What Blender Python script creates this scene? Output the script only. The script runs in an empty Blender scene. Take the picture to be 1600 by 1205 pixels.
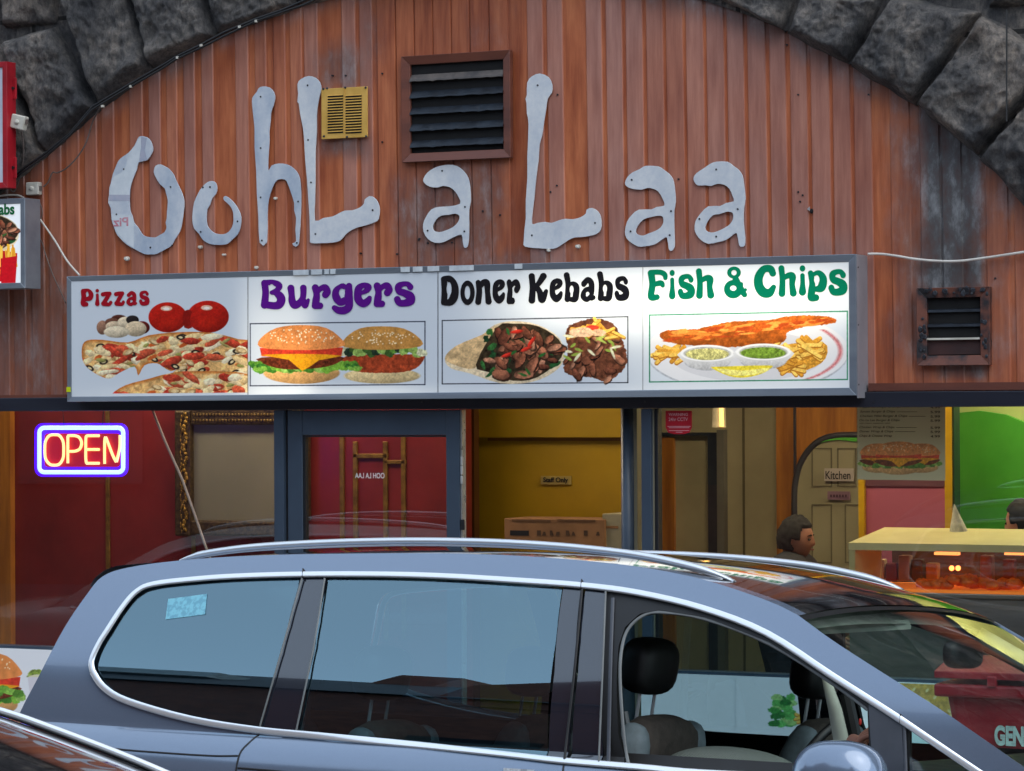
import bpy, math, random
import numpy as np
from mathutils import Vector, Matrix, noise as mnoise
random.seed(7); RNG = np.random.RandomState(11)
SC = bpy.context.scene
COL = SC.collection

# ------------------------------------------------------------------ camera
TH = math.radians(26.0); FPX = 4640.0; CXP, CYP = 800.0, 602.5
PITCH = math.atan((636.0 - CYP) / FPX); ROLL = 0.005
CAM = Vector((14.5 * math.sin(TH), -14.5 * math.cos(TH), 2.12))
_F = Vector((-math.sin(TH) * math.cos(PITCH), math.cos(TH) * math.cos(PITCH), math.sin(PITCH)))
_R0 = Vector((math.cos(TH), math.sin(TH), 0)); _U0 = _R0.cross(_F)
_R = _R0 * math.cos(ROLL) - _U0 * math.sin(ROLL)
_U = _R0 * math.sin(ROLL) + _U0 * math.cos(ROLL)
cd = bpy.data.cameras.new('camera'); cam = bpy.data.objects.new('camera', cd); COL.objects.link(cam)
m = Matrix.Identity(4)
for i in range(3):
    m[i][0] = _R[i]; m[i][1] = _U[i]; m[i][2] = -_F[i]; m[i][3] = CAM[i]
cam.matrix_world = m
cd.sensor_width = 36; cd.lens = FPX / 1600 * 36; cd.clip_end = 500; cd.clip_start = 0.1
SC.camera = cam

# ------------------------------------------------------------------ world, sun, exposure
SUN_EL, SUN_AZ = math.radians(58), math.radians(118)      # azimuth measured from +Y; hazy sun high to the right of the camera
w = bpy.data.worlds.new("World"); SC.world = w; w.use_nodes = True
nt = w.node_tree; bg = nt.nodes['Background']
sky = nt.nodes.new('ShaderNodeTexSky'); sky.sky_type = 'NISHITA'; sky.sun_disc = False
sky.sun_elevation = SUN_EL; sky.sun_rotation = SUN_AZ; sky.air_density = 1.0; sky.dust_density = 1.0; sky.ozone_density = 1.0
hs = nt.nodes.new('ShaderNodeHueSaturation'); hs.inputs['Saturation'].default_value = .7; nt.links.new(sky.outputs[0], hs.inputs['Color']); 
veil = nt.nodes.new('ShaderNodeMix'); veil.data_type = 'RGBA'; veil.inputs[0].default_value = .62; veil.inputs[7].default_value = (2.35, 2.95, 3.6, 1)   # thin high cloud over the blue
nt.links.new(hs.outputs[0], veil.inputs[6]); nt.links.new(veil.outputs[2], bg.inputs[0]); bg.inputs[1].default_value = 0.13
sl = bpy.data.lights.new('sun', 'SUN'); sl.energy = 0.6; sl.angle = math.radians(70); sl.color = (1, .95, .86)
sun = bpy.data.objects.new('sun', sl); COL.objects.link(sun)
sdir = Vector((math.sin(SUN_AZ) * math.cos(SUN_EL), math.cos(SUN_AZ) * math.cos(SUN_EL), math.sin(SUN_EL)))
sun.rotation_euler = sdir.to_track_quat('Z', 'Y').to_euler(); sun.location = (0, 20, 30)
SC.view_settings.view_transform = 'Standard'; SC.view_settings.look = 'None'
SC.view_settings.exposure = 1.58; SC.view_settings.gamma = 1
SC.cycles.max_bounces = 10; SC.cycles.transparent_max_bounces = 24; SC.cycles.glossy_bounces = 5

# ------------------------------------------------------------------ projection helpers (measuring the photo)
def ray(px, py):
    return _F + _R * ((px - CXP) / FPX) - _U * ((py - CYP) / FPX)
def P(px, py, Y=0.0):
    d = ray(px, py); t = (Y - CAM.y) / d.y
    return CAM + d * t
def proj(v):
    r = Vector(v) - CAM; z = r.dot(_F)
    return (CXP + FPX * r.dot(_R) / z, CYP - FPX * r.dot(_U) / z)
_Fn, _Rn, _Un, _Cn = [np.array(v) for v in (_F, _R, _U, CAM)]
def PN(X, Y, yy=0.0):                                   # arrays of pixels -> Nx3 on plane y
    d = _Fn[None] + _Rn[None] * ((X.reshape(-1, 1) - CXP) / FPX) - _Un[None] * ((Y.reshape(-1, 1) - CYP) / FPX)
    t = (yy - _Cn[1]) / d[:, 1:2]
    return _Cn[None] + d * t

# ------------------------------------------------------------------ object helpers
def setp(o, label=None, cat=None, group=None, kind=None):
    if label: o['label'] = label
    if cat: o['category'] = cat
    if group: o['group'] = group
    if kind: o['kind'] = kind
    return o
def empty(name, loc, label, cat, group=None, kind=None):
    o = bpy.data.objects.new(name, None); COL.objects.link(o); o.location = loc
    o.empty_display_size = 0.1
    bpy.context.view_layer.update()
    return setp(o, label, cat, group, kind)
def mk(name, verts, faces, mat=None, parent=None, smooth=False):
    me = bpy.data.meshes.new(name); me.from_pydata([tuple(v) for v in verts], [], [tuple(f) for f in faces]); me.update()
    if smooth: me.polygons.foreach_set('use_smooth', [True] * len(me.polygons))
    o = bpy.data.objects.new(name, me); COL.objects.link(o)
    if mat: me.materials.append(mat)
    if parent is not None:
        o.parent = parent
        o.matrix_parent_inverse = parent_inv(parent)
    return o
def wm(o):
    if o.parent is None: return o.matrix_basis.copy()
    return wm(o.parent) @ o.matrix_parent_inverse @ o.matrix_basis
def parent_inv(p): return wm(p).inverted()
def adopt(o, p):
    o.parent = p; o.matrix_parent_inverse = parent_inv(p); return o
class MB:
    def __init__(s): s.v = []; s.f = []
    def add(s, v, f):
        n = len(s.v); s.v += [tuple(a) for a in v]; s.f += [tuple(i + n for i in q) for q in f]; return s
    def box(s, a, b, M=None):
        x0, y0, z0 = [min(a[i], b[i]) for i in range(3)]; x1, y1, z1 = [max(a[i], b[i]) for i in range(3)]
        v = [(x0,y0,z0),(x1,y0,z0),(x1,y1,z0),(x0,y1,z0),(x0,y0,z1),(x1,y0,z1),(x1,y1,z1),(x0,y1,z1)]
        if M is not None: v = [M @ Vector(q) for q in v]
        return s.add(v, [(3,2,1,0),(4,5,6,7),(0,1,5,4),(1,2,6,5),(2,3,7,6),(3,0,4,7)])
    def tube(s, pts, r, n=8, cap=True):
        pts = [Vector(p) for p in pts]; R = r if isinstance(r, (list, tuple)) else [r] * len(pts)
        rings = []; prev = None
        for i, p in enumerate(pts):
            t = (pts[min(i+1, len(pts)-1)] - pts[max(i-1, 0)]).normalized()
            if prev is None:
                a = Vector((0,0,1)) if abs(t.z) < .9 else Vector((1,0,0)); u = t.cross(a).normalized()
            else:
                u = (prev - t * prev.dot(t)).normalized()
            prev = u; w_ = t.cross(u)
            rings.append([p + (u * math.cos(k*2*math.pi/n) + w_ * math.sin(k*2*math.pi/n)) * R[i] for k in range(n)])
        v = [q for rg in rings for q in rg]
        f = [(i*n+k, i*n+(k+1)%n, (i+1)*n+(k+1)%n, (i+1)*n+k) for i in range(len(pts)-1) for k in range(n)]
        if cap: f += [tuple(range(n-1, -1, -1)), tuple((len(pts)-1)*n+k for k in range(n))]
        return s.add(v, f)
    def prism(s, poly, d):                               # poly: list of 3-D points, d: extrusion vector
        n = len(poly); d = Vector(d)
        v = [Vector(p) for p in poly] + [Vector(p) + d for p in poly]
        f = [tuple(range(n)), tuple(range(2*n-1, n-1, -1))] + [((k+1)%n, k, n+k, n+(k+1)%n) for k in range(n)]
        return s.add(v, f)
    def ball(s, c, r, nu=16, nv=10, fn=None):
        r = (r, r, r) if not isinstance(r, (tuple, list)) else r; v = []; f = []
        for j in range(nv+1):
            ph = math.pi * j / nv
            for i in range(nu):
                a = 2*math.pi*i/nu
                q = Vector((math.sin(ph)*math.cos(a), math.sin(ph)*math.sin(a), math.cos(ph)))
                k = fn(q) if fn else 1.0
                v.append((c[0]+q.x*r[0]*k, c[1]+q.y*r[1]*k, c[2]+q.z*r[2]*k))
        f = [(j*nu+i, (j+1)*nu+i, (j+1)*nu+(i+1)%nu, j*nu+(i+1)%nu) for j in range(nv) for i in range(nu)]
        return s.add(v, f)
    def build(s, name, mat, parent=None, smooth=False, bevel=0, seg=2):
        o = mk(name, s.v, s.f, mat, parent, smooth)
        if bevel:
            b = o.modifiers.new('bevel', 'BEVEL'); b.width = bevel; b.segments = seg; b.limit_method = 'ANGLE'; b.angle_limit = math.radians(35)
            b.harden_normals = False
        return o
def sheet_px(x0, y0, x1, y1, Y, d=0.0):                # box whose front face (at Y) spans the traced rectangle; d = depth behind
    xm, ym = (x0+x1)/2, (y0+y1)/2
    a = P(x0, ym, Y); b = P(x1, ym, Y); c = P(xm, y0, Y); e = P(xm, y1, Y)
    return (a.x, Y, e.z), (b.x, Y + (d or 0.004), c.z)
def boxpx(name, x0, y0, x1, y1, Y, d, mat, parent=None, bevel=0.0):
    return MB().box(*sheet_px(x0, y0, x1, y1, Y, d)).build(name, mat, parent, bevel=bevel)

# ------------------------------------------------------------------ materials
def newmat(name):
    mt = bpy.data.materials.new(name); mt.use_nodes = True
    return mt, mt.node_tree, mt.node_tree.nodes['Principled BSDF']
def N(nt, t, **k):
    n = nt.nodes.new(t)
    for a, b in k.items():
        if a.startswith('_'): setattr(n, a[1:], b)
        else: n.inputs[a.replace('__', ' ')].default_value = b
    return n
def L(nt, a, b): nt.links.new(a, b)
def sr(r, g, b):                                         # sRGB 0-255 -> linear
    return tuple(((c/255)/12.92 if c/255 <= .04045 else ((c/255+.055)/1.055)**2.4) for c in (r, g, b)) + (1,)
def coords(nt, scale=(1,1,1)):
    tc = N(nt, 'ShaderNodeTexCoord'); mp = N(nt, 'ShaderNodeMapping'); mp.inputs['Scale'].default_value = scale
    L(nt, tc.outputs['Object'], mp.inputs[0]); return mp.outputs[0]
def ramp(nt, fac, stops):
    r = N(nt, 'ShaderNodeValToRGB'); e = r.color_ramp.elements
    while len(e) < len(stops): e.new(0.5)
    for q, (p, c) in zip(e, stops): q.position = p; q.color = c if len(c) == 4 else tuple(c) + (1,)
    L(nt, fac, r.inputs[0]); return r.outputs[0]
def mixc(nt, f, a, b, mode='MIX'):
    n = N(nt, 'ShaderNodeMix', _data_type='RGBA', _blend_type=mode)
    for k, s in ((0, f), (6, a), (7, b)):
        if isinstance(s, (int, float)): n.inputs[k].default_value = s
        elif isinstance(s, (tuple, list)): n.inputs[k].default_value = s
        else: L(nt, s, n.inputs[k])
    return n.outputs[2]
def pm(name, c1, c2=None, scale=6, rough=.5, metal=0, bump=0, stretch=(1,1,1), bscale=None, detail=6, rvar=.1, coat=0, spec=.5, lo=.35, hi=.65):
    mt, nt, b = newmat(name)
    c2 = c2 or tuple(min(1, x*.75) for x in c1[:3]) + (1,)
    co = coords(nt, stretch)
    n = N(nt, 'ShaderNodeTexNoise', Scale=scale, Detail=detail, Roughness=.6); L(nt, co, n.inputs[0])
    L(nt, ramp(nt, n.outputs[0], [(lo, c1), (hi, c2)]), b.inputs['Base Color'])
    n2 = N(nt, 'ShaderNodeTexNoise', Scale=scale*2.3, Detail=5); L(nt, co, n2.inputs[0])
    mr = N(nt, 'ShaderNodeMapRange'); mr.inputs[3].default_value = max(.02, rough-rvar); mr.inputs[4].default_value = min(1, rough+rvar)
    L(nt, n2.outputs[0], mr.inputs[0]); L(nt, mr.outputs[0], b.inputs['Roughness'])
    b.inputs['Metallic'].default_value = metal; b.inputs['Coat Weight'].default_value = coat; b.inputs['Coat Roughness'].default_value = .04
    b.inputs['Specular IOR Level'].default_value = spec
    if bump:
        n3 = N(nt, 'ShaderNodeTexNoise', Scale=bscale or scale*4, Detail=8); L(nt, co, n3.inputs[0])
        bp = N(nt, 'ShaderNodeBump', Strength=.6, Distance=bump); L(nt, n3.outputs[0], bp.inputs['Height']); L(nt, bp.outputs[0], b.inputs['Normal'])
    return mt
def emit(name, c, s):
    mt, nt, b = newmat(name); b.inputs['Base Color'].default_value = c
    b.inputs['Emission Color'].default_value = c; b.inputs['Emission Strength'].default_value = s; return mt
def thin_glass(name, tint=(1,1,1,1), ior=1.5, rough=0.0, wave=0.0, refl=(1,1,1,1), kk=1.7):
    mt = bpy.data.materials.new(name); mt.use_nodes = True; nt = mt.node_tree; nt.nodes.clear()
    o = N(nt, 'ShaderNodeOutputMaterial'); g = N(nt, 'ShaderNodeBsdfGlossy', Roughness=rough); t = N(nt, 'ShaderNodeBsdfTransparent')
    t.inputs[0].default_value = tint; g.inputs[0].default_value = refl; fr = N(nt, 'ShaderNodeFresnel', IOR=ior)
    # two faces of a pane reflect: double the Fresnel share. Back side of a sheet: invert ior by using facing-independent layer weight
    mx = N(nt, 'ShaderNodeMixShader'); mu = N(nt, 'ShaderNodeMath', _operation='MULTIPLY'); mu.use_clamp = True; mu.inputs[1].default_value = kk
    lw = N(nt, 'ShaderNodeLayerWeight'); lw.inputs[0].default_value = .5
    # Schlick from facing (works from both sides)
    pw = N(nt, 'ShaderNodeMath', _operation='POWER'); pw.inputs[1].default_value = 5.0; L(nt, lw.outputs['Facing'], pw.inputs[0])
    r0 = ((ior-1)/(ior+1))**2
    ma = N(nt, 'ShaderNodeMath', _operation='MULTIPLY_ADD'); ma.inputs[1].default_value = 1-r0; ma.inputs[2].default_value = r0
    L(nt, pw.outputs[0], ma.inputs[0]); L(nt, ma.outputs[0], mu.inputs[0]); L(nt, mu.outputs[0], mx.inputs[0])
    nt.nodes.remove(fr)
    if wave:
        n3 = N(nt, 'ShaderNodeTexNoise', Scale=1.3, Detail=1); L(nt, coords(nt), n3.inputs[0])
        bp = N(nt, 'ShaderNodeBump', Strength=.5, Distance=wave); L(nt, n3.outputs[0], bp.inputs['Height']); L(nt, bp.outputs[0], g.inputs['Normal'])
    L(nt, t.outputs[0], mx.inputs[1]); L(nt, g.outputs[0], mx.inputs[2]); L(nt, mx.outputs[0], o.inputs[0])
    return mt
def attrmat(name, rough=.4, emis=0.0, emis_fn=None, coat=0):
    mt, nt, b = newmat(name); a = N(nt, 'ShaderNodeAttribute'); a.attribute_name = 'Col'
    L(nt, a.outputs['Color'], b.inputs['Base Color']); b.inputs['Roughness'].default_value = rough; b.inputs['Coat Weight'].default_value = coat
    if emis or emis_fn:
        L(nt, a.outputs['Color'], b.inputs['Emission Color'])
        if emis_fn: L(nt, emis_fn(nt), b.inputs['Emission Strength'])
        else: b.inputs['Emission Strength'].default_value = emis
    return mt

# ------------------------------------------------------------------ 2-D field tools
def seg_sdf(X, Y, x0, y0, r0, x1, y1, r1):
    dx, dy = x1-x0, y1-y0; l = dx*dx+dy*dy+1e-9
    t = np.clip(((X-x0)*dx+(Y-y0)*dy)/l, 0, 1)
    return (r0+(r1-r0)*t) - np.hypot(X-x0-t*dx, Y-y0-t*dy)          # >0 inside
def spline(pts, n=5, closed=False):                      # Catmull-Rom through tuples
    P_ = [np.array(p, float) for p in pts]; out = []; m_ = len(P_)
    rng = range(m_ if closed else m_-1)
    for i in rng:
        p0 = P_[(i-1) % m_] if closed or i > 0 else P_[i]; p1 = P_[i]; p2 = P_[(i+1) % m_]
        p3 = P_[(i+2) % m_] if closed or i+2 < m_ else p2
        for k in range(n):
            t = k/n; out.append(.5*((2*p1)+(p2-p0)*t+(2*p0-5*p1+4*p2-p3)*t*t+(3*p1-p0-3*p2+p3)*t**3))
    if not closed: out.append(P_[-1])
    return out
def poly_sdf(X, Y, pts):                                 # signed distance, >0 inside
    inside = np.zeros(X.shape, bool); d = np.full(X.shape, 1e9); n = len(pts)
    for i in range(n):
        x0, y0 = pts[i][0], pts[i][1]; x1, y1 = pts[(i+1) % n][0], pts[(i+1) % n][1]
        dx, dy = x1-x0, y1-y0; t = np.clip(((X-x0)*dx+(Y-y0)*dy)/(dx*dx+dy*dy+1e-9), 0, 1)
        d = np.minimum(d, np.hypot(X-x0-t*dx, Y-y0-t*dy))
        if abs(dy) > 1e-9:
            c = ((y0 > Y) != (y1 > Y)) & (X < dx*(Y-y0)/dy+x0); inside ^= c
    return np.where(inside, d, -d)
def msq(Fd, X, Y):                                       # marching squares -> filled 2-D mesh
    H, W = Fd.shape; ids = {}; V = []; Fs = []
    pos = Fd > 0
    def node(i, j):
        k = (i, j)
        if k not in ids: ids[k] = len(V); V.append((X[i, j], Y[i, j]))
        return ids[k]
    def edge(a, b):
        k = (a, b) if a < b else (b, a)
        if k not in ids:
            fa, fb = Fd[k[0]], Fd[k[1]]; t = fa/(fa-fb); t = min(max(t, .02), .98)
            ids[k] = len(V); V.append((X[k[0]]+(X[k[1]]-X[k[0]])*t, Y[k[0]]+(Y[k[1]]-Y[k[0]])*t))
        return ids[k]
    cnt = pos[:-1, :-1].astype(int)+pos[:-1, 1:]+pos[1:, 1:]+pos[1:, :-1]
    for i, j in zip(*np.nonzero(cnt)):
        c = [(i, j), (i, j+1), (i+1, j+1), (i+1, j)]
        if cnt[i, j] == 4: Fs.append(tuple(node(*q) for q in c)); continue
        pl = []
        for k in range(4):
            a, b = c[k], c[(k+1) % 4]
            if pos[a]: pl.append(node(*a))
            if pos[a] != pos[b]: pl.append(edge(a, b))
        if len(pl) > 2: Fs.append(tuple(pl))
    return V, Fs
def curve_solid(outlines, depth, bevel=0.001):          # 2-D outlines (x,z lists, holes allowed) -> verts, faces with thickness along +Y
    cu = bpy.data.curves.new('t', 'CURVE'); cu.dimensions = '2D'; cu.fill_mode = 'BOTH'; cu.extrude = depth/2; cu.bevel_depth = bevel; cu.bevel_resolution = 1
    for ol in outlines:
        s = cu.splines.new('POLY'); s.points.add(len(ol)-1); s.use_cyclic_u = True
        for p, q in zip(s.points, ol): p.co = (q[0], q[1], 0, 1)
    o = bpy.data.objects.new('t', cu); COL.objects.link(o); bpy.context.view_layer.update()
    me = bpy.data.meshes.new_from_object(o.evaluated_get(bpy.context.evaluated_depsgraph_get()))
    v = [(q.co.x, q.co.z, q.co.y) for q in me.vertices]; f = [tuple(reversed(q.vertices)) for q in me.polygons]
    bpy.data.objects.remove(o); bpy.data.curves.remove(cu); bpy.data.meshes.remove(me)
    return v, f
def text_mesh(txt, size, ext=0.0, align='CENTER', shear=0, bold=0.0):
    cu = bpy.data.curves.new('t', 'FONT'); cu.body = txt; cu.size = size; cu.extrude = ext; cu.align_x = align; cu.align_y = 'CENTER'; cu.shear = shear; cu.offset = bold
    o = bpy.data.objects.new('t', cu); COL.objects.link(o); bpy.context.view_layer.update()
    me = bpy.data.meshes.new_from_object(o.evaluated_get(bpy.context.evaluated_depsgraph_get()))
    v = [tuple(q.co) for q in me.vertices]; f = [tuple(q.vertices) for q in me.polygons]
    bpy.data.objects.remove(o); bpy.data.curves.remove(cu); bpy.data.meshes.remove(me)
    return v, f
def text_px(name, txt, x0, y0, x1, y1, Y, mat, parent, mirror=False, shear=0, bold=0.0, proud=.002, ext=0.0):
    """text fitted in the traced rectangle on plane Y"""
    v, f = text_mesh(txt, 1.0, 0, 'CENTER', shear, bold)
    a, b = sheet_px(x0, y0, x1, y1, Y)
    xs = [q[0] for q in v]; ys = [q[1] for q in v]; sx = (b[0]-a[0])/(max(xs)-min(xs)); sy = (b[2]-a[2])/(max(ys)-min(ys))
    cx = (max(xs)+min(xs))/2; cy = (max(ys)+min(ys))/2; mx = -1 if mirror else 1
    V = [((a[0]+b[0])/2+(q[0]-cx)*sx*mx, Y-proud, (a[2]+b[2])/2+(q[1]-cy)*sy) for q in v]
    if mirror: f = [tuple(reversed(q)) for q in f]
    return mk(name, V, f, mat, parent)

# value noise on arrays
def vnoise(X, Y, s, seed=0):
    x = X/s+seed*17.3; y = Y/s+seed*9.1; xi = np.floor(x).astype(int); yi = np.floor(y).astype(int); fx = x-xi; fy = y-yi
    fx = fx*fx*(3-2*fx); fy = fy*fy*(3-2*fy)
    def h(a, b): 
        n = (a*374761393+b*668265263+seed*974711) & 0x7fffffff; n = ((n ^ (n >> 13))*1274126177) & 0x7fffffff; return (n & 0xffff)/65535.
    return (h(xi, yi)*(1-fx)+h(xi+1, yi)*fx)*(1-fy)+(h(xi, yi+1)*(1-fx)+h(xi+1, yi+1)*fx)*fy
def fbm(X, Y, s, seed=0, o=4):
    r = 0; a = .5; t = 0
    for k in range(o): r = r+a*vnoise(X, Y, s/2**k, seed+k*5); t += a; a *= .55
    return r/t
# ------------------------------------------------------------------ materials of the facade
M = {}
def cladding_mat():
    mt, nt, b = newmat('woodgrain_steel')
    at = N(nt, 'ShaderNodeAttribute'); at.attribute_name = 'Col'                 # r: paler pinkish ribs, g: soot stain, b: sheet tone
    sp = N(nt, 'ShaderNodeSeparateColor'); L(nt, at.outputs['Color'], sp.inputs[0])
    co = coords(nt, (1, 1, .07)); n1 = N(nt, 'ShaderNodeTexNoise', Scale=34, Detail=9, Roughness=.7); L(nt, co, n1.inputs[0])
    co2 = coords(nt, (1, 1, .3)); n2 = N(nt, 'ShaderNodeTexNoise', Scale=7, Detail=5); L(nt, co2, n2.inputs[0])
    grain = ramp(nt, n1.outputs[0], [(.3, sr(148,76,46)), (.5, sr(180,100,62)), (.7, sr(202,122,78))])
    blot = ramp(nt, n2.outputs[0], [(.33, (.74,.64,.62,1)), (.55, (1,1,1,1)), (.8, (1.0,1.0,1.0,1))])
    wood = mixc(nt, 1.0, grain, blot, 'MULTIPLY')
    rib_pink = ramp(nt, n1.outputs[0], [(.3, sr(156,108,96)), (.7, sr(186,138,124))])
    rib_pink = mixc(nt, .6, rib_pink, blot, 'MULTIPLY')
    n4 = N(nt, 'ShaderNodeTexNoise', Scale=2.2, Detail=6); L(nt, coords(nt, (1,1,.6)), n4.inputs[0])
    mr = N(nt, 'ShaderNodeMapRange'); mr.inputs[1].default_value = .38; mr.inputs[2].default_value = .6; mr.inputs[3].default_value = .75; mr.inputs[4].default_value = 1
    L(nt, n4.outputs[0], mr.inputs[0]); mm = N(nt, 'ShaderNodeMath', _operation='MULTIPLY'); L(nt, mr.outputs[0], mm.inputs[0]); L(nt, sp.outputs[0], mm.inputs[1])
    c = mixc(nt, mm.outputs[0], wood, rib_pink)
    tone = mixc(nt, sp.outputs[2], c, mixc(nt, 1.0, c, (.62,.55,.55,1), 'MULTIPLY'))
    n5 = N(nt, 'ShaderNodeTexNoise', Scale=9, Detail=8, Roughness=.7); L(nt, coords(nt, (1,1,.45)), n5.inputs[0])
    a2 = N(nt, 'ShaderNodeMath', _operation='MULTIPLY_ADD'); a2.inputs[1].default_value = .9; a2.inputs[2].default_value = -.45; L(nt, n5.outputs[0], a2.inputs[0])
    sc_ = N(nt, 'ShaderNodeMath', _operation='ADD'); sc_.use_clamp = True; L(nt, sp.outputs[1], sc_.inputs[0])
    m3 = N(nt, 'ShaderNodeMath', _operation='MULTIPLY'); L(nt, a2.outputs[0], m3.inputs[0])
    g4 = N(nt, 'ShaderNodeMath', _operation='MULTIPLY'); g4.use_clamp = True; g4.inputs[1].default_value = 4; L(nt, sp.outputs[1], g4.inputs[0]); L(nt, g4.outputs[0], m3.inputs[1]); L(nt, m3.outputs[0], sc_.inputs[1])
    soot = ramp(nt, n5.outputs[0], [(.32, sr(44,42,44)), (.5, sr(84,83,84)), (.66, sr(138,140,142))])
    L(nt, mixc(nt, sc_.outputs[0], tone, soot), b.inputs['Base Color'])
    b.inputs['Roughness'].default_value = .42
    bp = N(nt, 'ShaderNodeBump', Strength=.25, Distance=.002); L(nt, n2.outputs[0], bp.inputs['Height']); L(nt, bp.outputs[0], b.inputs['Normal'])
    return mt
def stone_mat():
    mt, nt, b = newmat('sooty_stone')
    co = coords(nt); n1 = N(nt, 'ShaderNodeTexNoise', Scale=2.3, Detail=7, Roughness=.65); L(nt, co, n1.inputs[0])
    n2 = N(nt, 'ShaderNodeTexNoise', Scale=40, Detail=9, Roughness=.75); L(nt, coords(nt, (1,1,.6)), n2.inputs[0])
    n3 = N(nt, 'ShaderNodeTexNoise', Scale=5, Detail=5); L(nt, coords(nt, (1.6,1,.5)), n3.inputs[0])
    base = ramp(nt, n1.outputs[0], [(.36, sr(50,51,55)), (.5, sr(86,85,85)), (.68, sr(134,126,118))])
    sp = ramp(nt, n2.outputs[0], [(.34, (.3,.3,.32,1)), (.5, (1,1,1,1)), (.64, (1.7,1.62,1.52,1))])
    st = ramp(nt, n3.outputs[0], [(.35, (.5,.52,.56,1)), (.6, (1.15,1.1,1.05,1))])
    c = mixc(nt, 1.0, mixc(nt, .85, base, sp, 'MULTIPLY'), st, 'MULTIPLY')
    L(nt, c, b.inputs['Base Color']); b.inputs['Roughness'].default_value = .85
    bp = N(nt, 'ShaderNodeBump', Strength=1.0, Distance=.02); L(nt, n2.outputs[0], bp.inputs['Height']); L(nt, bp.outputs[0], b.inputs['Normal'])
    return mt
def block_mat():                                         # coursed sooty blocks
    mt = stone_mat(); mt.name = 'coursed_sooty_blocks'; nt = mt.node_tree; b = nt.nodes['Principled BSDF']
    tc = N(nt, 'ShaderNodeTexCoord'); sp = N(nt, 'ShaderNodeSeparateXYZ'); L(nt, tc.outputs['Object'], sp.inputs[0]); cb_ = N(nt, 'ShaderNodeCombineXYZ'); L(nt, sp.outputs[0], cb_.inputs[0]); L(nt, sp.outputs[2], cb_.inputs[1])
    br = N(nt, 'ShaderNodeTexBrick', Scale=1.0); br.inputs['Brick Width'].default_value = .8; br.inputs['Row Height'].default_value = .38; br.inputs['Mortar Size'].default_value = .012
    for k_, c_ in (('Color1', (1,1,1,1)), ('Color2', (.7,.7,.72,1)), ('Mortar', (.12,.12,.12,1))): br.inputs[k_].default_value = c_
    L(nt, cb_.outputs[0], br.inputs[0]); old = b.inputs['Base Color'].links[0].from_socket; L(nt, mixc(nt, 1.0, old, br.outputs[0], 'MULTIPLY'), b.inputs['Base Color']); return mt
M['clad'] = cladding_mat(); M['stone'] = stone_mat()
M['mortar'] = pm('black_mortar', sr(26,25,26), sr(44,43,44), 20, .9, bump=.004)
M['brown'] = pm('brown_trim', sr(116,66,50), sr(92,52,42), 9, .45, bump=.001, stretch=(.2,1,1))
M['silver'] = pm('galvanised_sheet', sr(186,195,203), sr(160,172,186), 14, .42, .35, bump=.0006, lo=.3, hi=.7)
M['edge'] = pm('cut_metal', sr(205,208,212), None, 20, .4, .5)
M['screw'] = pm('screw_head', sr(72,74,78), None, 40, .4, .8)
M['frame'] = pm('anthracite_aluminium', sr(60,74,90), sr(50,62,77), 3, .35, 0, lo=.3, hi=.7)
M['frame_dark'] = pm('dark_seal', sr(22,24,30), None, 12, .5)
M['navy'] = pm('navy_header', sr(24,27,38), sr(34,38,50), 5, .4, stretch=(.15,1,1))
M['alu'] = pm('sign_aluminium', sr(150,160,170), sr(128,138,150), 5, .35, .55, stretch=(.2,1,1))
M['alu2'] = pm('sign_return_metal', sr(150,150,156), sr(132,133,140), 4, .5, .2)
M['louvre'] = pm('greasy_louvre', sr(34,42,52), sr(18,22,30), 12, .38, .2, bump=.003, bscale=40)
M['hole'] = pm('duct_inside', sr(8,8,10), None, 4, .9)
M['yellow_metal'] = pm('yellow_painted_metal', sr(214,170,84), sr(190,146,62), 10, .5, bump=.0008, lo=.4, hi=.75)
M['tar'] = pm('tar_grease', sr(24,25,30), sr(52,55,62), 30, .35, .0, bump=.008, bscale=60)
M['cable'] = pm('white_cable', sr(214,210,202), sr(190,186,178), 6, .5)
M['cable_grey'] = pm('grey_cable', sr(110,100,95), sr(84,74,70), 8, .6)
M['cable_black'] = pm('black_cable', sr(24,24,26), None, 8, .5)
M['pvc'] = pm('weathered_white_pvc', sr(206,203,192), sr(176,172,160), 14, .5, bump=.001)
M['red_paint'] = pm('red_enamel', sr(172,26,40), sr(140,18,30), 5, .4)
M['asphalt'] = pm('asphalt', sr(62,62,64), sr(46,46,48), 12, .85, bump=.004, bscale=90)
M['paving'] = pm('paving', sr(150,147,142), sr(128,126,120), 3, .8, bump=.003)
M['kerb'] = pm('kerb_stone', sr(130,128,124), sr(104,102,99), 6, .8, bump=.003)

# ------------------------------------------------------------------ ground
GP = 0.12
setp(MB().box((-60,-60,-.3), (60,-2.75,0)).build('road', M['asphalt']), kind='structure')
setp(MB().box((-60,-2.62,-.3), (60,.3,GP-.0)).build('pavement', M['paving']), kind='structure')
setp(MB().box((-60,-2.75,-.3), (60,-2.62,GP+.004)).build('kerb', M['kerb'], bevel=.015), kind='structure')
setp(MB().box((-60,-120,-.4), (60,-60,-.01)).build('ground', M['asphalt']), kind='structure')

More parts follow.
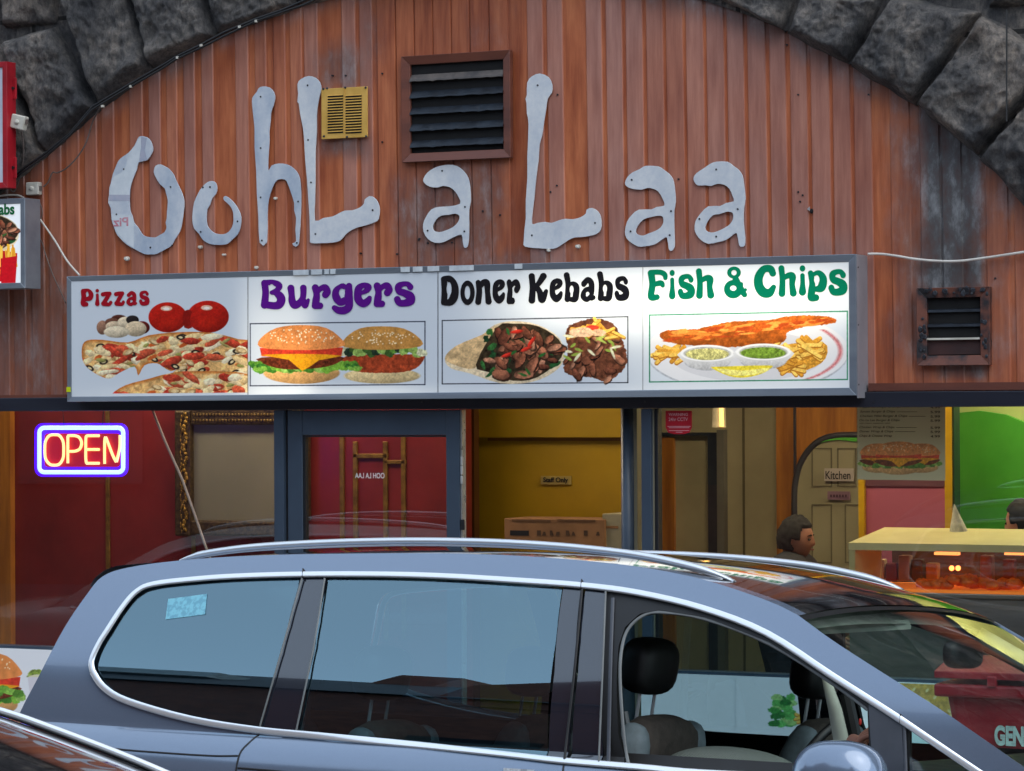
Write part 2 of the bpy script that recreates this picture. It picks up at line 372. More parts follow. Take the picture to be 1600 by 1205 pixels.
# ------------------------------------------------------------------ arch geometry (circle through the traced intrados)
ARCHPX = [(0,300),(40,266),(75,236),(100,215),(145,172),(200,134),(240,106),(300,71),(333,56),(400,29),(450,12),(1200,41),(1250,62),(1320,99),(1360,126),(1430,165),(1490,216),(1522,243),(1600,322)]
A_ = np.array([[P(x, y, -.02).x, P(x, y, -.02).z] for x, y in ARCHPX])
sol = np.linalg.lstsq(np.c_[2*A_, np.ones(len(A_))], (A_**2).sum(1), rcond=None)[0]
AC = (sol[0], sol[1]); AR = math.sqrt(sol[2]+sol[0]**2+sol[1]**2)
def arch_res(x, z): return math.hypot(x-AC[0], z-AC[1])-AR
_ang = [math.atan2(a[1]-AC[1], a[0]-AC[0]) for a in A_]; _dr = [arch_res(*a) for a in A_]
def arch_r(an):                                          # radius incl. traced deviations
    o = sorted(zip(_ang, _dr)); xs = [a for a, _ in o]; ys = [d for _, d in o]
    return AR + float(np.interp(an, xs, ys))

# ------------------------------------------------------------------ cladding
ribs = []                                                # (left px, right px, pinkness) of every raised rib, measured at y=250
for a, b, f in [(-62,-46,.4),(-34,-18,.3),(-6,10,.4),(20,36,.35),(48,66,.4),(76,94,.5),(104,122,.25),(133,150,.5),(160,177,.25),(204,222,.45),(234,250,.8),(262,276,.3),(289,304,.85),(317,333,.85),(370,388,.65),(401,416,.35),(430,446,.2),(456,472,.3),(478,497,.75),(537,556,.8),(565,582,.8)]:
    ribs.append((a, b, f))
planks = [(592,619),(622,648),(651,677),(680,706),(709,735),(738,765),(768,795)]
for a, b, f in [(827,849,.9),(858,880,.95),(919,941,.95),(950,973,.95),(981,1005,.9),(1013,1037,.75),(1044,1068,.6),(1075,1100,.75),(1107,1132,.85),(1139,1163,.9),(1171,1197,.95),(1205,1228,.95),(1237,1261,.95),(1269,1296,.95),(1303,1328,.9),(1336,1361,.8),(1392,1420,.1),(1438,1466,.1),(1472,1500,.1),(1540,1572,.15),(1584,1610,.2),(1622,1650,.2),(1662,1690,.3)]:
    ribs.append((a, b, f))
DEP = .0075
prof = []                                                # x, y, pinkness, tone
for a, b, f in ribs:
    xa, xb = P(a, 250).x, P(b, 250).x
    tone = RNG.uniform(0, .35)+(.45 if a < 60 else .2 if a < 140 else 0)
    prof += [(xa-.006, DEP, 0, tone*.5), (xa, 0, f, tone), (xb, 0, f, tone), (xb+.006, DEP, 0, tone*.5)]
for a, b in planks:
    xa, xb = P(a, 250).x, P(b, 250).x; tone = RNG.uniform(0, .8)
    prof += [(xa-.004, .009, 0, 1.), (xa, .002, .05, tone), (xb, .002, .05, tone), (xb+.004, .009, 0, 1.)]
prof.sort(); prof = [(-9, 0, .3, .3)]+prof+[(9, 0, .3, .3)]
for i in range(1, len(prof)):
    if prof[i][0] <= prof[i-1][0]: prof[i] = (prof[i-1][0]+.0015,)+prof[i][1:]
fine = []                                                # subdivide flats for the stain map
for a, b in zip(prof[:-1], prof[1:]):
    n = max(1, int((b[0]-a[0])/.03)) if abs(a[0]) < 5.5 else 1
    for k in range(n): fine.append(tuple(a[q]+(b[q]-a[q])*k/n for q in range(4)))
fine.append(prof[-1])
zb = P(800, 622).z; zs = np.arange(zb, 6.4, .03)
PX = np.array([f[0] for f in fine])
def softbox(X, Z, x0, x1, z0, z1, s):
    return np.clip((X-x0)/s+.5, 0, 1)*np.clip((x1-X)/s+.5, 0, 1)*np.clip((Z-z0)/s+.5, 0, 1)*np.clip((z1-Z)/s+.5, 0, 1)
XX, ZZ = np.meshgrid(PX, zs)
def wx(px, py=350): return P(px, py).x
def wz(px, py): return P(px, py).z
n_ = fbm(XX, ZZ*.3, .12, 3)
soot = np.zeros_like(XX)
def stain(x0, y0, x1, y1, s, k):
    global soot
    xm, ym = (x0+x1)/2, (y0+y1)/2
    soot = np.maximum(soot, k*softbox(XX+(n_-.5)*s*1.2, ZZ+(n_-.5)*s, P(x0, ym).x, P(x1, ym).x, P(xm, y1).z, P(xm, y0).z, s))
stain(1434,120,1540,470,.10,1.0); stain(1392,180,1566,570,.26,.6); stain(1455,560,1545,590,.06,.8); stain(1560,140,1640,330,.12,.7)
stain(498,70,576,140,.12,.6); stain(500,214,578,246,.07,.65); stain(625,255,785,420,.22,.55); stain(700,20,800,80,.2,.18); stain(582,-20,600,90,.1,.4)
stain(60,380,105,480,.12,.35); stain(-60,430,108,650,.3,.48); stain(630,86,652,256,.05,.35); stain(620,390,860,425,.06,.45); stain(860,385,1330,420,.08,.22)
# grime that follows the arch edge
RR = np.hypot(XX-AC[0], ZZ-AC[1]); soot = np.maximum(soot, np.clip(1-(AR-RR)/.10+(n_-.5)*.8, 0, 1)*.6)
lean = -(ZZ-wz(800, 250))*.010*np.ones_like(XX)          # the sheets lean slightly
V = np.stack([(XX+lean*(np.abs(XX) < 6)), np.tile(np.array([f[1] for f in fine]), (len(zs), 1)), ZZ], -1).reshape(-1, 3)
nx, nz = len(PX), len(zs)
idx = np.arange(nx*nz).reshape(nz, nx)
Fq = np.stack([idx[:-1, :-1], idx[:-1, 1:], idx[1:, 1:], idx[1:, :-1]], -1).reshape(-1, 4)
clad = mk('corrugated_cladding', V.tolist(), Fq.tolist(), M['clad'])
def setcol(o, arr):
    ca = o.data.color_attributes.new('Col', 'FLOAT_COLOR', 'POINT'); ca.data.foreach_set('color', np.asarray(arr, dtype=np.float32).ravel())
rib_pink = np.tile(np.array([f[2] for f in fine]), (nz, 1)); tone = np.tile(np.array([f[3] for f in fine]), (nz, 1))
setcol(clad, np.stack([rib_pink, soot, tone, np.ones_like(rib_pink)], -1).reshape(-1, 4))
setp(clad, 'brown woodgrain corrugated metal cladding that fills the stone arch above the shopfront', 'cladding')
bc = MB(); xa, xb = -9, wx(103, 620)
zt, zb2 = wz(50, 617), wz(50, 628)
xa = AC[0]-AR-.02; bc.box((xa, -.03, zb2), (P(104,622,-.03).x, -.002, zt)); bc.build('edge_trim', M['brown'], clad); bc = MB()
z1, z2 = P(1480, 598, -.03).z, P(1480, 610, -.03).z
bc.box((P(1357,605,-.03).x, -.03, z2), (AC[0]+AR+.02, -.002, z1))
bc.build('edge_trim', M['brown'], clad)
bolts = [(790,115-0),(589,222)]
sb = MB()
for x, y in [(597,115),(597,222),(654,375),(620,397),(754,330),(781,336),(655,373),(563,396),(1006,344),(1060,280),(519,118),(540,118),(871,148),(1229,70),(1247,148),(870,290),(860,300),(1254,305),(1247,300),(1250,315),(1357,148),(668,380),(706,379),(1555,435)]:
    c = P(x, y, -.004); MB().tube([(c.x, -.006, c.z), (c.x, .01, c.z)], .0045, 8).build('fixing_screw', M['screw'], clad)
# anchors / wall plugs left in the sheets
for k, (x, y, r, lab) in enumerate([(197,404,.013,'white wall plug left in the cladding below the big letter O'), (312,386,.010,'white wall plug left in the cladding below the small letter o'), (349,398,.007,'tiny pale wall plug right of the plug under the small letter o'),
                       (902,385,.011,'white wall plug below the bottom of the right-hand letter L'), (857,391,.010,'white wall plug touching the underside of the right-hand letter L'), (400,418,.010,'white wall plug just above the sign over the word Burgers'), (430,310,.009,'white wall plug inside the arch of the letter h')]):
    c = P(x, y, -.012); pmb = MB(); pmb.tube([(c.x, -.02, c.z), (c.x, .02, c.z)], [r*.7, r], 10); pmb.ball((c.x+r*.4, -.018, c.z-r*.3), (r*.8, .008, r*.7), 8, 6)
    setp(pmb.build('wall_plug', M['pvc']), lab, 'wall plug', 'wall plugs in the cladding')
# puncture hole with torn edge
c = P(1268, 330, -.002); hb = MB(); hb.ball((c.x, -.002, c.z), (.009, .003, .012), 8, 6); hb.build('puncture', M['hole'], clad)
c = P(1264, 327, -.006); MB().prism([(c.x-.01, -.006, c.z), (c.x+.004, -.006, c.z-.008), (c.x+.004, -.006, c.z+.012)], (0, .003, 0)).build('torn_edge', M['edge'], clad)

# ------------------------------------------------------------------ the stone arch
arch = empty('stone_arch', (AC[0], 0, 0), 'sooty rock faced stone railway arch around the brown cladding', 'arch')
def stone(name, quad, y0, relief, seed, rows=44):
    """quad: 4 (x,z) corners bottom-left, bottom-right, top-right, top-left; rough pillowed face at y0"""
    q = [np.array(p) for p in quad]
    n = rows; mV = []; 
    for j in range(n+1):
        for i in range(n+1):
            u, v = i/n, j/n
            p = (q[0]*(1-u)+q[1]*u)*(1-v)+(q[3]*(1-u)+q[2]*u)*v
            ed = min(u, 1-u, v, 1-v)*min(np.linalg.norm(q[1]-q[0]), np.linalg.norm(q[3]-q[0]))
            k = min(1, ed/.035); k = math.sin(k*math.pi/2)
            ns = mnoise.fractal(Vector((p[0]*3.1+seed, p[1]*3.1, seed*.7)), 1.0, 2.0, 5)*.05+mnoise.ridged_multi_fractal(Vector((p[0]*9+seed, p[1]*9, seed*.7)), .9, 2.1, 5, 1.0, 2.0)*.022
            jit = mnoise.noise(Vector((p[0]*9, p[1]*9, seed)))*.012*(1-k)
            mV.append((p[0]+jit, y0+.06-(relief+ns)*k-.0, p[1]+jit))
    Fc = [(j*(n+1)+i, j*(n+1)+i+1, (j+1)*(n+1)+i+1, (j+1)*(n+1)+i) for j in range(n) for i in range(n)]
    # skirt to the back
    ring = [i for i in range(n+1)]+[j*(n+1)+n for j in range(1, n+1)]+[n*(n+1)+i for i in range(n-1, -1, -1)]+[j*(n+1) for j in range(n-1, 0, -1)]
    b0 = len(mV); mV += [(mV[r][0], .30, mV[r][2]) for r in ring]
    Fc += [(ring[(i+1) % len(ring)], ring[i], b0+i, b0+(i+1) % len(ring)) for i in range(len(ring))]
    return mk(name, mV, Fc, M['stone'], arch, smooth=True)
YS = -.06
def pz(x, y): v = P(x, y, YS); return (v.x, v.z)
def arcpt(an, dr): return (AC[0]+math.cos(an)*(arch_r(an)+dr), AC[1]+math.sin(an)*(arch_r(an)+dr))
def ang_px(x, y): v = pz(x, y); return math.atan2(v[1]-AC[1], v[0]-AC[0])
# traced joints: (intrados px, outer px)
Lj = [((-70,352),(-190,200)),((67,241),(4,60)),((150,168),(84,38),(86,-40)),((234,108),(188,-60)),((332,56),(312,-30)),((462,9),(440,-80)),((585,-24),(578,-150)),((700,-45),(698,-170)),((830,-50),(832,-180)),((960,-40),(966,-160)),((1085,-20),(1100,-130)),((1222,49),(1245,-12)),((1323,101),(1388,-10)),((1428,164),(1532,18)),((1525,245),(1660,95)),((1640,370),(1800,220))]
gap = .005
for k in range(len(Lj)-1):
    a, b = Lj[k][0], Lj[k][-1]; c_, d = Lj[k+1][0], Lj[k+1][1]
    a, b, c_, d = [np.array(pz(*q)) for q in (a, b, c_, d)]
    # extend outwards
    ext = 1.0 if k in (0, 3, 4, 5, 6, 7, 8, 9, 10, 11, 12, 14) else 1.0
    t = (c_-a)/np.linalg.norm(c_-a)
    stone('arch_stone', [a+t*gap, c_-t*gap, d-t*gap, b+t*gap], YS, .075+.03*RNG.rand(), 3.3*k+1)
# spandrel courses above the ring and beside it
def more(an0, sgn, cnt):                                  # the ring goes on below the frame on both sides
    an = an0
    for k in range(cnt):
        a2 = an+sgn*(.115+.02*RNG.rand()); lo_, hi_ = (an, a2) if sgn < 0 else (a2, an); e = .85+.2*RNG.rand()
        q_ = [arcpt(hi_-.003, .004), arcpt(lo_+.003, .004), arcpt(lo_+.003, e), arcpt(hi_-.003, e)]
        if min(p[1] for p in q_) > .3: stone('arch_stone', q_, YS, .09, 90+k*7.7+sgn, 24)
        an = a2
more(ang_px(-70, 352), 1, 7); more(ang_px(1640, 370), -1, 7)
span = [[(-200,190),(-4,64),(-8,-60),(-200,-60)], [(-1,44),(85,40),(84,-60),(-6,-60)], [(1538,12),(1700,6),(1700,-80),(1530,-80)], [(1392,-14),(1526,-14),(1526,-90),(1392,-90)], [(1662,92),(1760,60),(1760,-80),(1705,-80)],
        [(-200,420),(-72,354),(-195,205),(-330,260)],[(1576,20),(1660,16),(1664,90),(1576,168)]]
for k, q in enumerate(span[:6]):
    stone('wall_stone', [pz(*p) for p in q], YS+.01, .06, 40+k*5.1, 18)
# the backing wall of the viaduct: black mortar plane with the arch cut out
bk = MB(); na = 60; a0, a1 = math.radians(-8), math.radians(188)
inn = [(AC[0]+math.cos(a0+(a1-a0)*i/na)*(arch_r(a0+(a1-a0)*i/na)+.012), AC[1]+math.sin(a0+(a1-a0)*i/na)*(arch_r(a0+(a1-a0)*i/na)+.012)) for i in range(na+1)]
out = []
for (x, z) in inn:
    dx, dz = x-AC[0], z-AC[1]; s_ = min(14/abs(dx) if dx else 99, (8.6-AC[1])/dz if dz > 0 else 99, 99 if dz >= 0 else (AC[1]-0)/-dz)
    out.append((AC[0]+dx*s_, AC[1]+dz*s_))
v = [(x, .0+YS+.045, z) for x, z in inn]+[(x, YS+.045, z) for x, z in out]+[(x, 6.0, z) for x, z in inn]+[(x, 6.0, z) for x, z in out]; n1 = na+1
bk.add(v, [(i, i+1, n1+i+1, n1+i) for i in range(na)]+[(i+1, i, 2*n1+i, 2*n1+i+1) for i in range(na)]+[(n1+i, n1+i+1, 3*n1+i+1, 3*n1+i) for i in range(na)])
bk.build('viaduct_wall', block_mat(), arch)
# piers below the springing, outside the frame
zsp = min(inn[0][1], inn[-1][1])
MB().box((AC[0]-14, YS+.05, 0), (inn[-1][0], 6, zsp+.05)).build('pier', M['stone'], arch)
MB().box((inn[0][0], YS+.05, 0), (AC[0]+14, 6, zsp+.05)).build('pier', M['stone'], arch)
MB().box((AC[0]-14, YS-.1, 8.6), (AC[0]+14, 6, 9.4)).build('parapet', M['stone'], arch)
# cement pipe running down the right stones
mb = MB(); mb.tube([P(1573, y, -.17) for y in (16, 60, 110, 160, 190)], .004, 6)
setp(mb.build('thin_conduit', M['cable_black']), 'thin black conduit running down the stones at the top right', 'conduit')
mb = MB(); pts = [P(x, y, -.13) for x, y in [(0,296),(40,262),(75,236),(110,208),(145,168),(155,160),(205,130),(255,103),(277,88),(315,69),(350,52),(400,30),(440,15),(475,2),(500,-8),(560,-25)]]
mb.tube([p+Vector((0, 0, .004*math.sin(i*2))) for i, p in enumerate(pts)], .007, 6); mb.tube([p+Vector((0, -.006, -.016+.004*math.cos(i*1.7))) for i, p in enumerate(pts)], .006, 6)
ac = mb.build('black_cable', M['cable_black'], smooth=True); setp(ac, 'black twin cable clipped along the left edge of the stone arch', 'cable')
mb = MB()
for x, y in [(400,33),(374,42),(314,71),(277,90),(204,135),(160,166)]:
    c = P(x, y, -.14); mb.box((c.x-.006, c.y-.004, c.z-.006), (c.x+.006, c.y+.01, c.z+.006)); mb.build('cable_clip', M['pvc'], ac); mb = MB()
# ------------------------------------------------------------------ cut metal letters
def galv(name, patches=False):
    mt, nt, b = newmat(name)
    n1 = N(nt, 'ShaderNodeTexNoise', Scale=30, Detail=8, Roughness=.7); L(nt, coords(nt), n1.inputs[0])
    n2 = N(nt, 'ShaderNodeTexNoise', Scale=6, Detail=4); L(nt, coords(nt, (1, 1, .5)), n2.inputs[0])
    a, c_ = (sr(212,217,222), sr(232,234,234)) if not patches else (sr(178,192,208), sr(220,225,230))
    c = mixc(nt, .8, ramp(nt, n2.outputs[0], [(.35, a), (.65, c_)]), ramp(nt, n1.outputs[0], [(.3, (.8,.84,.9,1)), (.6, (1,1,1,1)), (.8, (1.1,1.1,1.1,1))]), 'MULTIPLY')
    L(nt, c, b.inputs['Base Color']); b.inputs['Metallic'].default_value = .25; b.inputs['Roughness'].default_value = .45
    return mt
M['galv'] = galv('brushed_letter_metal'); M['galv2'] = galv('mottled_letter_metal', True)
M['film'] = pm('leftover_white_film', sr(214,220,224), sr(200,208,214), 20, .4)
M['film_lilac'] = pm('leftover_lilac_film', sr(178,178,192), sr(160,168,186), 20, .5)
M['film_red'] = pm('leftover_red_print', sr(190,112,128), sr(200,150,160), 30, .5)
C5 = lambda u, v: (160+u/5.739, 200+v/5.738)
C6 = lambda u, v: (385+u/4.155, 110+v/4.155)
C7 = lambda u, v: (650+u/4.157, 110+v/4.155)
C8 = lambda u, v: (960+u/7.273, 240+v/7.275)
LET = {}
LET['O'] = (C5, [[(345,75),(400,85),(435,120),(455,180),(445,225),(400,290),(325,308),(310,370),(285,430),(262,490),(248,560),(245,640),(250,740),(270,790),(285,850),(320,890),(340,925),(370,965),(420,980),(475,983),(510,965),(560,935),(578,890),(570,850),(580,810),(582,750),(590,665),(583,620),(572,580),(560,540),(515,500),(470,420),(465,380),(480,340),(520,328),(560,345),(600,370),(640,420),(660,470),(700,550),(720,600),(735,660),(730,740),(715,850),(695,930),(650,1000),(620,1055),(560,1090),(490,1128),(440,1133),(380,1130),(290,1085),(220,1045),(140,965),(110,900),(85,820),(78,720),(55,670),(62,600),(65,540),(80,490),(95,420),(130,330),(150,290),(190,255),(235,225),(290,160),(320,95)]], [(195,370),(130,775),(433,1072),(615,530),(628,1055)])
LET['o'] = (C5, [[(985,478),(1018,495),(1030,540),(1020,590),(985,630),(965,690),(940,730),(935,800),(940,870),(970,915),(1010,945),(1060,955),(1110,948),(1150,915),(1175,860),(1178,800),(1170,740),(1140,690),(1095,650),(1088,625),(1105,612),(1150,640),(1195,690),(1225,740),(1245,800),(1240,880),(1215,950),(1165,1000),(1120,1040),(1040,1048),(970,1040),(905,1005),(870,950),(825,900),(810,830),(812,760),(825,670),(860,590),(890,540),(940,490)]], [(905,533),(968,530),(885,932),(1215,838)])
LET['h'] = (C6, [[(105,106),(150,112),(180,145),(187,185),(175,230),(160,275),(157,330),(148,400),(150,450),(143,560),(142,655),(165,620),(210,606),(265,612),(310,640),(340,680),(352,740),(356,850),(350,1000),(343,1095),(338,1130),(320,1145),(300,1125),(325,1110),(320,1040),(325,960),(312,910),(312,860),(290,790),(270,735),(250,708),(200,712),(170,760),(145,840),(137,930),(133,1117),(88,1117),(80,950),(70,800),(65,640),(55,500),(55,380),(45,280),(38,200),(45,170),(70,140),(80,118)]], [(95,172),(95,505),(95,825),(103,1105),(338,852),(330,1120)])
LET['L'] = (C6, [[(405,38),(450,50),(478,80),(487,125),(475,170),(465,220),(457,290),(457,400),(450,500),(448,600),(448,720),(445,850),(445,978),(500,960),(560,950),(600,930),(640,912),(690,910),(740,890),(765,865),(770,840),(800,818),(830,828),(852,855),(866,900),(858,965),(835,985),(780,1005),(720,1020),(670,1045),(640,1070),(610,1105),(560,1118),(480,1122),(420,1120),(415,1090),(412,960),(405,850),(395,700),(385,600),(378,480),(370,380),(350,280),(342,215),(333,205),(338,150),(333,90),(355,58)]], [(400,98),(403,452),(422,728),(450,1063),(822,908)])
LET['a1'] = (C7, [[(215,614),(265,622),(310,655),(340,700),(352,760),(356,850),(345,905),(345,1000),(343,1100),(333,1145),(315,1150),(305,1110),(297,1066),(240,1085),(180,1115),(125,1119),(80,1095),(52,1050),(48,1000),(65,955),(100,905),(150,888),(210,885),(288,868),(280,825),(255,785),(220,758),(175,750),(140,760),(90,755),(55,730),(50,705),(75,665),(120,635),(165,620)], [(285,945),(275,985),(240,1020),(190,1042),(150,1052),(115,1040),(110,1010),(130,970),(165,942),(210,938),(255,930)]], [(172,653),(320,887),(316,1046),(78,1041)])
LET['L2'] = (C7, [[(805,22),(860,45),(885,95),(882,145),(855,185),(845,250),(832,330),(820,420),(803,480),(795,590),(780,700),(768,830),(757,920),(753,998),(790,992),(840,985),(880,992),(930,975),(970,965),(1020,968),(1070,955),(1105,930),(1110,905),(1145,895),(1180,915),(1200,950),(1205,1010),(1190,1050),(1150,1070),(1080,1082),(1030,1085),(985,1105),(935,1140),(890,1158),(810,1155),(710,1145),(702,1110),(707,1030),(715,960),(715,850),(725,700),(725,560),(733,350),(722,280),(720,215),(713,185),(722,160),(724,80),(755,40)]], [(792,98),(755,1072),(1165,991)])
LET['a2'] = (C8, [[(385,142),(500,148),(560,185),(620,230),(665,290),(685,380),(697,550),(680,650),(680,800),(686,1000),(680,1070),(650,1105),(622,1085),(600,955),(560,965),(510,1000),(450,1035),(340,1055),(270,1055),(190,1010),(140,960),(123,890),(145,780),(200,700),(280,640),(420,638),(480,610),(572,592),(550,510),(500,430),(440,400),(375,390),(310,410),(200,400),(140,370),(123,335),(150,270),(210,215),(290,180),(335,150)], [(555,725),(560,780),(530,840),(470,880),(380,915),(330,935),(270,925),(243,890),(265,820),(330,750),(400,725),(480,708),(530,708)]], [(200,300),(647,655),(188,885),(632,928)])
LET['a3'] = (C8, [[(1160,95),(1285,96),(1350,140),(1410,185),(1455,250),(1470,330),(1490,510),(1472,620),(1470,800),(1487,960),(1480,1045),(1450,1058),(1420,1040),(1395,905),(1340,930),(1270,980),(1180,1005),(1070,1025),(990,985),(935,920),(915,860),(925,770),(985,680),(1070,602),(1200,600),(1270,565),(1360,545),(1345,480),(1310,400),(1250,355),(1170,343),(1100,368),(1040,360),(950,362),(910,320),(903,275),(935,225),(1010,175),(1090,120)], [(1350,680),(1352,740),(1320,800),(1250,850),(1160,890),(1100,900),(1045,880),(1033,840),(1060,770),(1120,700),(1190,690),(1270,662),(1315,662)]], [(1160,182),(1405,632),(970,744),(1160,945)])
LAB = {'O': 'big metal letter O with faded white film patches, first letter on the cladding', 'o': 'small curled metal letter o right of the big letter O', 'h': 'tall metal letter h left of the yellow ventilation grille',
       'L': 'tall metal letter L touching the yellow ventilation grille', 'a1': 'metal letter a directly under the big louvred vent', 'L2': 'tall metal letter L right of the big louvred vent',
       'a2': 'metal letter a beside the foot of the right-hand letter L', 'a3': 'last metal letter a of the row, nearest the sooty vent'}
YL = -.010
for k, (cf, ols, scr) in LET.items():
    c0 = P(*cf(*ols[0][0]), YL); top = empty('metal_letter', (c0.x, YL, c0.z), LAB[k], 'letter', 'metal letters on the cladding')
    o2 = []
    for ol in ols:
        pts = spline(ol, 2, True); q = [P(*cf(*p), YL) for p in pts]; o2.append([(p.x, p.z) for p in q])
    v, f = curve_solid(o2, .004, .0008)
    v = [(x, YL+y, z) for x, y, z in v]
    mk('letter_plate', v, f, M['galv2'] if k in 'Ooh' else M['galv'], top)
    for (u, v_) in scr:
        c = P(*cf(u, v_), YL); s = MB(); s.tube([(c.x, YL-.0052, c.z), (c.x, YL, c.z)], .0048, 8); s.build('screw', M['screw'], top)
    if k == 'O':
        def filmp(name, pts, mt, off):
            q = [P(*cf(*p), YL-off) for p in pts]; mk(name, [(p.x, YL-off, p.z) for p in q], [tuple(range(len(q)))], mt, top)
        filmp('white_film', [(345,80),(345,180),(325,300),(308,365),(285,425),(262,488),(246,560),(245,600),(75,600),(66,590),(80,495),(100,440),(170,400),(215,330),(235,230),(290,165),(322,100)], M['film'], .0036)
        filmp('lilac_film', [(345,80),(398,92),(380,200),(400,285),(330,303),(338,240),(348,180)], M['film_lilac'], .0034)
        filmp('grey_film', [(62,600),(246,600),(245,655),(60,655)], M['film_lilac'], .0034)
        filmp('printed_film', [(84,775),(268,780),(285,850),(280,1078),(222,1040),(145,962),(113,900),(88,820)], M['film'], .0036)
        x0, y0 = C5(96, 802); x1, y1 = C5(232, 882)
        text_px('mirrored_print', 'Piz', x0, y0, x1, y1, YL-.0044, M['film_red'], top, mirror=True, bold=.02, proud=0)

# ------------------------------------------------------------------ vents
def frame4(name, x0, y0, x1, y1, bw, Y, d, mat, parent, inset=0.0):
    """mitred frame; traced outer rectangle in px, border in px"""
    a, b = sheet_px(x0, y0, x1, y1, Y); wd = abs(P(x0+bw, (y0+y1)/2, Y).x-a[0])
    X0, X1, Z0, Z1 = a[0], b[0], a[2], b[2]
    I = [(X0+wd, Z0+wd), (X1-wd, Z0+wd), (X1-wd, Z1-wd), (X0+wd, Z1-wd)]; O = [(X0, Z0), (X1, Z0), (X1, Z1), (X0, Z1)]
    for k in range(4):
        q = [O[k], O[(k+1) % 4], I[(k+1) % 4], I[k]]; mb = MB()
        v = [(x, Y+(0 if i < 2 else inset), z) for i, (x, z) in enumerate(q)]+[(x, Y+d, z) for x, z in q]
        mb.add(v, [(0,1,2,3), (7,6,5,4), (1,0,4,5), (2,1,5,6), (3,2,6,7), (0,3,7,4)]); mb.build(name, mat, parent, bevel=.0015, seg=1)
    return X0+wd, X1-wd, Z0+wd, Z1-wd
vt = empty('louvre_vent', P(712, 168, 0), 'large square brown framed vent with dark greasy louvre blades between the letters', 'vent')
X0, X1, Z0, Z1 = frame4('vent_frame', 627, 83, 797, 250, 12, -.035, .034, M['brown'], vt, .012)
mb = MB(); mb.box((X0, -.0065, Z0), (X1, -.003, Z1)); mb.build('vent_backing', M['hole'], vt)
nb = 5
for k in range(nb):
    z = Z1-.035-(Z1-Z0-.03)/nb*(k+.12) ; h = (Z1-Z0)/nb
    seg = 24; v = []; 
    for i in range(seg+1):
        x = X0+(X1-X0)*i/seg; j = mnoise.noise(Vector((x*30, k*3.3, 0)))*.004
        v += [(x, -.0068, z-h*.04), (x, -.028, z-h*.34+j), (x, -.030, z-h*.44+j), (x, -.022, z-h*.46+j), (x, -.0068, z-h*.14)]
    f = [(i*5+q, i*5+(q+1) % 5, (i+1)*5+(q+1) % 5, (i+1)*5+q) for i in range(seg) for q in range(5)]
    mt = M['louvre'] if k else pm('greasy_top_blade', sr(96,88,82), sr(52,50,52), 8, .5, bump=.003)
    mk('louvre_blade', v, f, mt, vt)
yv = empty('ventilation_grille', P(538, 175, 0), 'small yellow painted ventilation grille with two columns of slots beside a letter L', 'ventilation grille')
a, b = sheet_px(502, 137, 574, 216, -.02)
mb = MB(); mb.box((a[0], -.02, a[2]), (b[0], -.012, b[2])); mb.box((a[0]+.01, -.012, a[2]+.01), (b[0]-.01, .0, b[2]-.01)); mb.build('grille_plate', M['yellow_metal'], yv, bevel=.002)
for cx0, cx1 in ((512, 536), (540, 565)):
    for k in range(14):
        y = 149+k*4.35; A0, B0 = sheet_px(cx0, y, cx1, y+2.9, -.021)
        MB().prism([(A0[0], -.0215, A0[2]), (B0[0], -.0215, A0[2]), (B0[0], -.0215, B0[2]), (A0[0], -.0215, B0[2])], (0, .0008, 0)).build('slot', M['hole'], yv)
        MB().add([(A0[0], -.0215, B0[2]+.002), (B0[0], -.0215, B0[2]+.002), (B0[0], -.026, B0[2]-.002), (A0[0], -.026, B0[2]-.002)], [(0,1,2,3)]).build('slot_hood', M['yellow_metal'], yv)
x_ = P(538, 175, -.022); MB().box((x_.x-.002, -.0225, a[2]), (x_.x+.002, -.0205, b[2])).build('centre_rib', M['yellow_metal'], yv)
for (x, y) in [(505,139),(511,138),(539,137),(571,137),(506,213),(542,214),(572,213)]:
    c = P(x, y, -.022); mb = MB(); mb.ball((c.x, -.021, c.z), (.007, .003, .006), 8, 6); mb.build('rusty_fixing', M['tar'], yv)
sv = empty('sooty_vent', P(1490, 512, 0), 'small brown vent caked in black grease under a soot streak, right of the sign', 'vent')
X0, X1, Z0, Z1 = frame4('vent_frame', 1432, 449, 1546, 571, 15, -.04, .039, pm('sooted_brown_frame', sr(108,64,50), sr(34,33,37), 9, .5, bump=.002, lo=.42, hi=.58), sv, .010)
MB().box((X0, -.0065, Z0), (X1, -.003, Z1)).build('vent_backing', M['hole'], sv)
for k, yy in enumerate((484, 507)):
    A0, B0 = sheet_px(1447, yy, 1532, yy+4, -.02); MB().prism([(A0[0], -.02, A0[2]), (B0[0], -.02, A0[2]), (B0[0], -.018, B0[2]), (A0[0], -.018, B0[2])], (0, .012, .005)).build('louvre_blade', M['louvre'], sv, bevel=.001)
A0, B0 = sheet_px(1447, 530, 1532, 554, -.01); MB().box((A0[0], -.013, A0[2]), (B0[0], -.0068, B0[2])).build('rusty_shelf', pm('dark_rust', sr(66,36,32), sr(44,26,26), 8, .7), sv)  # shelf in a dark rust brown
A0, B0 = sheet_px(1447, 528, 1532, 531, -.016); MB().box((A0[0], -.03, A0[2]), (B0[0], -.012, B0[2])).build('louvre_blade', M['pvc'], sv)
gm = MB(); rr = random.Random(5)
def blob(x, y, r):
    c = P(x, y, -.042); sd = rr.random()*50
    gm.ball((c.x, -.0385, c.z), (r*1.0, .0010, r*rr.uniform(.7, 1.6)), 9, 7, fn=lambda q: 1+.35*mnoise.noise(q*2.2+Vector((sd, 0, 0))))
def lumps(n, x0, x1, y0, y1, r0, r1):
    global gm
    for k in range(n):
        gm = MB(); blob(rr.uniform(x0, x1), rr.uniform(y0, y1), rr.uniform(r0, r1)); gm.build('grease_lump', M['tar'], sv, smooth=True)
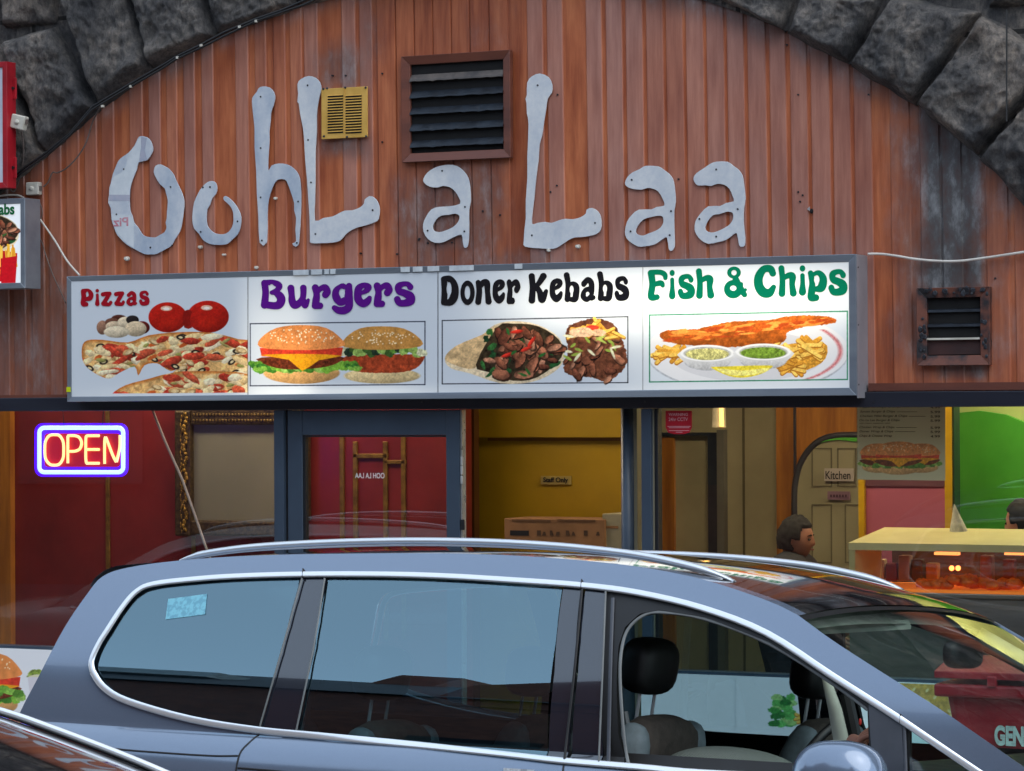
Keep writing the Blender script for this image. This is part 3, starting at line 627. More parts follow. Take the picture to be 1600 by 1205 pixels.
lumps(16, 1440, 1544, 452, 460, .006, .013); lumps(10, 1437, 1445, 470, 560, .006, .011); lumps(8, 1533, 1541, 480, 560, .005, .010)

# ------------------------------------------------------------------ food pictures: painted per vertex in the traced picture plane
class Pic:
    def __init__(s, x0, y0, x1, y1, k=2.0, bg=(225,230,235)):
        f0 = y0 if callable(y0) else (lambda x: y0+0*x); f1 = y1 if callable(y1) else (lambda x: y1+0*x)
        ya, yb = min(f0(x0), f0(x1)), max(f1(x0), f1(x1))
        s.nx, s.ny = int((x1-x0)*k)+1, int((yb-ya)*k)+1
        s.X, T_ = np.meshgrid(np.linspace(x0, x1, s.nx), np.linspace(0, 1, s.ny)); s.Y = f0(s.X)*(1-T_)+f1(s.X)*T_; s.k = k
        s.C = np.zeros(s.X.shape+(3,)); s.C[:] = np.array(bg[:3])/255.
    def put(s, a, col, w=None):
        w = w or (slice(None), slice(None))
        a = np.clip(a, 0, 1)[..., None]; col = np.asarray(col, float)
        if col.max() > 1.5: col = col/255.
        s.C[w] = s.C[w]*(1-a)+col*a
    def win(s, x0, y0, x1, y1):
        j0 = max(0, int((x0-s.X[0, 0])*s.k)-2); j1 = max(j0+1, min(s.nx, int((x1-s.X[0, 0])*s.k)+3))
        jj = min(j0, s.nx-1); je = min(j1-1, s.nx-1); top = min(s.Y[0, jj], s.Y[0, je]); t2 = max(s.Y[0, jj], s.Y[0, je]); ky = s.ny/(s.Y[-1, jj]-s.Y[0, jj])
        i0 = max(0, int((y0-t2)*ky*.98)-4); i1 = max(i0+1, min(s.ny, int((y1-top)*ky*1.02)+5))
        return (slice(i0, i1), slice(j0, j1))
    def ell(s, cx, cy, rx, ry, rot=0, wob=0, seed=0, w=None):
        X, Y = (s.X, s.Y) if w is None else (s.X[w], s.Y[w])
        c_, s_ = math.cos(rot), math.sin(rot); dx, dy = X-cx, Y-cy; u, v = dx*c_+dy*s_, -dx*s_+dy*c_
        r = np.hypot(u/rx, v/ry)
        if wob: r = r+(fbm(X, Y, max(rx, ry)*.6, seed)-.5)*wob
        return (1-r)*min(rx, ry)*1.0, u/rx, v/ry
    def E(s, cx, cy, rx, ry, col, rot=0, wob=0, seed=0, tex=0, lit=0, ts=3):
        R_ = max(rx, ry)*(1+wob*.6)+2; w = s.win(cx-R_, cy-R_, cx+R_, cy+R_)
        if s.X[w].size == 0: return
        d, u, v = s.ell(cx, cy, rx, ry, rot, wob, seed, w); a = np.clip(d+.5, 0, 1)
        c = np.zeros(d.shape+(3,)); c[:] = np.array(col)/255.
        if tex: c *= (1+tex*(fbm(s.X[w], s.Y[w], ts, seed+3)-.5)*2)[..., None]
        if lit: c *= (1+lit*(-v*.7-u*.35)-.25*abs(lit)*np.clip(u*u+v*v, 0, 1))[..., None]
        s.put(a, np.clip(c, 0, 1), w)
    def G(s, pts, col, tex=0, ts=3, seed=0, sm=3, grad=None, wob=0):
        q = spline(pts, sm, True) if sm > 1 else pts; xs = [a[0] for a in q]; ys = [a[1] for a in q]
        w = s.win(min(xs)-5, min(ys)-5, max(xs)+5, max(ys)+5); X, Y = s.X[w], s.Y[w]
        if X.size == 0: return
        XX_, YY_ = (X+(fbm(X, Y, 4, seed)-.5)*wob, Y+(fbm(X, Y, 4, seed+7)-.5)*wob) if wob else (X, Y)
        a = np.clip(poly_sdf(XX_, YY_, q)+.5, 0, 1)
        c = np.zeros(X.shape+(3,)); c[:] = np.array(col)/255.
        if tex: c *= (1+tex*(fbm(X, Y, ts, seed+3)-.5)*2)[..., None]
        if grad: 
            t = np.clip((Y-grad[0])/(grad[1]-grad[0]), 0, 1); c *= (1+(grad[2]-1)*t)[..., None]
        s.put(a, np.clip(c, 0, 1), w)
    def line(s, pts, w_, col):
        for p, q in zip(pts[:-1], pts[1:]):
            w = s.win(min(p[0], q[0])-w_, min(p[1], q[1])-w_, max(p[0], q[0])+w_, max(p[1], q[1])+w_)
            if s.X[w].size: s.put(np.clip(seg_sdf(s.X[w], s.Y[w], p[0], p[1], w_/2, q[0], q[1], w_/2)+.5, 0, 1), col, w)
    def photo(s, bg, amp=.17):
        d = np.clip(np.abs(s.C-np.array(bg[:3])/255.).sum(-1)*6-.35, 0, 1)*np.clip((.88-s.C.min(-1))*5, .12, 1)
        t = (fbm(s.X, s.Y, 2.2, 41)-.5)*2*amp+(fbm(s.X, s.Y, 9, 43)-.5)*amp*1.2+(RNG.rand(*s.X.shape)-.5)*.03
        s.C = np.clip(s.C*(1+t*d)[..., None], 0, 1)
    def build(s, name, Y, mat, parent):
        P3 = PN(s.X, s.Y, Y); idx = np.arange(s.nx*s.ny).reshape(s.ny, s.nx)
        F_ = np.stack([idx[1:, :-1], idx[1:, 1:], idx[:-1, 1:], idx[:-1, :-1]], -1).reshape(-1, 4)
        o = mk(name, P3.tolist(), F_.tolist(), mat, parent)
        lin = np.where(s.C <= .04045, s.C/12.92, ((s.C+.055)/1.055)**2.4)
        setcol(o, np.concatenate([lin.reshape(-1, 3), np.ones((s.nx*s.ny, 1))], 1)); return o
def burger(p, cx, cy, w_, h, kind=0, seed=0):
    """a burger in a printed picture; cx,cy centre, w_,h full size in px"""
    r = random.Random(seed); W, H = w_/2, h/2; t = cy-H
    if kind == 0:    # cheeseburger with tomato
        p.E(cx, cy+H*.62, W*.92, H*.38, (226,170,104), tex=.1, lit=.25, seed=seed)
        for k in range(16): p.E(cx-W+2*W*k/15, cy+H*.40+r.uniform(-.05, .1)*H, W*.16, H*.15, r.choice([(92,150,50),(124,176,60),(66,122,40),(150,190,90)]), wob=.7, seed=k+seed, tex=.3)
        p.G([(cx-W*.95, cy+H*.10), (cx-W*.9, cy+H*.32), (cx-W*.4, cy+H*.5), (cx+W*.4, cy+H*.46), (cx+W*.85, cy+H*.3), (cx+W*.9, cy+H*.05)], (104,46,26), tex=.5, ts=3, seed=seed)
        p.G([(cx-W, cy-H*.22), (cx-W*.96, cy+H*.06), (cx, cy+H*.14), (cx+W*.96, cy+H*.06), (cx+W, cy-H*.24)], (214,62,40), tex=.2, ts=5, seed=seed, sm=1)
        p.G([(cx-W, cy+H*.02), (cx-W*.3, cy+H*.18), (cx+W*.02, cy+H*.56), (cx+W*.42, cy+H*.2), (cx+W, cy+H*.04), (cx, cy-H*.02)], (240,160,28), tex=.08, seed=seed, sm=2)
        p.G([(cx-W, cy-H*.25), (cx-W*.98, cy-H*.55), (cx-W*.6, cy-H*.9), (cx, cy-H), (cx+W*.6, cy-H*.9), (cx+W*.98, cy-H*.5), (cx+W, cy-H*.28), (cx+W*.4, cy-H*.16), (cx-W*.4, cy-H*.16)], (218,134,72), tex=.12, ts=8, seed=seed, grad=(t, cy, 1.08))
    else:            # chicken burger with seeded bun
        p.E(cx, cy+H*.72, W*.96, H*.27, (224,196,142), tex=.1, lit=.25, seed=seed)
        p.G([(cx-W*.85, cy+H*.02), (cx-W*.98, cy+H*.32), (cx-W*.7, cy+H*.56), (cx, cy+H*.62), (cx+W*.7, cy+H*.55), (cx+W, cy+H*.25), (cx+W*.9, cy-H*.02)], (164,66,36), tex=.35, ts=4, seed=seed, wob=2)
        for k in range(18): p.E(cx-W*.95+1.95*W*k/17, cy-H*.15+r.uniform(-.1, .1)*H, W*.12, H*.15, r.choice([(96,140,54),(150,180,90),(216,212,170),(60,90,40),(36,56,40)]), wob=.7, seed=k+seed, tex=.3)
        p.G([(cx-W*.95, cy-H*.28), (cx-W*.92, cy-H*.6), (cx-W*.55, cy-H*.93), (cx, cy-H), (cx+W*.55, cy-H*.92), (cx+W*.93, cy-H*.6), (cx+W*.96, cy-H*.3), (cx, cy-H*.18)], (198,140,70), tex=.14, ts=8, seed=seed, grad=(t, cy, .95))
    for k in range(int(w_*.5)):
        a = r.uniform(0, 6.28); q = math.sqrt(r.random()); p.E(cx+math.cos(a)*q*W*.8, cy-H*.62+math.sin(a)*q*H*.25, max(.6, w_*.009), max(.8, h*.012), (248,226,184), rot=r.uniform(-1, 1))
def chips(p, pts, seed, n, L_=16, w_=3.2):
    r = random.Random(seed)
    for k in range(n):
        x, y = r.choice(pts); x += r.uniform(-7, 7); y += r.uniform(-4, 4); a = r.uniform(-.9, .9)
        dx, dy = math.cos(a)*L_/2, math.sin(a)*L_/2
        c = r.choice([(232,176,70),(244,204,100),(214,150,52),(236,190,88)])
        p.line([(x-dx, y-dy+1.2), (x+dx, y+dy+1.2)], w_, (168,108,36)); p.line([(x-dx, y-dy), (x+dx, y+dy)], w_*.8, c)
def pin(x, y, q):
    c = False; n = len(q)
    for i in range(n):
        x0, y0 = q[i][0], q[i][1]; x1, y1 = q[(i+1) % n][0], q[(i+1) % n][1]
        if (y0 > y) != (y1 > y) and x < (x1-x0)*(y-y0)/(y1-y0)+x0: c = not c
    return c
def meat(p, region, n, seed, pal, s0=5, s1=12):
    r = random.Random(seed); got = 0; q = spline(region, 3, True); xs = [a[0] for a in q]; ys = [a[1] for a in q]
    while got < n:
        x, y = r.uniform(min(xs), max(xs)), r.uniform(min(ys), max(ys))
        if not pin(x, y, q): continue
        a = r.uniform(0, 3.14); rx = r.uniform(s0, s1); ry = rx*r.uniform(.35, .6); c = r.choice(pal)
        p.E(x+.8, y+1.4, rx, ry, tuple(v*.35 for v in c), rot=a, wob=.5, seed=got+seed)
        p.E(x, y, rx*.95, ry*.9, c, rot=a, wob=.6, seed=got+seed, tex=.35, ts=4, lit=.35); got += 1
MEAT = [(142,84,60),(168,108,80),(122,70,50),(186,128,98),(104,58,42),(156,96,70)]
def doner_pic(p, x, y, s):
    """filled pitta; x,y = top-left in px, s = scale (1 = 200 px wide)"""
    T = lambda L_: [(x+a*s, y+b*s) for a, b in L_]
    p.G(T([(0,62),(18,42),(60,24),(80,8),(110,2),(150,8),(185,30),(192,62),(176,84),(140,100),(90,102),(40,86),(10,78)]), (226,204,168), tex=.16, ts=14, seed=3)
    p.G(T([(0,62),(18,42),(60,24),(86,10),(66,50),(48,78),(20,74)]), (214,178,128), tex=.3, ts=9, seed=9)
    p.G(T([(84,12),(110,6),(150,10),(184,32),(188,60),(150,92),(110,98),(70,84),(50,72)]), (54,44,30), tex=.6, ts=6, seed=5)
    r = random.Random(8)
    for k in range(int(22)): p.E(x+r.uniform(60, 180)*s, y+r.uniform(12, 92)*s, r.uniform(5, 11)*s, r.uniform(2.5, 5)*s, r.choice([(38,84,44),(52,104,50),(28,60,36)]), rot=r.uniform(-1.5, 1.5), wob=.8, seed=k, tex=.3)
    meat(p, T([(88,20),(130,14),(176,36),(180,62),(140,86),(100,92),(70,80),(76,50)]), int(46), 21, MEAT, 7*s, 17*s)
    for k in range(4): p.E(x+r.uniform(95, 150)*s, y+r.uniform(14, 60)*s, 10*s, 3*s, (206,50,36), rot=r.uniform(-1, .2), wob=.4, seed=k, lit=.4)
    for k in range(6): p.E(x+r.uniform(70, 176)*s, y+r.uniform(12, 90)*s, r.uniform(4, 9)*s, 2.2*s, (46,100,46), rot=r.uniform(-1.5, 1.5), wob=.8, seed=k+50)
# ------------------------------------------------------------------ the illuminated sign box
YG = -.15
sg = empty('illuminated_sign', P(730, 520, YG), 'long illuminated box sign with aluminium frame listing Pizzas, Burgers, Doner Kebabs and Fish & Chips', 'sign')
# real corners of the face (traced)
tl, tr, br, bl = P(104, 432, YG), P(1337, 397, YG), P(1337, 618, YG), P(104, 628, YG)
X0, X1 = tl.x, tr.x; 
def zline(a, b, x): return a.z+(b.z-a.z)*(x-a.x)/(b.x-a.x)
MB().prism([(X0+.02, YG+.02, bl.z+.015), (X1-.02, YG+.02, br.z+.015), (X1-.02, YG+.02, tr.z-.015), (X0+.02, YG+.02, tl.z-.015)], (0, .13, 0)).build('box_body', M['alu2'], sg)
wd = .026
O = [(X0, bl.z), (X1, br.z), (X1, tr.z), (X0, tl.z)]; wb = .036
I = [(X0+wd, bl.z+wd), (X1-wb, br.z+wb), (X1-wb, tr.z-wb), (X0+wd, tl.z-wd)]
for k, nme in enumerate(('bottom', 'right', 'top', 'left')):
    q = [O[k], O[(k+1) % 4], I[(k+1) % 4], I[k]]
    v = [(x, YG+(0 if i < 2 else .004), z) for i, (x, z) in enumerate(q)]+[(x, YG+.14, z) for x, z in q]
    MB().add(v, [(0,1,2,3), (7,6,5,4), (1,0,4,5), (2,1,5,6), (3,2,6,7), (0,3,7,4)]).build('frame_rail', M['alu'], sg, bevel=.002)
MB().box((X1+.001, YG+.004, br.z-.012), (X1+.004, YG+.15, tr.z-.002)).build('end_cap', M['alu2'], sg)
for z in (tr.z-.06, (tr.z+br.z)/2, br.z+.05): MB().tube([(X1+.006, YG+.02, z), (X1+.002, YG+.02, z)], .004, 8).build('screw', M['screw'], sg)
c = P(107, 609, YG-.002); MB().box((c.x-.012, YG-.003, c.z-.012), (c.x+.012, YG, c.z+.014)).build('yellow_tape', pm('fluorescent_tape', sr(206,222,20), None, 20, .4), sg)
tp = pm('torn_tape', sr(205,212,216), sr(180,188,194), 30, .5)
for (x0, x1) in [(458,482),(486,503),(507,514),(516,524),(626,640),(645,660),(668,686),(702,740),(804,816)]:
    y = 432-(x0-104)*35/1233+3.5; a, b = sheet_px(x0, y-3.5, x1, y+4.5, YG-.002); MB().box((a[0], YG-.003, a[2]), (b[0], YG-.0005, b[2])).build('torn_tape', tp, sg)
# back light: soft tubes behind the face (object space of the face is world space)
def backlight(nt):
    tc = N(nt, 'ShaderNodeTexCoord'); sp = N(nt, 'ShaderNodeSeparateXYZ'); L(nt, tc.outputs['Object'], sp.inputs[0])
    cc = P(1130, 485, YG); acc = None
    def gauss(x, z, sx, sz, amp):
        t = []
        for s_, c_, r_ in ((0, x, sx), (2, z, sz)):
            a = N(nt, 'ShaderNodeMath', _operation='SUBTRACT'); L(nt, sp.outputs[s_], a.inputs[0]); a.inputs[1].default_value = c_
            b = N(nt, 'ShaderNodeMath', _operation='DIVIDE'); L(nt, a.outputs[0], b.inputs[0]); b.inputs[1].default_value = r_
            p = N(nt, 'ShaderNodeMath', _operation='ABSOLUTE'); L(nt, b.outputs[0], p.inputs[0])
            p2 = N(nt, 'ShaderNodeMath', _operation='POWER'); L(nt, p.outputs[0], p2.inputs[0]); p2.inputs[1].default_value = 4.0 if s_ == 0 else 2.0; t.append(p2)
        s = N(nt, 'ShaderNodeMath', _operation='ADD'); L(nt, t[0].outputs[0], s.inputs[0]); L(nt, t[1].outputs[0], s.inputs[1])
        n = N(nt, 'ShaderNodeMath', _operation='MULTIPLY'); L(nt, s.outputs[0], n.inputs[0]); n.inputs[1].default_value = -1
        e = N(nt, 'ShaderNodeMath', _operation='EXPONENT'); L(nt, n.outputs[0], e.inputs[0])
        m_ = N(nt, 'ShaderNodeMath', _operation='MULTIPLY'); L(nt, e.outputs[0], m_.inputs[0]); m_.inputs[1].default_value = amp; return m_.outputs[0]
    r = []
    for (x0, x1, y, hz, amp) in BL: 
        a, b = P(x0, y, YG), P(x1, y, YG); r.append(gauss((a.x+b.x)/2, (a.z+b.z)/2, (b.x-a.x)/2, hz, amp))
    o = r[0]
    for q in r[1:]:
        s = N(nt, 'ShaderNodeMath', _operation='ADD'); L(nt, o, s.inputs[0]); L(nt, q, s.inputs[1]); o = s.outputs[0]
    return o
BL = [(800,1350,470,.16,.60), (960,1345,560,.30,.12), (375,490,560,.38,.24), (385,660,612,.03,.10), (120,690,618,.05,.05), (700,1340,614,.035,.06)]
for m_ in ('printface', 'txtface'): pass
M['print'] = attrmat('printed_face', .22, emis_fn=backlight)
_nt = M['print'].node_tree; _b = _nt.nodes['Principled BSDF']; _a = [n for n in _nt.nodes if n.type == 'ATTRIBUTE'][0]
L(_nt, mixc(_nt, 1.0, _a.outputs['Color'], (1.0, .88, .66, 1), 'MULTIPLY'), _b.inputs['Emission Color'])
def inkmat(name, c):
    mt, nt, b = newmat(name); b.inputs['Base Color'].default_value = c; b.inputs['Roughness'].default_value = .25; b.inputs['Emission Color'].default_value = tuple(x*.3 for x in c[:3])+(1,)
    L(nt, backlight(nt), b.inputs['Emission Strength']); return mt
bg = (208,215,222)
xt = lambda x: 432-(x-104)*35/1233; xb_ = lambda x: 628-(x-104)*10/1233
YF = YG+.006
panels = [(110, 387.0), (388.0, 684.0), (685.0, 1004), (1005, 1334)]
for k, (xa, xb) in enumerate(panels):
    p = Pic(xa, lambda x: xt(x)+8, xb, lambda x: xb_(x)-8, 2.0 if k else 2.2, bg)
    if k == 0:
        # pizza: sauce/cheese base, crust, toppings
        up = [(128,543),(136,532),(160,531),(200,535),(232,524),(280,519),(330,520),(372,530),(392,540),(392,622),(240,622),(300,600),(260,577),(245,568),(226,571),(216,587),(210,573),(186,583),(170,592),(146,582),(130,566)]
        r = random.Random(4)
        mush = [(186,498,12,6,(74,38,30)),(160,512,9,11,(150,110,88)),(176,504,12,7,(104,66,52)),(178,510,13,8,(206,182,150)),(196,505,13,10,(216,196,164)),(222,512,12,10,(96,30,26)),(207,500,10,7,(38,34,34)),(212,514,17,12,(208,186,152)),(182,519,20,9,(222,204,172))]
        for (x, y, a, b, c_) in mush: p.E(x, y, a, b, c_, tex=.1, lit=.35)
        for (cx, cy, rx, ry) in ((262,496,30,23.5), (325,495,32.5,25)):
            p.E(cx, cy, rx, ry, (178,30,20), tex=.06, lit=.22, ts=12)
            d, u, v = p.ell(cx, cy, rx, ry); p.put(np.clip(1-np.hypot((u+.0)/.8, (v-.35)/.5), 0, 1)*.5*(d > 0), (214,44,22))
            p.E(cx-2, cy-14, 9, 4, (240,190,160)); p.E(cx-2, cy-13.5, 5, 2.2, (252,236,224))
        p.G([(294,484),(300,488),(296,500),(300,512),(288,512),(286,490)], (140,24,18), sm=2)
        def pizza(region, seed, n):
            q = spline(region, 3, True); d = poly_sdf(p.X, p.Y, q)
            a = p.G(region, (226,176,110), tex=.4, ts=7, seed=seed)
            p.put(np.clip(d+.5, 0, 1)*np.clip(1-d/6, 0, 1), (196,108,44)); base = p.C.copy()
            rr_ = random.Random(seed); k = 0
            while k < n:
                x, y = rr_.uniform(125, 392), rr_.uniform(515, 620)
                j = int((x-p.X[0, 0])*p.k); i = int((y-p.Y[0, min(max(j, 0), p.nx-1)])*p.k)
                if not (0 <= i < p.ny and 0 <= j < p.nx) or d[i, j] < 4: continue
                k += 1; t = rr_.random(); ro = rr_.uniform(-.6, .6)
                if t < .22: p.E(x, y, rr_.uniform(10, 19), rr_.uniform(4, 7), rr_.choice([(190,66,44),(204,88,58),(176,56,40)]), rot=ro, wob=.5, seed=k, tex=.35, lit=.3)
                elif t < .64: p.E(x, y, rr_.uniform(8, 20), rr_.uniform(3, 7), rr_.choice([(242,214,162),(236,200,140),(246,226,186)]), rot=ro, wob=.8, seed=k, tex=.15, lit=.2)
                elif t < .72: p.E(x, y, rr_.uniform(5, 10), rr_.uniform(2.2, 3.6), rr_.choice([(150,146,80),(170,156,90),(116,110,60)]), rot=ro, wob=.5, seed=k, lit=.3)
                elif t < .82: p.E(x, y, 7, 4, (44,36,30), rot=ro); p.E(x, y, 3.4, 1.8, (222,200,150), rot=ro)
                elif t < .92: p.E(x, y, 9, 4.5, (190,148,96), rot=ro, wob=.5, seed=k, lit=.3); p.E(x+1, y+.5, 6, 2.6, (226,196,144), rot=ro)
                else: p.E(x, y, 8, 3, (206,96,44), rot=ro, wob=.8, seed=k)
            m_ = np.clip(poly_sdf(p.X, p.Y, q)+.5, 0, 1)[..., None]
            return m_
        keep = p.C.copy(); m1 = pizza(up, 5, 165); p.C = p.C*m1+keep*(1-m1)
        gapw = [(205,592),(225,578),(250,571),(262,582),(300,576),(290,592),(240,600),(200,606)]
        p.G([(214,590),(228,574),(246,570),(262,581),(276,577),(262,586),(236,590),(206,604),(186,604)], bg, sm=2)
        keep = p.C.copy(); m1 = pizza([(175,616),(196,602),(232,592),(262,584),(300,580),(395,586),(395,626),(180,626)], 9, 60); p.C = p.C*m1+keep*(1-m1)
        p.put(np.clip(poly_sdf(p.X, p.Y, [(110, 615.5), (392, 613.5), (392, 640), (110, 640)])+.5, 0, 1), bg)
        p.put(np.clip(p.X-386, 0, 1)*.6, (150,155,160))
    if k == 1:
        p.line([(391,506),(664,502.5),(664,601),(391,603)], 1.6, (40,44,60)); p.line([(391,603),(391,506)], 1.4, (40,44,60))
        burger(p, 597, 555, 124, 90, 1, 5); burger(p, 471, 554, 130, 92, 0, 2)
        for q in range(12): p.E(395+q*3+(130 if q > 5 else 0), 568+(q % 3)*4, 7, 4, [(96,150,50),(60,120,44),(130,180,70)][q % 3], wob=.8, seed=q, tex=.3)
        p.put(np.clip(p.X-683, 0, 1), (120,126,134))
    if k == 2:
        p.line([(691,501),(981,495),(981,598),(691,600),(691,501)], 1.5, (34,36,44))
        doner_pic(p, 695, 500, .97)
        r = random.Random(3)
        reg = [(884,520),(896,505),(930,498),(958,506),(972,530),(980,560),(972,580),(948,596),(925,590),(895,588),(880,576),(888,550)]
        p.G(reg, (110,64,44), tex=.5, ts=6, seed=4, wob=4)
        meat(p, reg, 26, 31, MEAT, 6, 13)
        chips(p, [(905,512),(930,506),(950,514),(900,520),(960,525),(925,516)], 5, 22, 20, 5)
        for q in range(16): p.E(r.uniform(885, 965), r.uniform(525, 565), r.uniform(5, 10), 2.2, r.choice([(180,196,90),(206,210,140),(232,226,186),(150,170,70)]), rot=r.uniform(-1.2, 1.2), wob=.5, seed=q)
        p.E(925, 512, 10, 4, (206,64,44), wob=.4); p.E(910, 520, 20, 7, (232,190,150), wob=.9, seed=2, tex=.2); p.E(936, 520, 12, 5, (226,180,140), wob=.9, seed=4, tex=.2)
    if k == 3:
        p.line([(1015,492.5),(1324,486.5),(1324,593),(1015,597),(1015,492.5)], 1.8, (36,120,84))
        inside = np.clip(poly_sdf(p.X, p.Y, [(1016.5,494),(1322.5,488),(1322.5,591.5),(1016.5,595.5)])+.5, 0, 1)[..., None]; keep = p.C.copy()
        p.E(1168, 552, 158, 62, (176,180,186)); p.E(1168, 549, 158, 62, (222,222,224)); d, u, v = p.ell(1168, 549, 158, 62)
        p.put(np.clip(1-np.abs(d-5)/2.2, 0, 1)*(p.X > 1150)*(p.Y > 515), (196,110,112)); p.E(1168, 556, 120, 40, (206,206,210))
        chips(p, [(1050,548),(1065,555),(1040,552)], 8, 16, 30, 7); p.G([(1215,542),(1285,534),(1290,560),(1262,578),(1222,582),(1205,560)], (206,146,52), tex=.3); chips(p, [(1240,548),(1265,540),(1225,560),(1270,550),(1240,572),(1205,545)], 12, 54, 32, 7)
        fish = [(1032,520),(1050,516),(1090,514),(1140,503),(1200,500),(1240,493),(1285,494),(1306,499),(1300,506),(1260,510),(1230,520),(1225,534),(1180,540),(1130,543),(1080,540),(1050,536),(1034,530)]
        p.G(fish, (200,100,34), tex=.35, ts=7, seed=6, wob=3, grad=(495, 545, .72)); r = random.Random(2)
        for q in range(70):
            t = r.random(); p.E(1045+t*245, 522-t*22+r.uniform(-5, 16)*(1-t*.7), r.uniform(5, 16), r.uniform(1.2, 3), r.choice([(222,128,52),(190,84,30),(228,150,66),(176,70,28)]), rot=r.uniform(-.3, .1), wob=.8, seed=q)
        for (cx, cy, rx, c1) in ((1105,552,42,(196,190,120)), (1193,550,43,(112,142,50))):
            p.E(cx, cy+13, rx*.85, 14, (168,170,176)); p.G([(cx-rx, cy-2), (cx-rx*.85, cy+14), (cx-rx*.4, cy+25), (cx+rx*.4, cy+25), (cx+rx*.85, cy+14), (cx+rx, cy-2)], (222,222,222), sm=3, grad=(cy, cy+26, .8))
            p.E(cx, cy, rx, 13, (238,238,236)); p.E(cx, cy+.5, rx*.88, 10.5, (180,180,176)); p.E(cx, cy+1.5, rx*.82, 9, c1, tex=.45, ts=3, wob=.15)
        p.G([(1112,575),(1125,573),(1200,571),(1205,575),(1190,584),(1165,590),(1140,588)], (226,206,60), tex=.12, sm=3); p.G([(1120,576),(1160,579),(1203,575),(1190,583),(1165,587),(1140,586)], (244,232,130), tex=.2, sm=3)
        p.C = p.C*inside+keep*(1-inside)
    p.photo(bg)
    # clip to the face quad by pulling the outermost rows inside the frame
    o = p.build('face_panel', YF, M['print'], sg)
# groovy lettering --------------------------------------------------
G = {}
def gl(ch, box, strokes, holes=(), ells=()): G[ch] = (box, strokes, holes, ells)
gl('B', (45,75,285,362), [[(82,108,33),(92,200,33),(82,318,36)], [(90,103,27),(170,103,28),(222,132,32),(205,172,26),(160,196,22)], [(150,198,20),(215,218,36),(242,262,42),(225,312,40),(180,325,36),(110,318,34)]], [(150,145,22,27), (158,247,28,27)])
gl('u', (300,122,520,358), [[(335,156,34),(343,220,31),(348,280,36),(372,318,38),(415,300,34),(448,255,30),(456,200,30),(455,154,32)], [(452,255,26),(470,322,30),(492,290,22),(502,270,16)]])
gl('r', (532,115,720,357), [[(570,152,34),(583,215,31),(578,270,36),(568,325,33)], [(568,325,32),(615,325,32)], [(590,190,24),(625,158,26),(665,152,34),(686,190,34),(668,218,34)]])
gl('g', (728,105,925,408), [[(825,140,30),(778,185,40),(772,245,38),(808,290,34),(850,278,36)], [(892,135,30),(888,230,40),(892,330,36),(850,368,38),(790,368,34),(754,345,26)], [(835,135,26),(870,150,22)]], [(825,200,28,40)])
gl('e', (942,103,1113,342), [[(1010,205,18),(1062,178,26),(1078,146,34),(1035,128,26),(988,158,34),(978,220,36),(988,272,38),(1030,305,36),(1072,282,34),(1092,250,22)]])
gl('s', (1327,95,1525,333), [[(1482,146,30),(1458,118,24),(1410,118,25),(1370,142,33),(1378,186,33),(1428,205,35),(1480,235,42),(1482,278,42),(1430,300,34),(1378,296,32),(1358,264,32)]])
gl('P', (92,122,205,280), [[(114,144,21),(120,200,23),(114,255,22),(142,260,19)], [(120,140,18),(160,142,20),(184,170,21),(176,204,22),(140,215,18)]], [(150,165,11,17)])
gl('i', (218,122,262,280), [[(240,139,16)], [(240,176,13),(241,215,14),(240,256,21)]])
gl('z', (270,148,375,277), [[(290,172,19),(318,166,18),(352,163,16)], [(352,166,16),(322,210,19),(296,252,18)], [(296,254,22),(345,261,16),(360,243,15)]])
gl('a', (500,145,595,275), [[(520,180,17),(545,160,16),(568,175,18),(570,212,19),(566,250,17),(584,252,12)], [(562,205,13),(530,218,17),(516,245,17),(540,262,14),(562,247,14)]], [(545,232,11,10)])
gl('D', (45,58,187,297), [[(70,84,24),(76,180,25),(70,272,24)], [(75,78,20),(120,85,27),(152,140,33),(153,220,34),(125,266,30),(75,276,20)]], [(112,162,20,55)])
gl('o', (203,97,320,294), [], [(260,193,22,54)], [(261,195,58,98)])
gl('n', (325,90,452,292), [[(346,112,20),(355,180,23),(346,268,24)], [(358,150,18),(385,115,24),(414,118,26),(420,190,21),(428,265,25)]])
gl('K', (752,35,907,280), [[(778,60,25),(785,150,24),(779,255,27)], [(800,158,18),(838,112,22),(870,60,27)], [(812,140,20),(842,190,24),(860,250,28),(892,180,16)]])
gl('b', (1035,30,1160,272), [[(1060,52,24),(1072,130,22),(1066,246,24)], [(1075,140,18),(1108,122,20),(1136,145,26),(1135,210,26),(1125,246,25),(1085,246,18)]], [(1100,168,16,32)])
gl('F', (32,80,185,312), [[(60,106,26),(70,190,25),(60,285,25),(104,288,22)], [(60,100,20),(130,100,20),(163,118,20),(168,144,16)], [(80,192,18),(125,182,22),(142,186,20),(148,200,16)]])
gl('h', (398,68,540,302), [[(422,92,23),(430,180,22),(426,276,26)], [(440,165,16),(474,145,22),(505,152,27),(503,210,22),(512,273,27)]])
gl('&', (613,55,787,298), [[(700,150,24),(745,235,24),(768,270,20)], [(738,250,18),(744,188,14)], [(745,245,14),(775,232,12)]], [(688,103,20,20), (682,220,24,20)], [(688,102,52,46), (682,228,70,70)])
gl('C', (843,45,1008,290), [[(982,108,25),(962,74,28),(912,78,28),(876,135,33),(876,200,35),(908,250,37),(955,256,32),(988,212,19)]])
gl('p', (1245,83,1392,320), [[(1268,106,21),(1280,180,23),(1277,240,28),(1272,292,26),(1308,292,26)], [(1290,116,16),(1330,108,24),(1362,150,30),(1350,215,32),(1308,228,20)]], [(1315,155,20,33)])
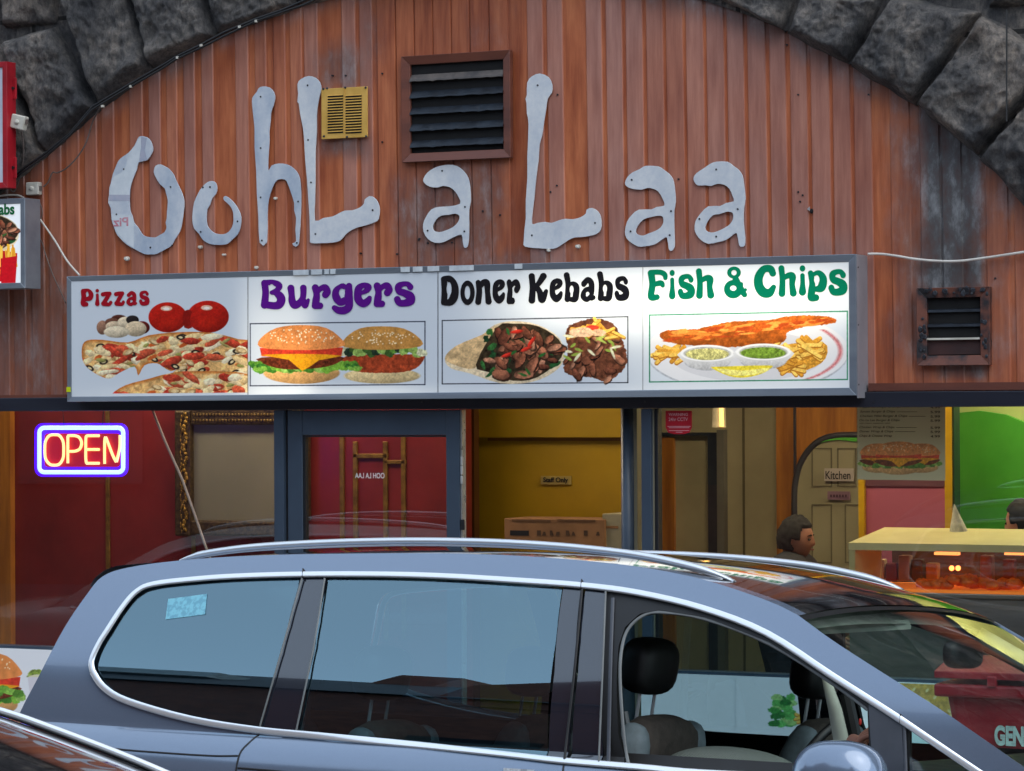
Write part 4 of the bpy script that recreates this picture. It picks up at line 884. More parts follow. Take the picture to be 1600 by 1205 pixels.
def groovy(ch, bbox, tf, mat, name, parent):
    box, st, hs, es = G[ch]; sx = (bbox[2]-bbox[0])/(box[2]-box[0]); sy = (bbox[3]-bbox[1])/(box[3]-box[1])
    nxx = int((box[2]-box[0])*1.1/3.2)+4; nyy = int((box[3]-box[1])*1.1/3.2)+4
    if box[2]-box[0] < 140: nxx = int(nxx*1.7); nyy = int(nyy*1.7)
    X, Y = np.meshgrid(np.linspace(box[0]-6, box[2]+6, nxx), np.linspace(box[1]-6, box[3]+6, nyy))
    D = np.full(X.shape, -1e9)
    for s in st:
        q = spline(s, 6) if len(s) > 2 else [np.array(a, float) for a in s]
        if len(q) == 1: q = q+q
        for a, b in zip(q[:-1], q[1:]): D = np.maximum(D, seg_sdf(X, Y, a[0], a[1], a[2], b[0], b[1], b[2]))
    for (cx, cy, rx, ry) in es: D = np.maximum(D, (1-np.hypot((X-cx)/rx, (Y-cy)/ry))*min(rx, ry))
    for (cx, cy, rx, ry) in hs: D = np.minimum(D, (np.hypot((X-cx)/rx, (Y-cy)/ry)-1)*min(rx, ry))
    V, F_ = msq(D, X, Y); out = []
    for x, y in V:
        px, py = tf(bbox[0]+(x-box[0])*sx, bbox[1]+(y-box[1])*sy); q = P(px, py, YF-.0025); out.append(q)
    return mk(name, out, [tuple(reversed(f)) for f in F_], mat, parent)
T1 = lambda u, v: (110+u/5.714, 430+v/5.714); T2 = lambda u, v: (400+u/6.154, 425+v/6.154)
T3 = lambda u, v: (680+u/5.161, 420+v/5.161); T4 = lambda u, v: (1005+u/4.848, 405+v/4.848)
ink = {'red': inkmat('red_ink', sr(160,16,34)), 'purple': inkmat('purple_ink', sr(88,18,128)), 'black': inkmat('black_ink', sr(26,26,30)), 'green': inkmat('green_ink', sr(0,128,88))}
words = [('Pizzas', T1, 'red', [('P',(92,122,205,280)),('i',(218,122,262,280)),('z',(270,148,375,277)),('z',(388,146,487,275)),('a',(500,143,595,275)),('s',(613,140,705,272))]),
 ('Burgers', T2, 'purple', [('B',(45,75,285,362)),('u',(300,122,520,358)),('r',(532,115,720,357)),('g',(728,105,928,408)),('e',(942,103,1113,342)),('r',(1127,97,1315,338)),('s',(1327,93,1527,333))]),
 ('Doner Kebabs', T3, 'black', [('D',(45,58,187,297)),('o',(203,95,320,294)),('n',(325,88,455,292)),('e',(462,86,563,283)),('r',(573,82,688,286)),('K',(752,35,910,280)),('e',(922,78,1028,272)),('b',(1035,30,1160,272)),('a',(1173,68,1292,268)),('b',(1303,22,1430,265)),('s',(1446,62,1563,260))]),
 ('Fish & Chips', T4, 'green', [('F',(32,80,185,312)),('i',(193,80,246,310)),('s',(262,115,390,304)),('h',(398,68,540,302)),('&',(613,55,787,298)),('C',(843,45,1008,290)),('h',(1023,45,1165,287)),('i',(1177,45,1236,282)),('p',(1245,83,1392,320)),('s',(1403,78,1545,277))])]
for wname, tf, cn, gls in words:
    hd = None
    for ch, bb in gls: o = groovy(ch, bb, tf, ink[cn], 'printed_letter', sg)

# ------------------------------------------------------------------ second box sign at the left edge + red one above it
s2 = empty('small_illuminated_sign', P(10, 380, -.2), 'small framed kebab box sign with fries and doner at the left edge of the photo', 'sign')
YS2 = -.22
frame4('frame_rail', -90, 312, 39, 452, 7, YS2, .14, M['alu'], s2)
p = Pic(-86, 317, 33, 446, 2.0, (232,236,238))
doner_pic(p, -90, 332, .62)
p.G([(-28,400),(-24,392),(8,392),(27,396),(24,440),(-24,440)], (190,18,30), sm=1, tex=.1)
r = random.Random(6)
for k in range(34):
    x = r.uniform(-22, 26); p.line([(x, 416), (x+r.uniform(-5, 4), r.uniform(382, 396))], 2.6, r.choice([(240,176,50),(250,200,80),(226,150,40)]))
p.E(-12, 428, 14, 14, (206,96,40), wob=.5, tex=.4); p.G([(1,404),(27,400),(24,444),(2,446)], (196,20,32), sm=1, tex=.08)
p.build('face_panel', YS2+.004, attrmat('side_print', .25, .12), s2)
text_px('lettering', 'abs', -2, 318, 23, 336, YS2+.002, inkmat('green_ink_2', sr(20,104,60)), s2, bold=.035)
MB().box(*sheet_px(-86, 319, 34, 445, YS2+.006, .1)).build('box_body', M['alu2'], s2)
s3 = empty('red_framed_sign', P(5, 200, -.2), 'white sign in a red metal frame at the top left edge of the photo', 'sign')
frame4('frame_rail', -110, 100, 11, 296, 7, -.25, .08, M['red_paint'], s3)
MB().box(*sheet_px(-104, 108, 5, 288, -.242, .02)).build('face_panel', pm('white_panel', sr(206,212,224), None, 3, .3), s3)
for y in (138, 262):
    a, b = sheet_px(9, y-16, 25, y+17, -.2); MB().box((a[0], -.2, a[2]), (b[0], -.19, b[2])).build('bracket', M['red_paint'], s3, bevel=.003)
    c = P(21, y, -.2); MB().tube([(c.x, -.21, c.z), (c.x, -.2, c.z)], .008, 8).build('bolt', M['screw'], s3)
# junction boxes and cables
def jbox(x, y, w_, rot, Y, lab, loc):
    c = P(x, y, Y); s = w_; Mx = Matrix.Translation(c) @ Matrix.Rotation(rot, 4, 'Y')
    o = MB().box((-s, -.02, -s*.85), (s, .02, s*.85), Mx).build('junction_box', M['pvc'], bevel=.006)
    setp(o, lab, 'junction box')
    MB().ball(tuple(c+Vector((0, -.022, 0))), (s*.35, .008, s*.3), 10, 6).build('cover_boss', M['pvc'], o)
    MB().box((c.x+s*.8, c.y-.01, c.z-.012), (c.x+s*1.15, c.y+.01, c.z+.012)).build('cable_gland', M['cable_grey'], o)
jbox(30, 191, .043, .25, -.20, 'tilted white junction box on the stone beside the red framed sign', 0)
jbox(53, 295, .040, 0, -.03, 'white junction box on the cladding above the small kebab sign', 0)
def cable(pts, r, mat, lab, Y=-.03, n=5):
    q = spline([(x, y, yy) for x, y, yy in [(a[0], a[1], a[2] if len(a) > 2 else Y) for a in pts]], n)
    mb = MB(); mb.tube([P(a[0], a[1], a[2]) for a in q], r, 8); return setp(mb.build('cable', mat, smooth=True), lab, 'cable')
cable([(-20,312),(5,306),(30,306),(45,318),(62,342),(85,375),(105,408),(124,430,-.06)], .0055, M['cable'], 'thick white cable drooping from the small kebab sign to the long sign')
cable([(34,205,-.16),(37,235,-.12),(34,265,-.08),(26,292),(20,300),(14,292)], .004, M['cable_grey'], 'grey cable hanging from the tilted junction box')
cable([(158,166,-.1),(145,190),(135,222),(122,244),(105,262),(90,270),(82,270),(75,285),(68,292)], .004, M['cable_grey'], 'thin pale cable looping from the arch edge to the lower junction box')
cable([(60,312),(66,330),(62,345),(52,352),(52,362),(60,370),(66,380),(72,400),(82,428),(92,450),(103,474)], .003, M['cable_grey'], 'thin brown wire curling down beside the long sign')
cable([(1356,397,-.06),(1376,397),(1400,400),(1430,405),(1465,408),(1500,408),(1540,403),(1580,397),(1640,388),(1700,380)], .006, M['cable'], 'white cable running from the long sign to the right above the sooty vent')
# ------------------------------------------------------------------ shop room (walls, floor, ceiling) and what stands in it
M['red_wall'] = pm('red_painted_wall', sr(122,33,33), sr(102,26,27), 3, .38, bump=.001, bscale=60)
M['cream'] = pm('cream_wall', sr(178,164,128), sr(160,146,112), 2, .6)
M['yellow'] = pm('mustard_painted_wall', sr(166,130,4), sr(148,116,2), 2, .5)
M['orange_wood'] = pm('orange_stained_wood', sr(190,120,40), sr(150,88,26), 5, .45, stretch=(4,1,.4))
M['gold'] = pm('gold_moulding', sr(150,112,50), sr(110,78,34), 20, .4, .5, bump=.001)
M['green'] = pm('green_wall', sr(84,178,54), sr(66,160,42), 2, .5)
M['mauve'] = pm('mauve_panel', sr(190,100,122), sr(176,88,112), 1.5, .5)
M['tile'] = pm('floor_tile', sr(90,82,74), sr(72,66,60), 4, .4)
M['ceil'] = pm('shop_ceiling', sr(200,196,180), None, 3, .8)
M['skin'] = pm('skin', sr(196,140,112), sr(182,124,98), 20, .5)
ROOMY = 3.4
def wallbox(name, a, b, mat, parent=None): return MB().box(a, b).build(name, mat, parent)
setp(wallbox('floor', (-8, .06, -.05), (9.5, ROOMY, GP+.004), M['tile']), kind='structure')
setp(wallbox('ceiling', (-8, .06, 2.95), (9.5, ROOMY+.2, 3.05), M['ceil']), kind='structure')
setp(wallbox('wall_back', (-8, ROOMY, 0), (9.5, ROOMY+.2, 3.0), M['cream']), kind='structure')
setp(wallbox('wall_left', (-8.2, .06, 0), (-8, ROOMY, 3.0), M['cream']), kind='structure')
setp(wallbox('wall_right', (9.5, .06, 0), (9.7, ROOMY, 3.0), M['cream']), kind='structure')
setp(MB().box((-9, .035, P(800, 634, 0).z+.02), (9.6, .07, 3.1)).build('wall_above_windows', M['hole']), kind='structure')
def panel(name, x0, y0, x1, y1, Y, d, mat, parent=None, bevel=0, floor=False):
    a, b = sheet_px(x0, y0, x1, y1, Y, d)
    if floor: a = (a[0], a[1], GP)
    return MB().box(a, b).build(name, mat, parent, bevel=bevel)
def top3(x0, x1, Y, xz=2.9): return None
def full(name, x0, x1, Y, d, mat, parent=None, z0=None, z1=2.94):
    xa, xb = P(x0, 740, Y).x, P(x1, 740, Y).x
    return MB().box((xa, Y, GP+.006 if z0 is None else z0), (xb, Y+d, z1)).build(name, mat, parent)
# red panelled wall with mouldings
YR = 1.2
rw = full('red_panelled_wall', -260, 724, YR, .1, M['red_wall']); setp(rw, 'dark red panelled wall with thin gold mouldings behind the left window and the door', 'wall')
full('timber_post', -120, 16, YR-.05, .045, M['orange_wood'], rw)
def moul(x, y0, y1, w_=6, Yp=YR-.014): 
    a, b = sheet_px(x-w_/2, y0, x+w_/2, y1, Yp, .013); o = MB().box(a, b).build('gold_moulding', M['gold'], rw, bevel=.004); return o
moul(168, 640, 1100); moul(302, 838, 1100)
for x in (534, 555, 602, 630): moul(x, 690 if x in (555, 602) else 660, 1000, 7)
a, b = sheet_px(551, 709, 606, 716, YR-.014, .013); MB().box(a, b).build('gold_moulding', M['gold'], rw, bevel=.003)
a, b = sheet_px(600, 719, 634, 725, YR-.014, .013); MB().box(a, b).build('gold_moulding', M['gold'], rw, bevel=.003)
# ornate mirror
mr_ = empty('ornate_mirror', P(350, 740, YR-.06), 'large mirror in an ornate gold frame on the red wall behind the left window', 'mirror')
Ym = YR-.07
a, b = sheet_px(296, 662, 470, 818, Ym+.04, .01); MB().box(a, b).build('mirror_glass', pm('mirror_surface', sr(128,122,98), sr(112,108,86), 2, .55, .0, lo=.2, hi=.8), mr_)
gf = pm('carved_gold', sr(176,134,50), sr(58,42,20), 60, .38, .55, bump=.006, bscale=90, lo=.42, hi=.6)
df = pm('dark_carved_gold', sr(92,72,40), sr(44,34,22), 50, .45, .4, bump=.006, bscale=90)
for (nm, x0, y0, x1, y1, mt) in [('frame_side',272,641,297,838,df),('frame_top',297,636,470,664,df),('frame_bottom',297,814,470,838,df),('frame_side',455,664,480,814,df)]:
    a, b = sheet_px(x0, y0, x1, y1, Ym, .05); MB().box(a, b).build(nm, mt, mr_, bevel=.012)
om = MB(); rr = random.Random(2)
for k in range(30):
    c = P(289+math.sin(k*1.3)*2.5, 648+k*6.2, Ym-.004); om.ball(tuple(c), (.010+.004*rr.random(), .008, .012+.004*rr.random()), 8, 6, fn=lambda q: 1+.4*mnoise.noise(q*3+Vector((k, 0, 0))))
    c = P(283+math.cos(k*1.7)*1.0, 651+k*6.2, Ym-.003); om.ball(tuple(c), (.004, .006, .011), 6, 5)
om.build('carved_beading', gf, mr_, smooth=True)
om = MB()
for k in range(34):
    for yy in (648, 657): 
        c = P(303+k*5, yy, Ym-.003); om.ball(tuple(c), (.007, .007, .008), 6, 5, fn=lambda q: 1+.5*mnoise.noise(q*3+Vector((k, yy, 0))))
om.build('carved_beading', pm('dull_gold', sr(120,94,48), None, 50, .45, .4), mr_, smooth=True)
# staff door in mustard
yw = full('mustard_wall', 736, 992, 1.6, .1, M['yellow']); setp(yw, 'mustard yellow panelled wall seen through the open doorway', 'wall')
a, b = sheet_px(733, 640, 1000, 684, 1.56, .035); MB().box(a, (b[0], b[1], 2.94)).build('upper_beam', M['yellow'], yw, bevel=.004)
a, b = sheet_px(762, 684, 1000, 689, 1.585, .014); MB().box(a, b).build('panel_groove', pm('groove_brown', sr(120,76,10), None, 4, .6), yw)
full('timber_post', 724, 741, 1.5, .06, pm('dark_brown_wood', sr(92,54,18), sr(70,40,14), 6, .5, stretch=(3,1,.3)), yw)
so = panel('staff_only_sign', 845, 744, 892, 757, 1.59, .008, pm('brass_plate', sr(172,150,86), None, 10, .4)); setp(so, 'small plate reading Staff Only on the mustard wall', 'sign')
text_px('lettering', 'Staff Only', 849, 746, 888, 756, 1.588, M['frame_dark'], so, bold=.03)
cbm = pm('cardboard', sr(140,100,66), sr(120,84,54), 6, .8)
cb = empty('cardboard_box', P(865, 840, 1.3), 'brown cardboard box with printed handling symbols below the Staff Only plate', 'box')
a, b = sheet_px(788, 811, 945, 905, 1.25, .3); MB().box(a, b).build('carton', cbm, cb, bevel=.004)
a, b = sheet_px(797, 829, 826, 837, 1.248); MB().box(a, b).build('dark_label', M['frame_dark'], cb)
text_px('label_lettering', 'FRAGILE', 801, 831, 822, 836, 1.2475, cbm, cb) if False else None
for k, x in enumerate((842,850,862,871,887,896,915,934)):
    a, b = sheet_px(x-3, 829+(k % 2)*2, x+3, 837, 1.247); MB().prism([(a[0], 1.2475, a[2]), (b[0], 1.2475, a[2]), (b[0]-.005*(k % 3), 1.2475, b[2]), (a[0]+.006*(k % 2), 1.2475, b[2])], (0, .001, 0)).build('printed_symbol', pm('print_brown', sr(70,48,34), None, 5, .8), cb)
for x in (800, 870): 
    a, b = sheet_px(x, 812, x+60, 815, 1.247); MB().box(a, b).build('flap_edge', pm('flap_dark_brown', sr(96,66,42), None, 5, .8), cb)  # flap edges in a darker brown
gb = empty('white_carton', P(955, 830, 1.3), 'pale grey carton standing right of the cardboard box in the doorway', 'box')
a, b = sheet_px(941, 803, 972, 905, 1.27, .25); MB().box(a, b).build('carton', pm('grey_card', sr(150,142,118), sr(130,122,100), 5, .7), gb, bevel=.004)
a, b = sheet_px(946, 822, 966, 826, 1.268); MB().box(a, b).build('tape', cbm, gb)
# cream wall with inner dark framed doorway
cwl = full('cream_wall', 992, 1216, 2.6, .1, M['cream']); setp(cwl, 'cream wall with a dark framed inner doorway behind the right window', 'wall')
dk = pm('dark_door_frame', sr(58,60,66), sr(44,46,54), 6, .4)
a, b = sheet_px(1000, 676, 1122, 681, 2.55, .045); MB().box(a, b).build('door_head', dk, cwl)
full('door_jamb', 1106, 1120, 2.55, .045, dk, cwl, z1=P(1110, 680, 2.55).z)
full('door_trim', 1120, 1131, 2.54, .055, pm('grey_trim', sr(120,116,104), None, 4, .5), cwl, z1=P(1125, 672, 2.54).z)
full('orange_door_edge', 992, 1053, 2.57, .025, M['orange_wood'], cwl, z1=P(1000, 684, 2.57).z)
full('wall_joint', 1160, 1163, 2.59, .008, pm('joint_olive', sr(110,100,70), None, 4, .6), cwl)
full('orange_panelling', 1213, 1350, 2.5, .09, M['orange_wood'], cwl)
full('panel_batten', 1240, 1243, 2.48, .018, dk, cwl, z0=P(1240,790,2.48).z, z1=P(1240,632,2.48).z)
# lamp with glowing edge
lp = empty('hanging_lamp', P(1123, 650, 1.6), 'small hanging lamp with a glowing warm side at the top of the right window', 'lamp')
c0, c1 = P(1113, 632, 1.6), P(1134, 668, 1.6); mb = MB(); cx = (c0.x+c1.x)/2; rr_ = (c1.x-c0.x)/2
mb.tube([(cx, 1.6, c1.z), (cx, 1.6, c0.z+.05)], [rr_, rr_*.85], 20); mb.build('lamp_shade', pm('cream_shade', sr(214,196,160), None, 5, .7), lp, smooth=False)
MB().tube([(cx+rr_*.72, 1.57, c1.z+.005), (cx+rr_*.62, 1.57, c0.z+.05)], rr_*.30, 10).build('glowing_tube', emit('lamp_glow', (1, .52, .13, 1), .9), lp)
MB().tube([(cx, 1.6, c0.z+.05), (cx, 1.6, 2.95)], .005, 6).build('lamp_cord', M['cable_black'], lp)
# kitchen arch and door
YA = 2.42
kd = empty('kitchen_door', P(1300, 780, YA), 'off white panelled door signed Kitchen under a green arch', 'door')
arcp = [(1243,900),(1241,790),(1243,752),(1250,726),(1263,704),(1282,688),(1306,681),(1335,680),(1362,681),(1386,690),(1404,706),(1415,728),(1420,752),(1421,790),(1421,900)]
q = [P(x, y, YA) for x, y in spline(arcp, 3)]; MB().prism([(p.x, YA, p.z) for p in q]+[(q[-1].x, YA, GP), (q[0].x, YA, GP)], (0, .04, 0)).build('door_leaf', pm('aged_white_door', sr(160,150,120), sr(146,136,106), 2, .5), kd)
def archtube(off, r, mt, nm):
    mb = MB(); mb.tube([P(x, y, YA-off) for x, y in spline(arcp, 3)], r, 8); mb.build(nm, mt, kd, smooth=True)
archtube(.0, .018, dk, 'arch_frame')
gq = spline([(1282,688),(1306,681),(1335,680),(1362,681),(1386,690)], 4); lo = [(x, y+10-abs(x-1335)*.12) for x, y in gq]
MB().prism([tuple(P(x, y, YA-.012)) for x, y in gq]+[tuple(P(x, y, YA-.012)) for x, y in reversed(lo)], (0, .01, 0)).build('green_arch_head', M['green'], kd)
pg = pm('door_groove', sr(112,104,80), None, 4, .6)
for (x0, y0, x1, y1) in [(1268,700,1300,761),(1308,700,1338,761),(1268,788,1300,880),(1320,788,1350,880)]:
    for (u0, v0, u1, v1) in [(x0,y0,x1,y0+2),(x0,y1-2,x1,y1),(x0,y0+2,x0+2,y1-2),(x1-2,y0+2,x1,y1-2)]:
        a, b = sheet_px(u0, v0, u1, v1, YA-.004, .003); MB().box(a, b).build('panel_moulding', pg, kd)
ks = setp(panel('kitchen_sign', 1288, 732, 1334, 752, YA-.02, .008, pm('pale_sign', sr(196,180,170), None, 6, .4)), 'pale sign reading Kitchen on the panelled door', 'sign')
text_px('lettering', 'Kitchen', 1290, 736, 1329, 749, YA-.022, M['frame_dark'], ks, bold=.012)
ps = setp(panel('private_sign', 1293, 768, 1328, 781, YA-.02, .008, pm('mauve_sign', sr(140,104,120), None, 6, .4)), 'small mauve notice below the Kitchen sign', 'sign')
for k in range(6):
    a, b = sheet_px(1297+k*4.6, 773, 1300+k*4.6, 777, YA-.022); MB().box(a, (b[0], YA-.0205, b[2])).build('blurred_letter', pm('mauve_ink', sr(84,54,70), None, 5, .6), ps)
# mauve panel with yellow edges
YM = 1.9
mp_ = full('mauve_partition', 1350, 1476, YM, .08, M['mauve'], z1=2.9); setp(mp_, 'mauve partition with yellow edge posts below the menu poster', 'partition')
ys = pm('bright_yellow_post', sr(226,176,14), sr(206,156,10), 4, .4)
full('yellow_post', 1341, 1350, YM-.03, .11, ys, mp_, z1=2.9); full('yellow_post', 1476, 1487, YM-.03, .11, ys, mp_, z1=2.9)
full('dark_reveal', 1487, 1491, YM-.02, .1, pm('dark_green_edge', sr(20,60,40), None, 4, .5), mp_, z1=2.9)
a, b = sheet_px(1350, 749, 1476, 760, YM-.01, .009); MB().box(a, b).build('shelf_edge', pm('mauve_dark', sr(120,74,86), None, 4, .5), mp_)
# green curved alcove
gw = MB(); Yg = 2.3; xa, xb = P(1487, 740, Yg).x, P(1800, 740, Yg).x
gpts = [P(x, y, Yg) for x, y in [(1489,1000),(1489,655),(1500,645),(1530,642),(1570,648),(1605,662),(1640,690),(1668,740),(1680,800),(1680,1000)]]
gw.prism([tuple(p) for p in gpts], (0, .05, 0)); gwo = gw.build('green_wall', M['green']); setp(gwo, 'bright green arched wall lit from above at the right edge', 'wall')
full('wall_surround', 1487, 1900, Yg+.055, .05, pm('painted_lime_light', sr(196,206,130), None, 2, .6), gwo)  # pale lime colour paints the light at the wall's top right
# menu poster in the window
mpst = empty('menu_poster', P(1408, 690, .3), 'cream menu poster with burger picture and prices hanging in the right window', 'poster')
Yp = .32
p = Pic(1339, lambda x: 633+0*x, 1477, lambda x: 749.5+(x-1339)*.012, 2.2, (206,200,160))
burger(p, 1372, 716, 54, 46, 0, 3); burger(p, 1440, 716, 56, 46, 0, 8); burger(p, 1404, 716, 72, 52, 0, 6)
p.C = np.clip(p.C*.82+np.array([206,200,160])/255.*.16, 0, 1); p.C[:, :3] *= .8
p.photo((206,200,160), .2); p.build('poster_sheet', Yp, attrmat('poster_print', .4), mpst)
tm = pm('menu_ink', sr(70,66,40), None, 5, .6)
rows = [('Peppered Burger & Chips', 1344, 1408, 636, '4.99'), ('Sunset Burger & Chips', 1344, 1399, 643.5, '5.99'), ('Chicken Fillet Burger & Chips', 1344, 1418, 650.5, '5.99'), ('Oo La Laa Burger & Chips', 1343, 1406, 657, '5.99'), ('with cheese, pepperoni, salad', 1343, 1391, 661.5, None), ('Chicken Wrap & Chips', 1343, 1398, 668, '5.99'), ('Doner Wrap & Chips', 1343, 1396, 674.5, '5.99'), ('Chips & Cheese Wrap', 1343, 1394, 681.5, '4.99')]
for t, x0, x1, y, pr in rows:
    h = 2.2 if pr else 1.2; text_px('menu_line', t, x0, y-h, x1, y+h, Yp-.002, tm, mpst, shear=.25, bold=.015)
    if pr: 
        text_px('menu_price', pr, 1454, y-2+.6, 1469, y+2.4, Yp-.002, tm, mpst, bold=.02)
        if x1 < 1410 or True: a, b = sheet_px(x1+2, y-.2, min(x1+34, 1446), y+.5, Yp-.002); MB().box(a, (b[0], Yp-.001, b[2])).build('small_print', tm, mpst) if y < 655 or 665 < y < 678 else None
# hot counter
ct = empty('hot_food_counter', P(1460, 850, .7), 'glass fronted hot food counter with cream top and orange lit food', 'counter')
Yc = .62; steel = pm('brushed_steel', sr(150,148,140), sr(120,118,112), 8, .35, .7, stretch=(.2,1,1)); crm = pm('cream_laminate', sr(206,196,140), sr(192,182,128), 4, .45)
xa, xb = P(1326, 850, Yc).x, P(1326, 850, Yc).x+3.2; zt = P(1450, 850, Yc).z; ztop = P(1450, 825, Yc+.45).z
mb = MB(); mb.add([(xa, Yc, zt), (xb, Yc, zt), (xb, Yc+.45, ztop), (xa+.03, Yc+.45, ztop), (xa, Yc, zt-.035), (xb, Yc, zt-.035), (xb, Yc+.45, zt-.035), (xa+.03, Yc+.45, zt-.035)], [(0,1,2,3), (4,5,1,0), (7,6,5,4), (5,6,2,1), (6,7,3,2), (7,4,0,3)]); mb.build('counter_top', crm, ct)
zf = P(1500, 925, Yc).z
MB().box((xa+.0, Yc+.005, zf), (xa+.03, Yc+.4, zt-.036)).build('corner_post', crm, ct)
MB().box((xa, Yc+.002, GP), (xb, Yc+.6, zf-.03)).build('counter_body', steel, ct, bevel=.004)
MB().box((xa, Yc-.01, zf-.03), (xb, Yc+.6, zf-.008)).build('steel_ledge', steel, ct, bevel=.004)
MB().box((xa, Yc+.0, zf-.007), (xb, Yc+.55, zf+.006)).build('hot_tray', emit('tray_painted_glow', (1, .25, .03, 1), .10), ct)  # tray emission imitates orange heat lamp light around the food
MB().box((xa+.03, Yc+.56, zf), (xb, Yc+.6, zt)).build('cabinet_back', pm('cabinet_back_brown', sr(110,72,48), sr(70,48,34), 3, .5), ct)
hl = emit('heat_lamp', (1, .22, .05, 1), 2.2)
for x in (1487, 1497): c = P(x, 888, Yc+.3); MB().ball(tuple(c), .013, 12, 8).build('heat_bulb', hl, ct, smooth=True)
for x in (1480, 1590): 
    c = P(x, 864, Yc+.3); MB().box((c.x-.06, c.y-.02, c.z-.01), (c.x+.06, c.y+.02, c.z+.004)).build('heat_strip', emit('heat_strip_%d' % x, (1, .3, .08, 1), .8), ct)
rr = random.Random(12); fm = pm('fried_batter', sr(226,120,30), sr(190,84,18), 30, .5, bump=.004, bscale=80)
for k in range(26):
    c = P(1484+k*5.5 if k < 20 else 1440+(k-20)*8, 914+rr.uniform(-3, 3)-(6 if 1484+k*5.5 < 1520 else 0), Yc+.08+rr.random()*.12); sd = rr.random()*9
    MB().ball(tuple(c), (.035, .03, .024), 12, 9, fn=lambda q: 1+.35*mnoise.noise(q*2.5+Vector((sd, 0, 0)))).build('fried_chicken_piece', fm, ct, smooth=True)
for k, (x, c_) in enumerate([(1350,(150,50,40)), (1372,(190,160,120)), (1392,(120,40,44)), (1412,(160,120,80)), (1432,(96,70,50)), (1455,(180,130,70)), (1540,(140,90,60)), (1575,(120,60,50))]):
    a, b = sheet_px(x-9, 868+(k % 3)*6, x+9, 908, Yc+.42, .06); MB().box(a, (b[0], b[1], b[2])).build('drinks_carton', pm('carton_%d' % k, sr(*c_), None, 8, .5), ct, bevel=.008)
M['shopglass'] = thin_glass('shop_glass', (.94,.96,.94,1), 1.6)
MB().add([(xa, Yc+.001, zf), (xb, Yc+.001, zf), (xb, Yc+.001, zt-.036), (xa, Yc+.001, zt-.036)], [(0,1,2,3)]).build('sneeze_screen', M['shopglass'], ct)
wc = P(1505, 812, 1.0); mb = MB(); mb.tube([(wc.x-.02, 1.0, wc.z-.09), (wc.x-.045, 1.0, wc.z+.075)], [.055, .002], 14)
setp(mb.build('paper_cone', pm('paper_wrap', sr(200,196,180), sr(170,168,156), 30, .8, bump=.003)), 'white paper food cone standing behind the counter against the green wall', 'paper cone')

# ------------------------------------------------------------------ shopfront frame, door, glass, neon
sf = empty('shopfront_frame', (0, 0, P(800, 636, 0).z), 'anthracite aluminium shopfront frame with window panes under the long sign', 'shopfront')
XL, XR = [AC[0]+k_*(math.sqrt(max(.1, AR**2-(2.12-AC[1])**2))+.03) for k_ in (-1, 1)]
zh0, zh1 = P(200, 642, -.03).z, P(1480, 611.5, -.03).z
MB().box((XL, -.045, zh0), (XR, .03, zh1)).build('header', M['navy'], sf, bevel=.003)
ZB = P(40, 1013, -.02).z
def mull(x0, x1, Y0, Y1, mat, nm='mullion', z0=ZB, z1=zh0-.001, par=sf):
    return MB().box((P(x0, 740, Y0).x, Y0, z0), (P(x1, 740, Y0).x, Y1, z1)).build(nm, mat, par, bevel=.002)
mull(428, 443, -.035, .05, M['frame']); mull(443.5, 449, -.01, .05, M['frame_dark'], 'seal')
mull(1002, 1017, -.035, .05, M['frame'], z0=GP)
mull(1023, 1028, -.008, .045, M['frame_dark'], 'seal'); mull(1017.5, 1022, -.012, .045, pm('pale_jamb', sr(120,116,100), None, 4, .5), 'inner_jamb')
mull(-200, -190, -.03, .05, M['frame'])
MB().box((XL, -.04, ZB-.02), (P(443, 740, -.04).x, .05, ZB+.012)).build('sill', M['frame'], sf); MB().box((P(1002, 740, -.04).x, -.04, ZB-.02), (XR, .05, ZB+.012)).build('sill', M['frame'], sf)
for x in (433, 659, 1007, 1365): c = P(x, 628, -.046); MB().tube([(c.x, -.048, c.z), (c.x, -.04, c.z)], .005, 8).build('screw', M['screw'], sf)
# round steel post inside the doorway
po = MB(); xp = P(982, 740, .12).x; po.tube([(xp, .12, GP), (xp, .12, 2.3)], .036, 24); po = po.build('door_post', M['frame'], smooth=True); setp(po, 'round dark grey metal post at the right side of the open doorway', 'post')
MB().box((xp+.037, .10, GP), (xp+.055, .16, 2.28)).build('post_strip', pm('olive_strip', sr(110,104,84), None, 4, .5), po)
# door leaf
dr = empty('shop_door', P(470, 900, .0), 'closed anthracite framed glass door leaf with mirrored lettering', 'door')
x0, x1 = P(449.5, 740, -.02).x, P(718, 740, -.02).x; g0, g1 = P(472, 740, -.02).x, P(697, 740, -.02).x; ztd = zh0-.002; ztg = P(585, 680, -.02).z
MB().box((x0, -.02, GP+.02), (g0, .03, ztd)).build('stile', M['frame'], dr, bevel=.003); MB().box((g1, -.02, GP+.02), (x1, .03, ztd)).build('stile', M['frame'], dr, bevel=.003)
MB().box((g0+.0005, -.018, ztg), (g1-.0005, .028, ztd)).build('top_rail', M['frame'], dr, bevel=.003); MB().box((g0+.0005, -.018, GP+.02), (g1-.0005, .028, .35)).build('bottom_rail', M['frame'], dr, bevel=.003)
MB().box((g0+.001, -.01, .351), (g0+.014, .02, ztg-.001)).build('gasket', M['frame_dark'], dr); MB().box((g0+.015, -.01, ztg-.010), (g1-.001, .02, ztg-.001)).build('gasket', M['frame_dark'], dr)
MB().add([(g0, .005, .35), (g1, .005, .35), (g1, .005, ztg), (g0, .005, ztg)], [(0,1,2,3)]).build('door_pane', M['shopglass'], dr)
wv = pm('white_vinyl', sr(232,232,230), None, 4, .4); wv.node_tree.nodes['Principled BSDF'].inputs['Emission Strength'].default_value = 0
text_px('mirrored_lettering', 'OOH LA LAA', 555, 739, 601, 747.5, .003, wv, dr, mirror=True, bold=.012)
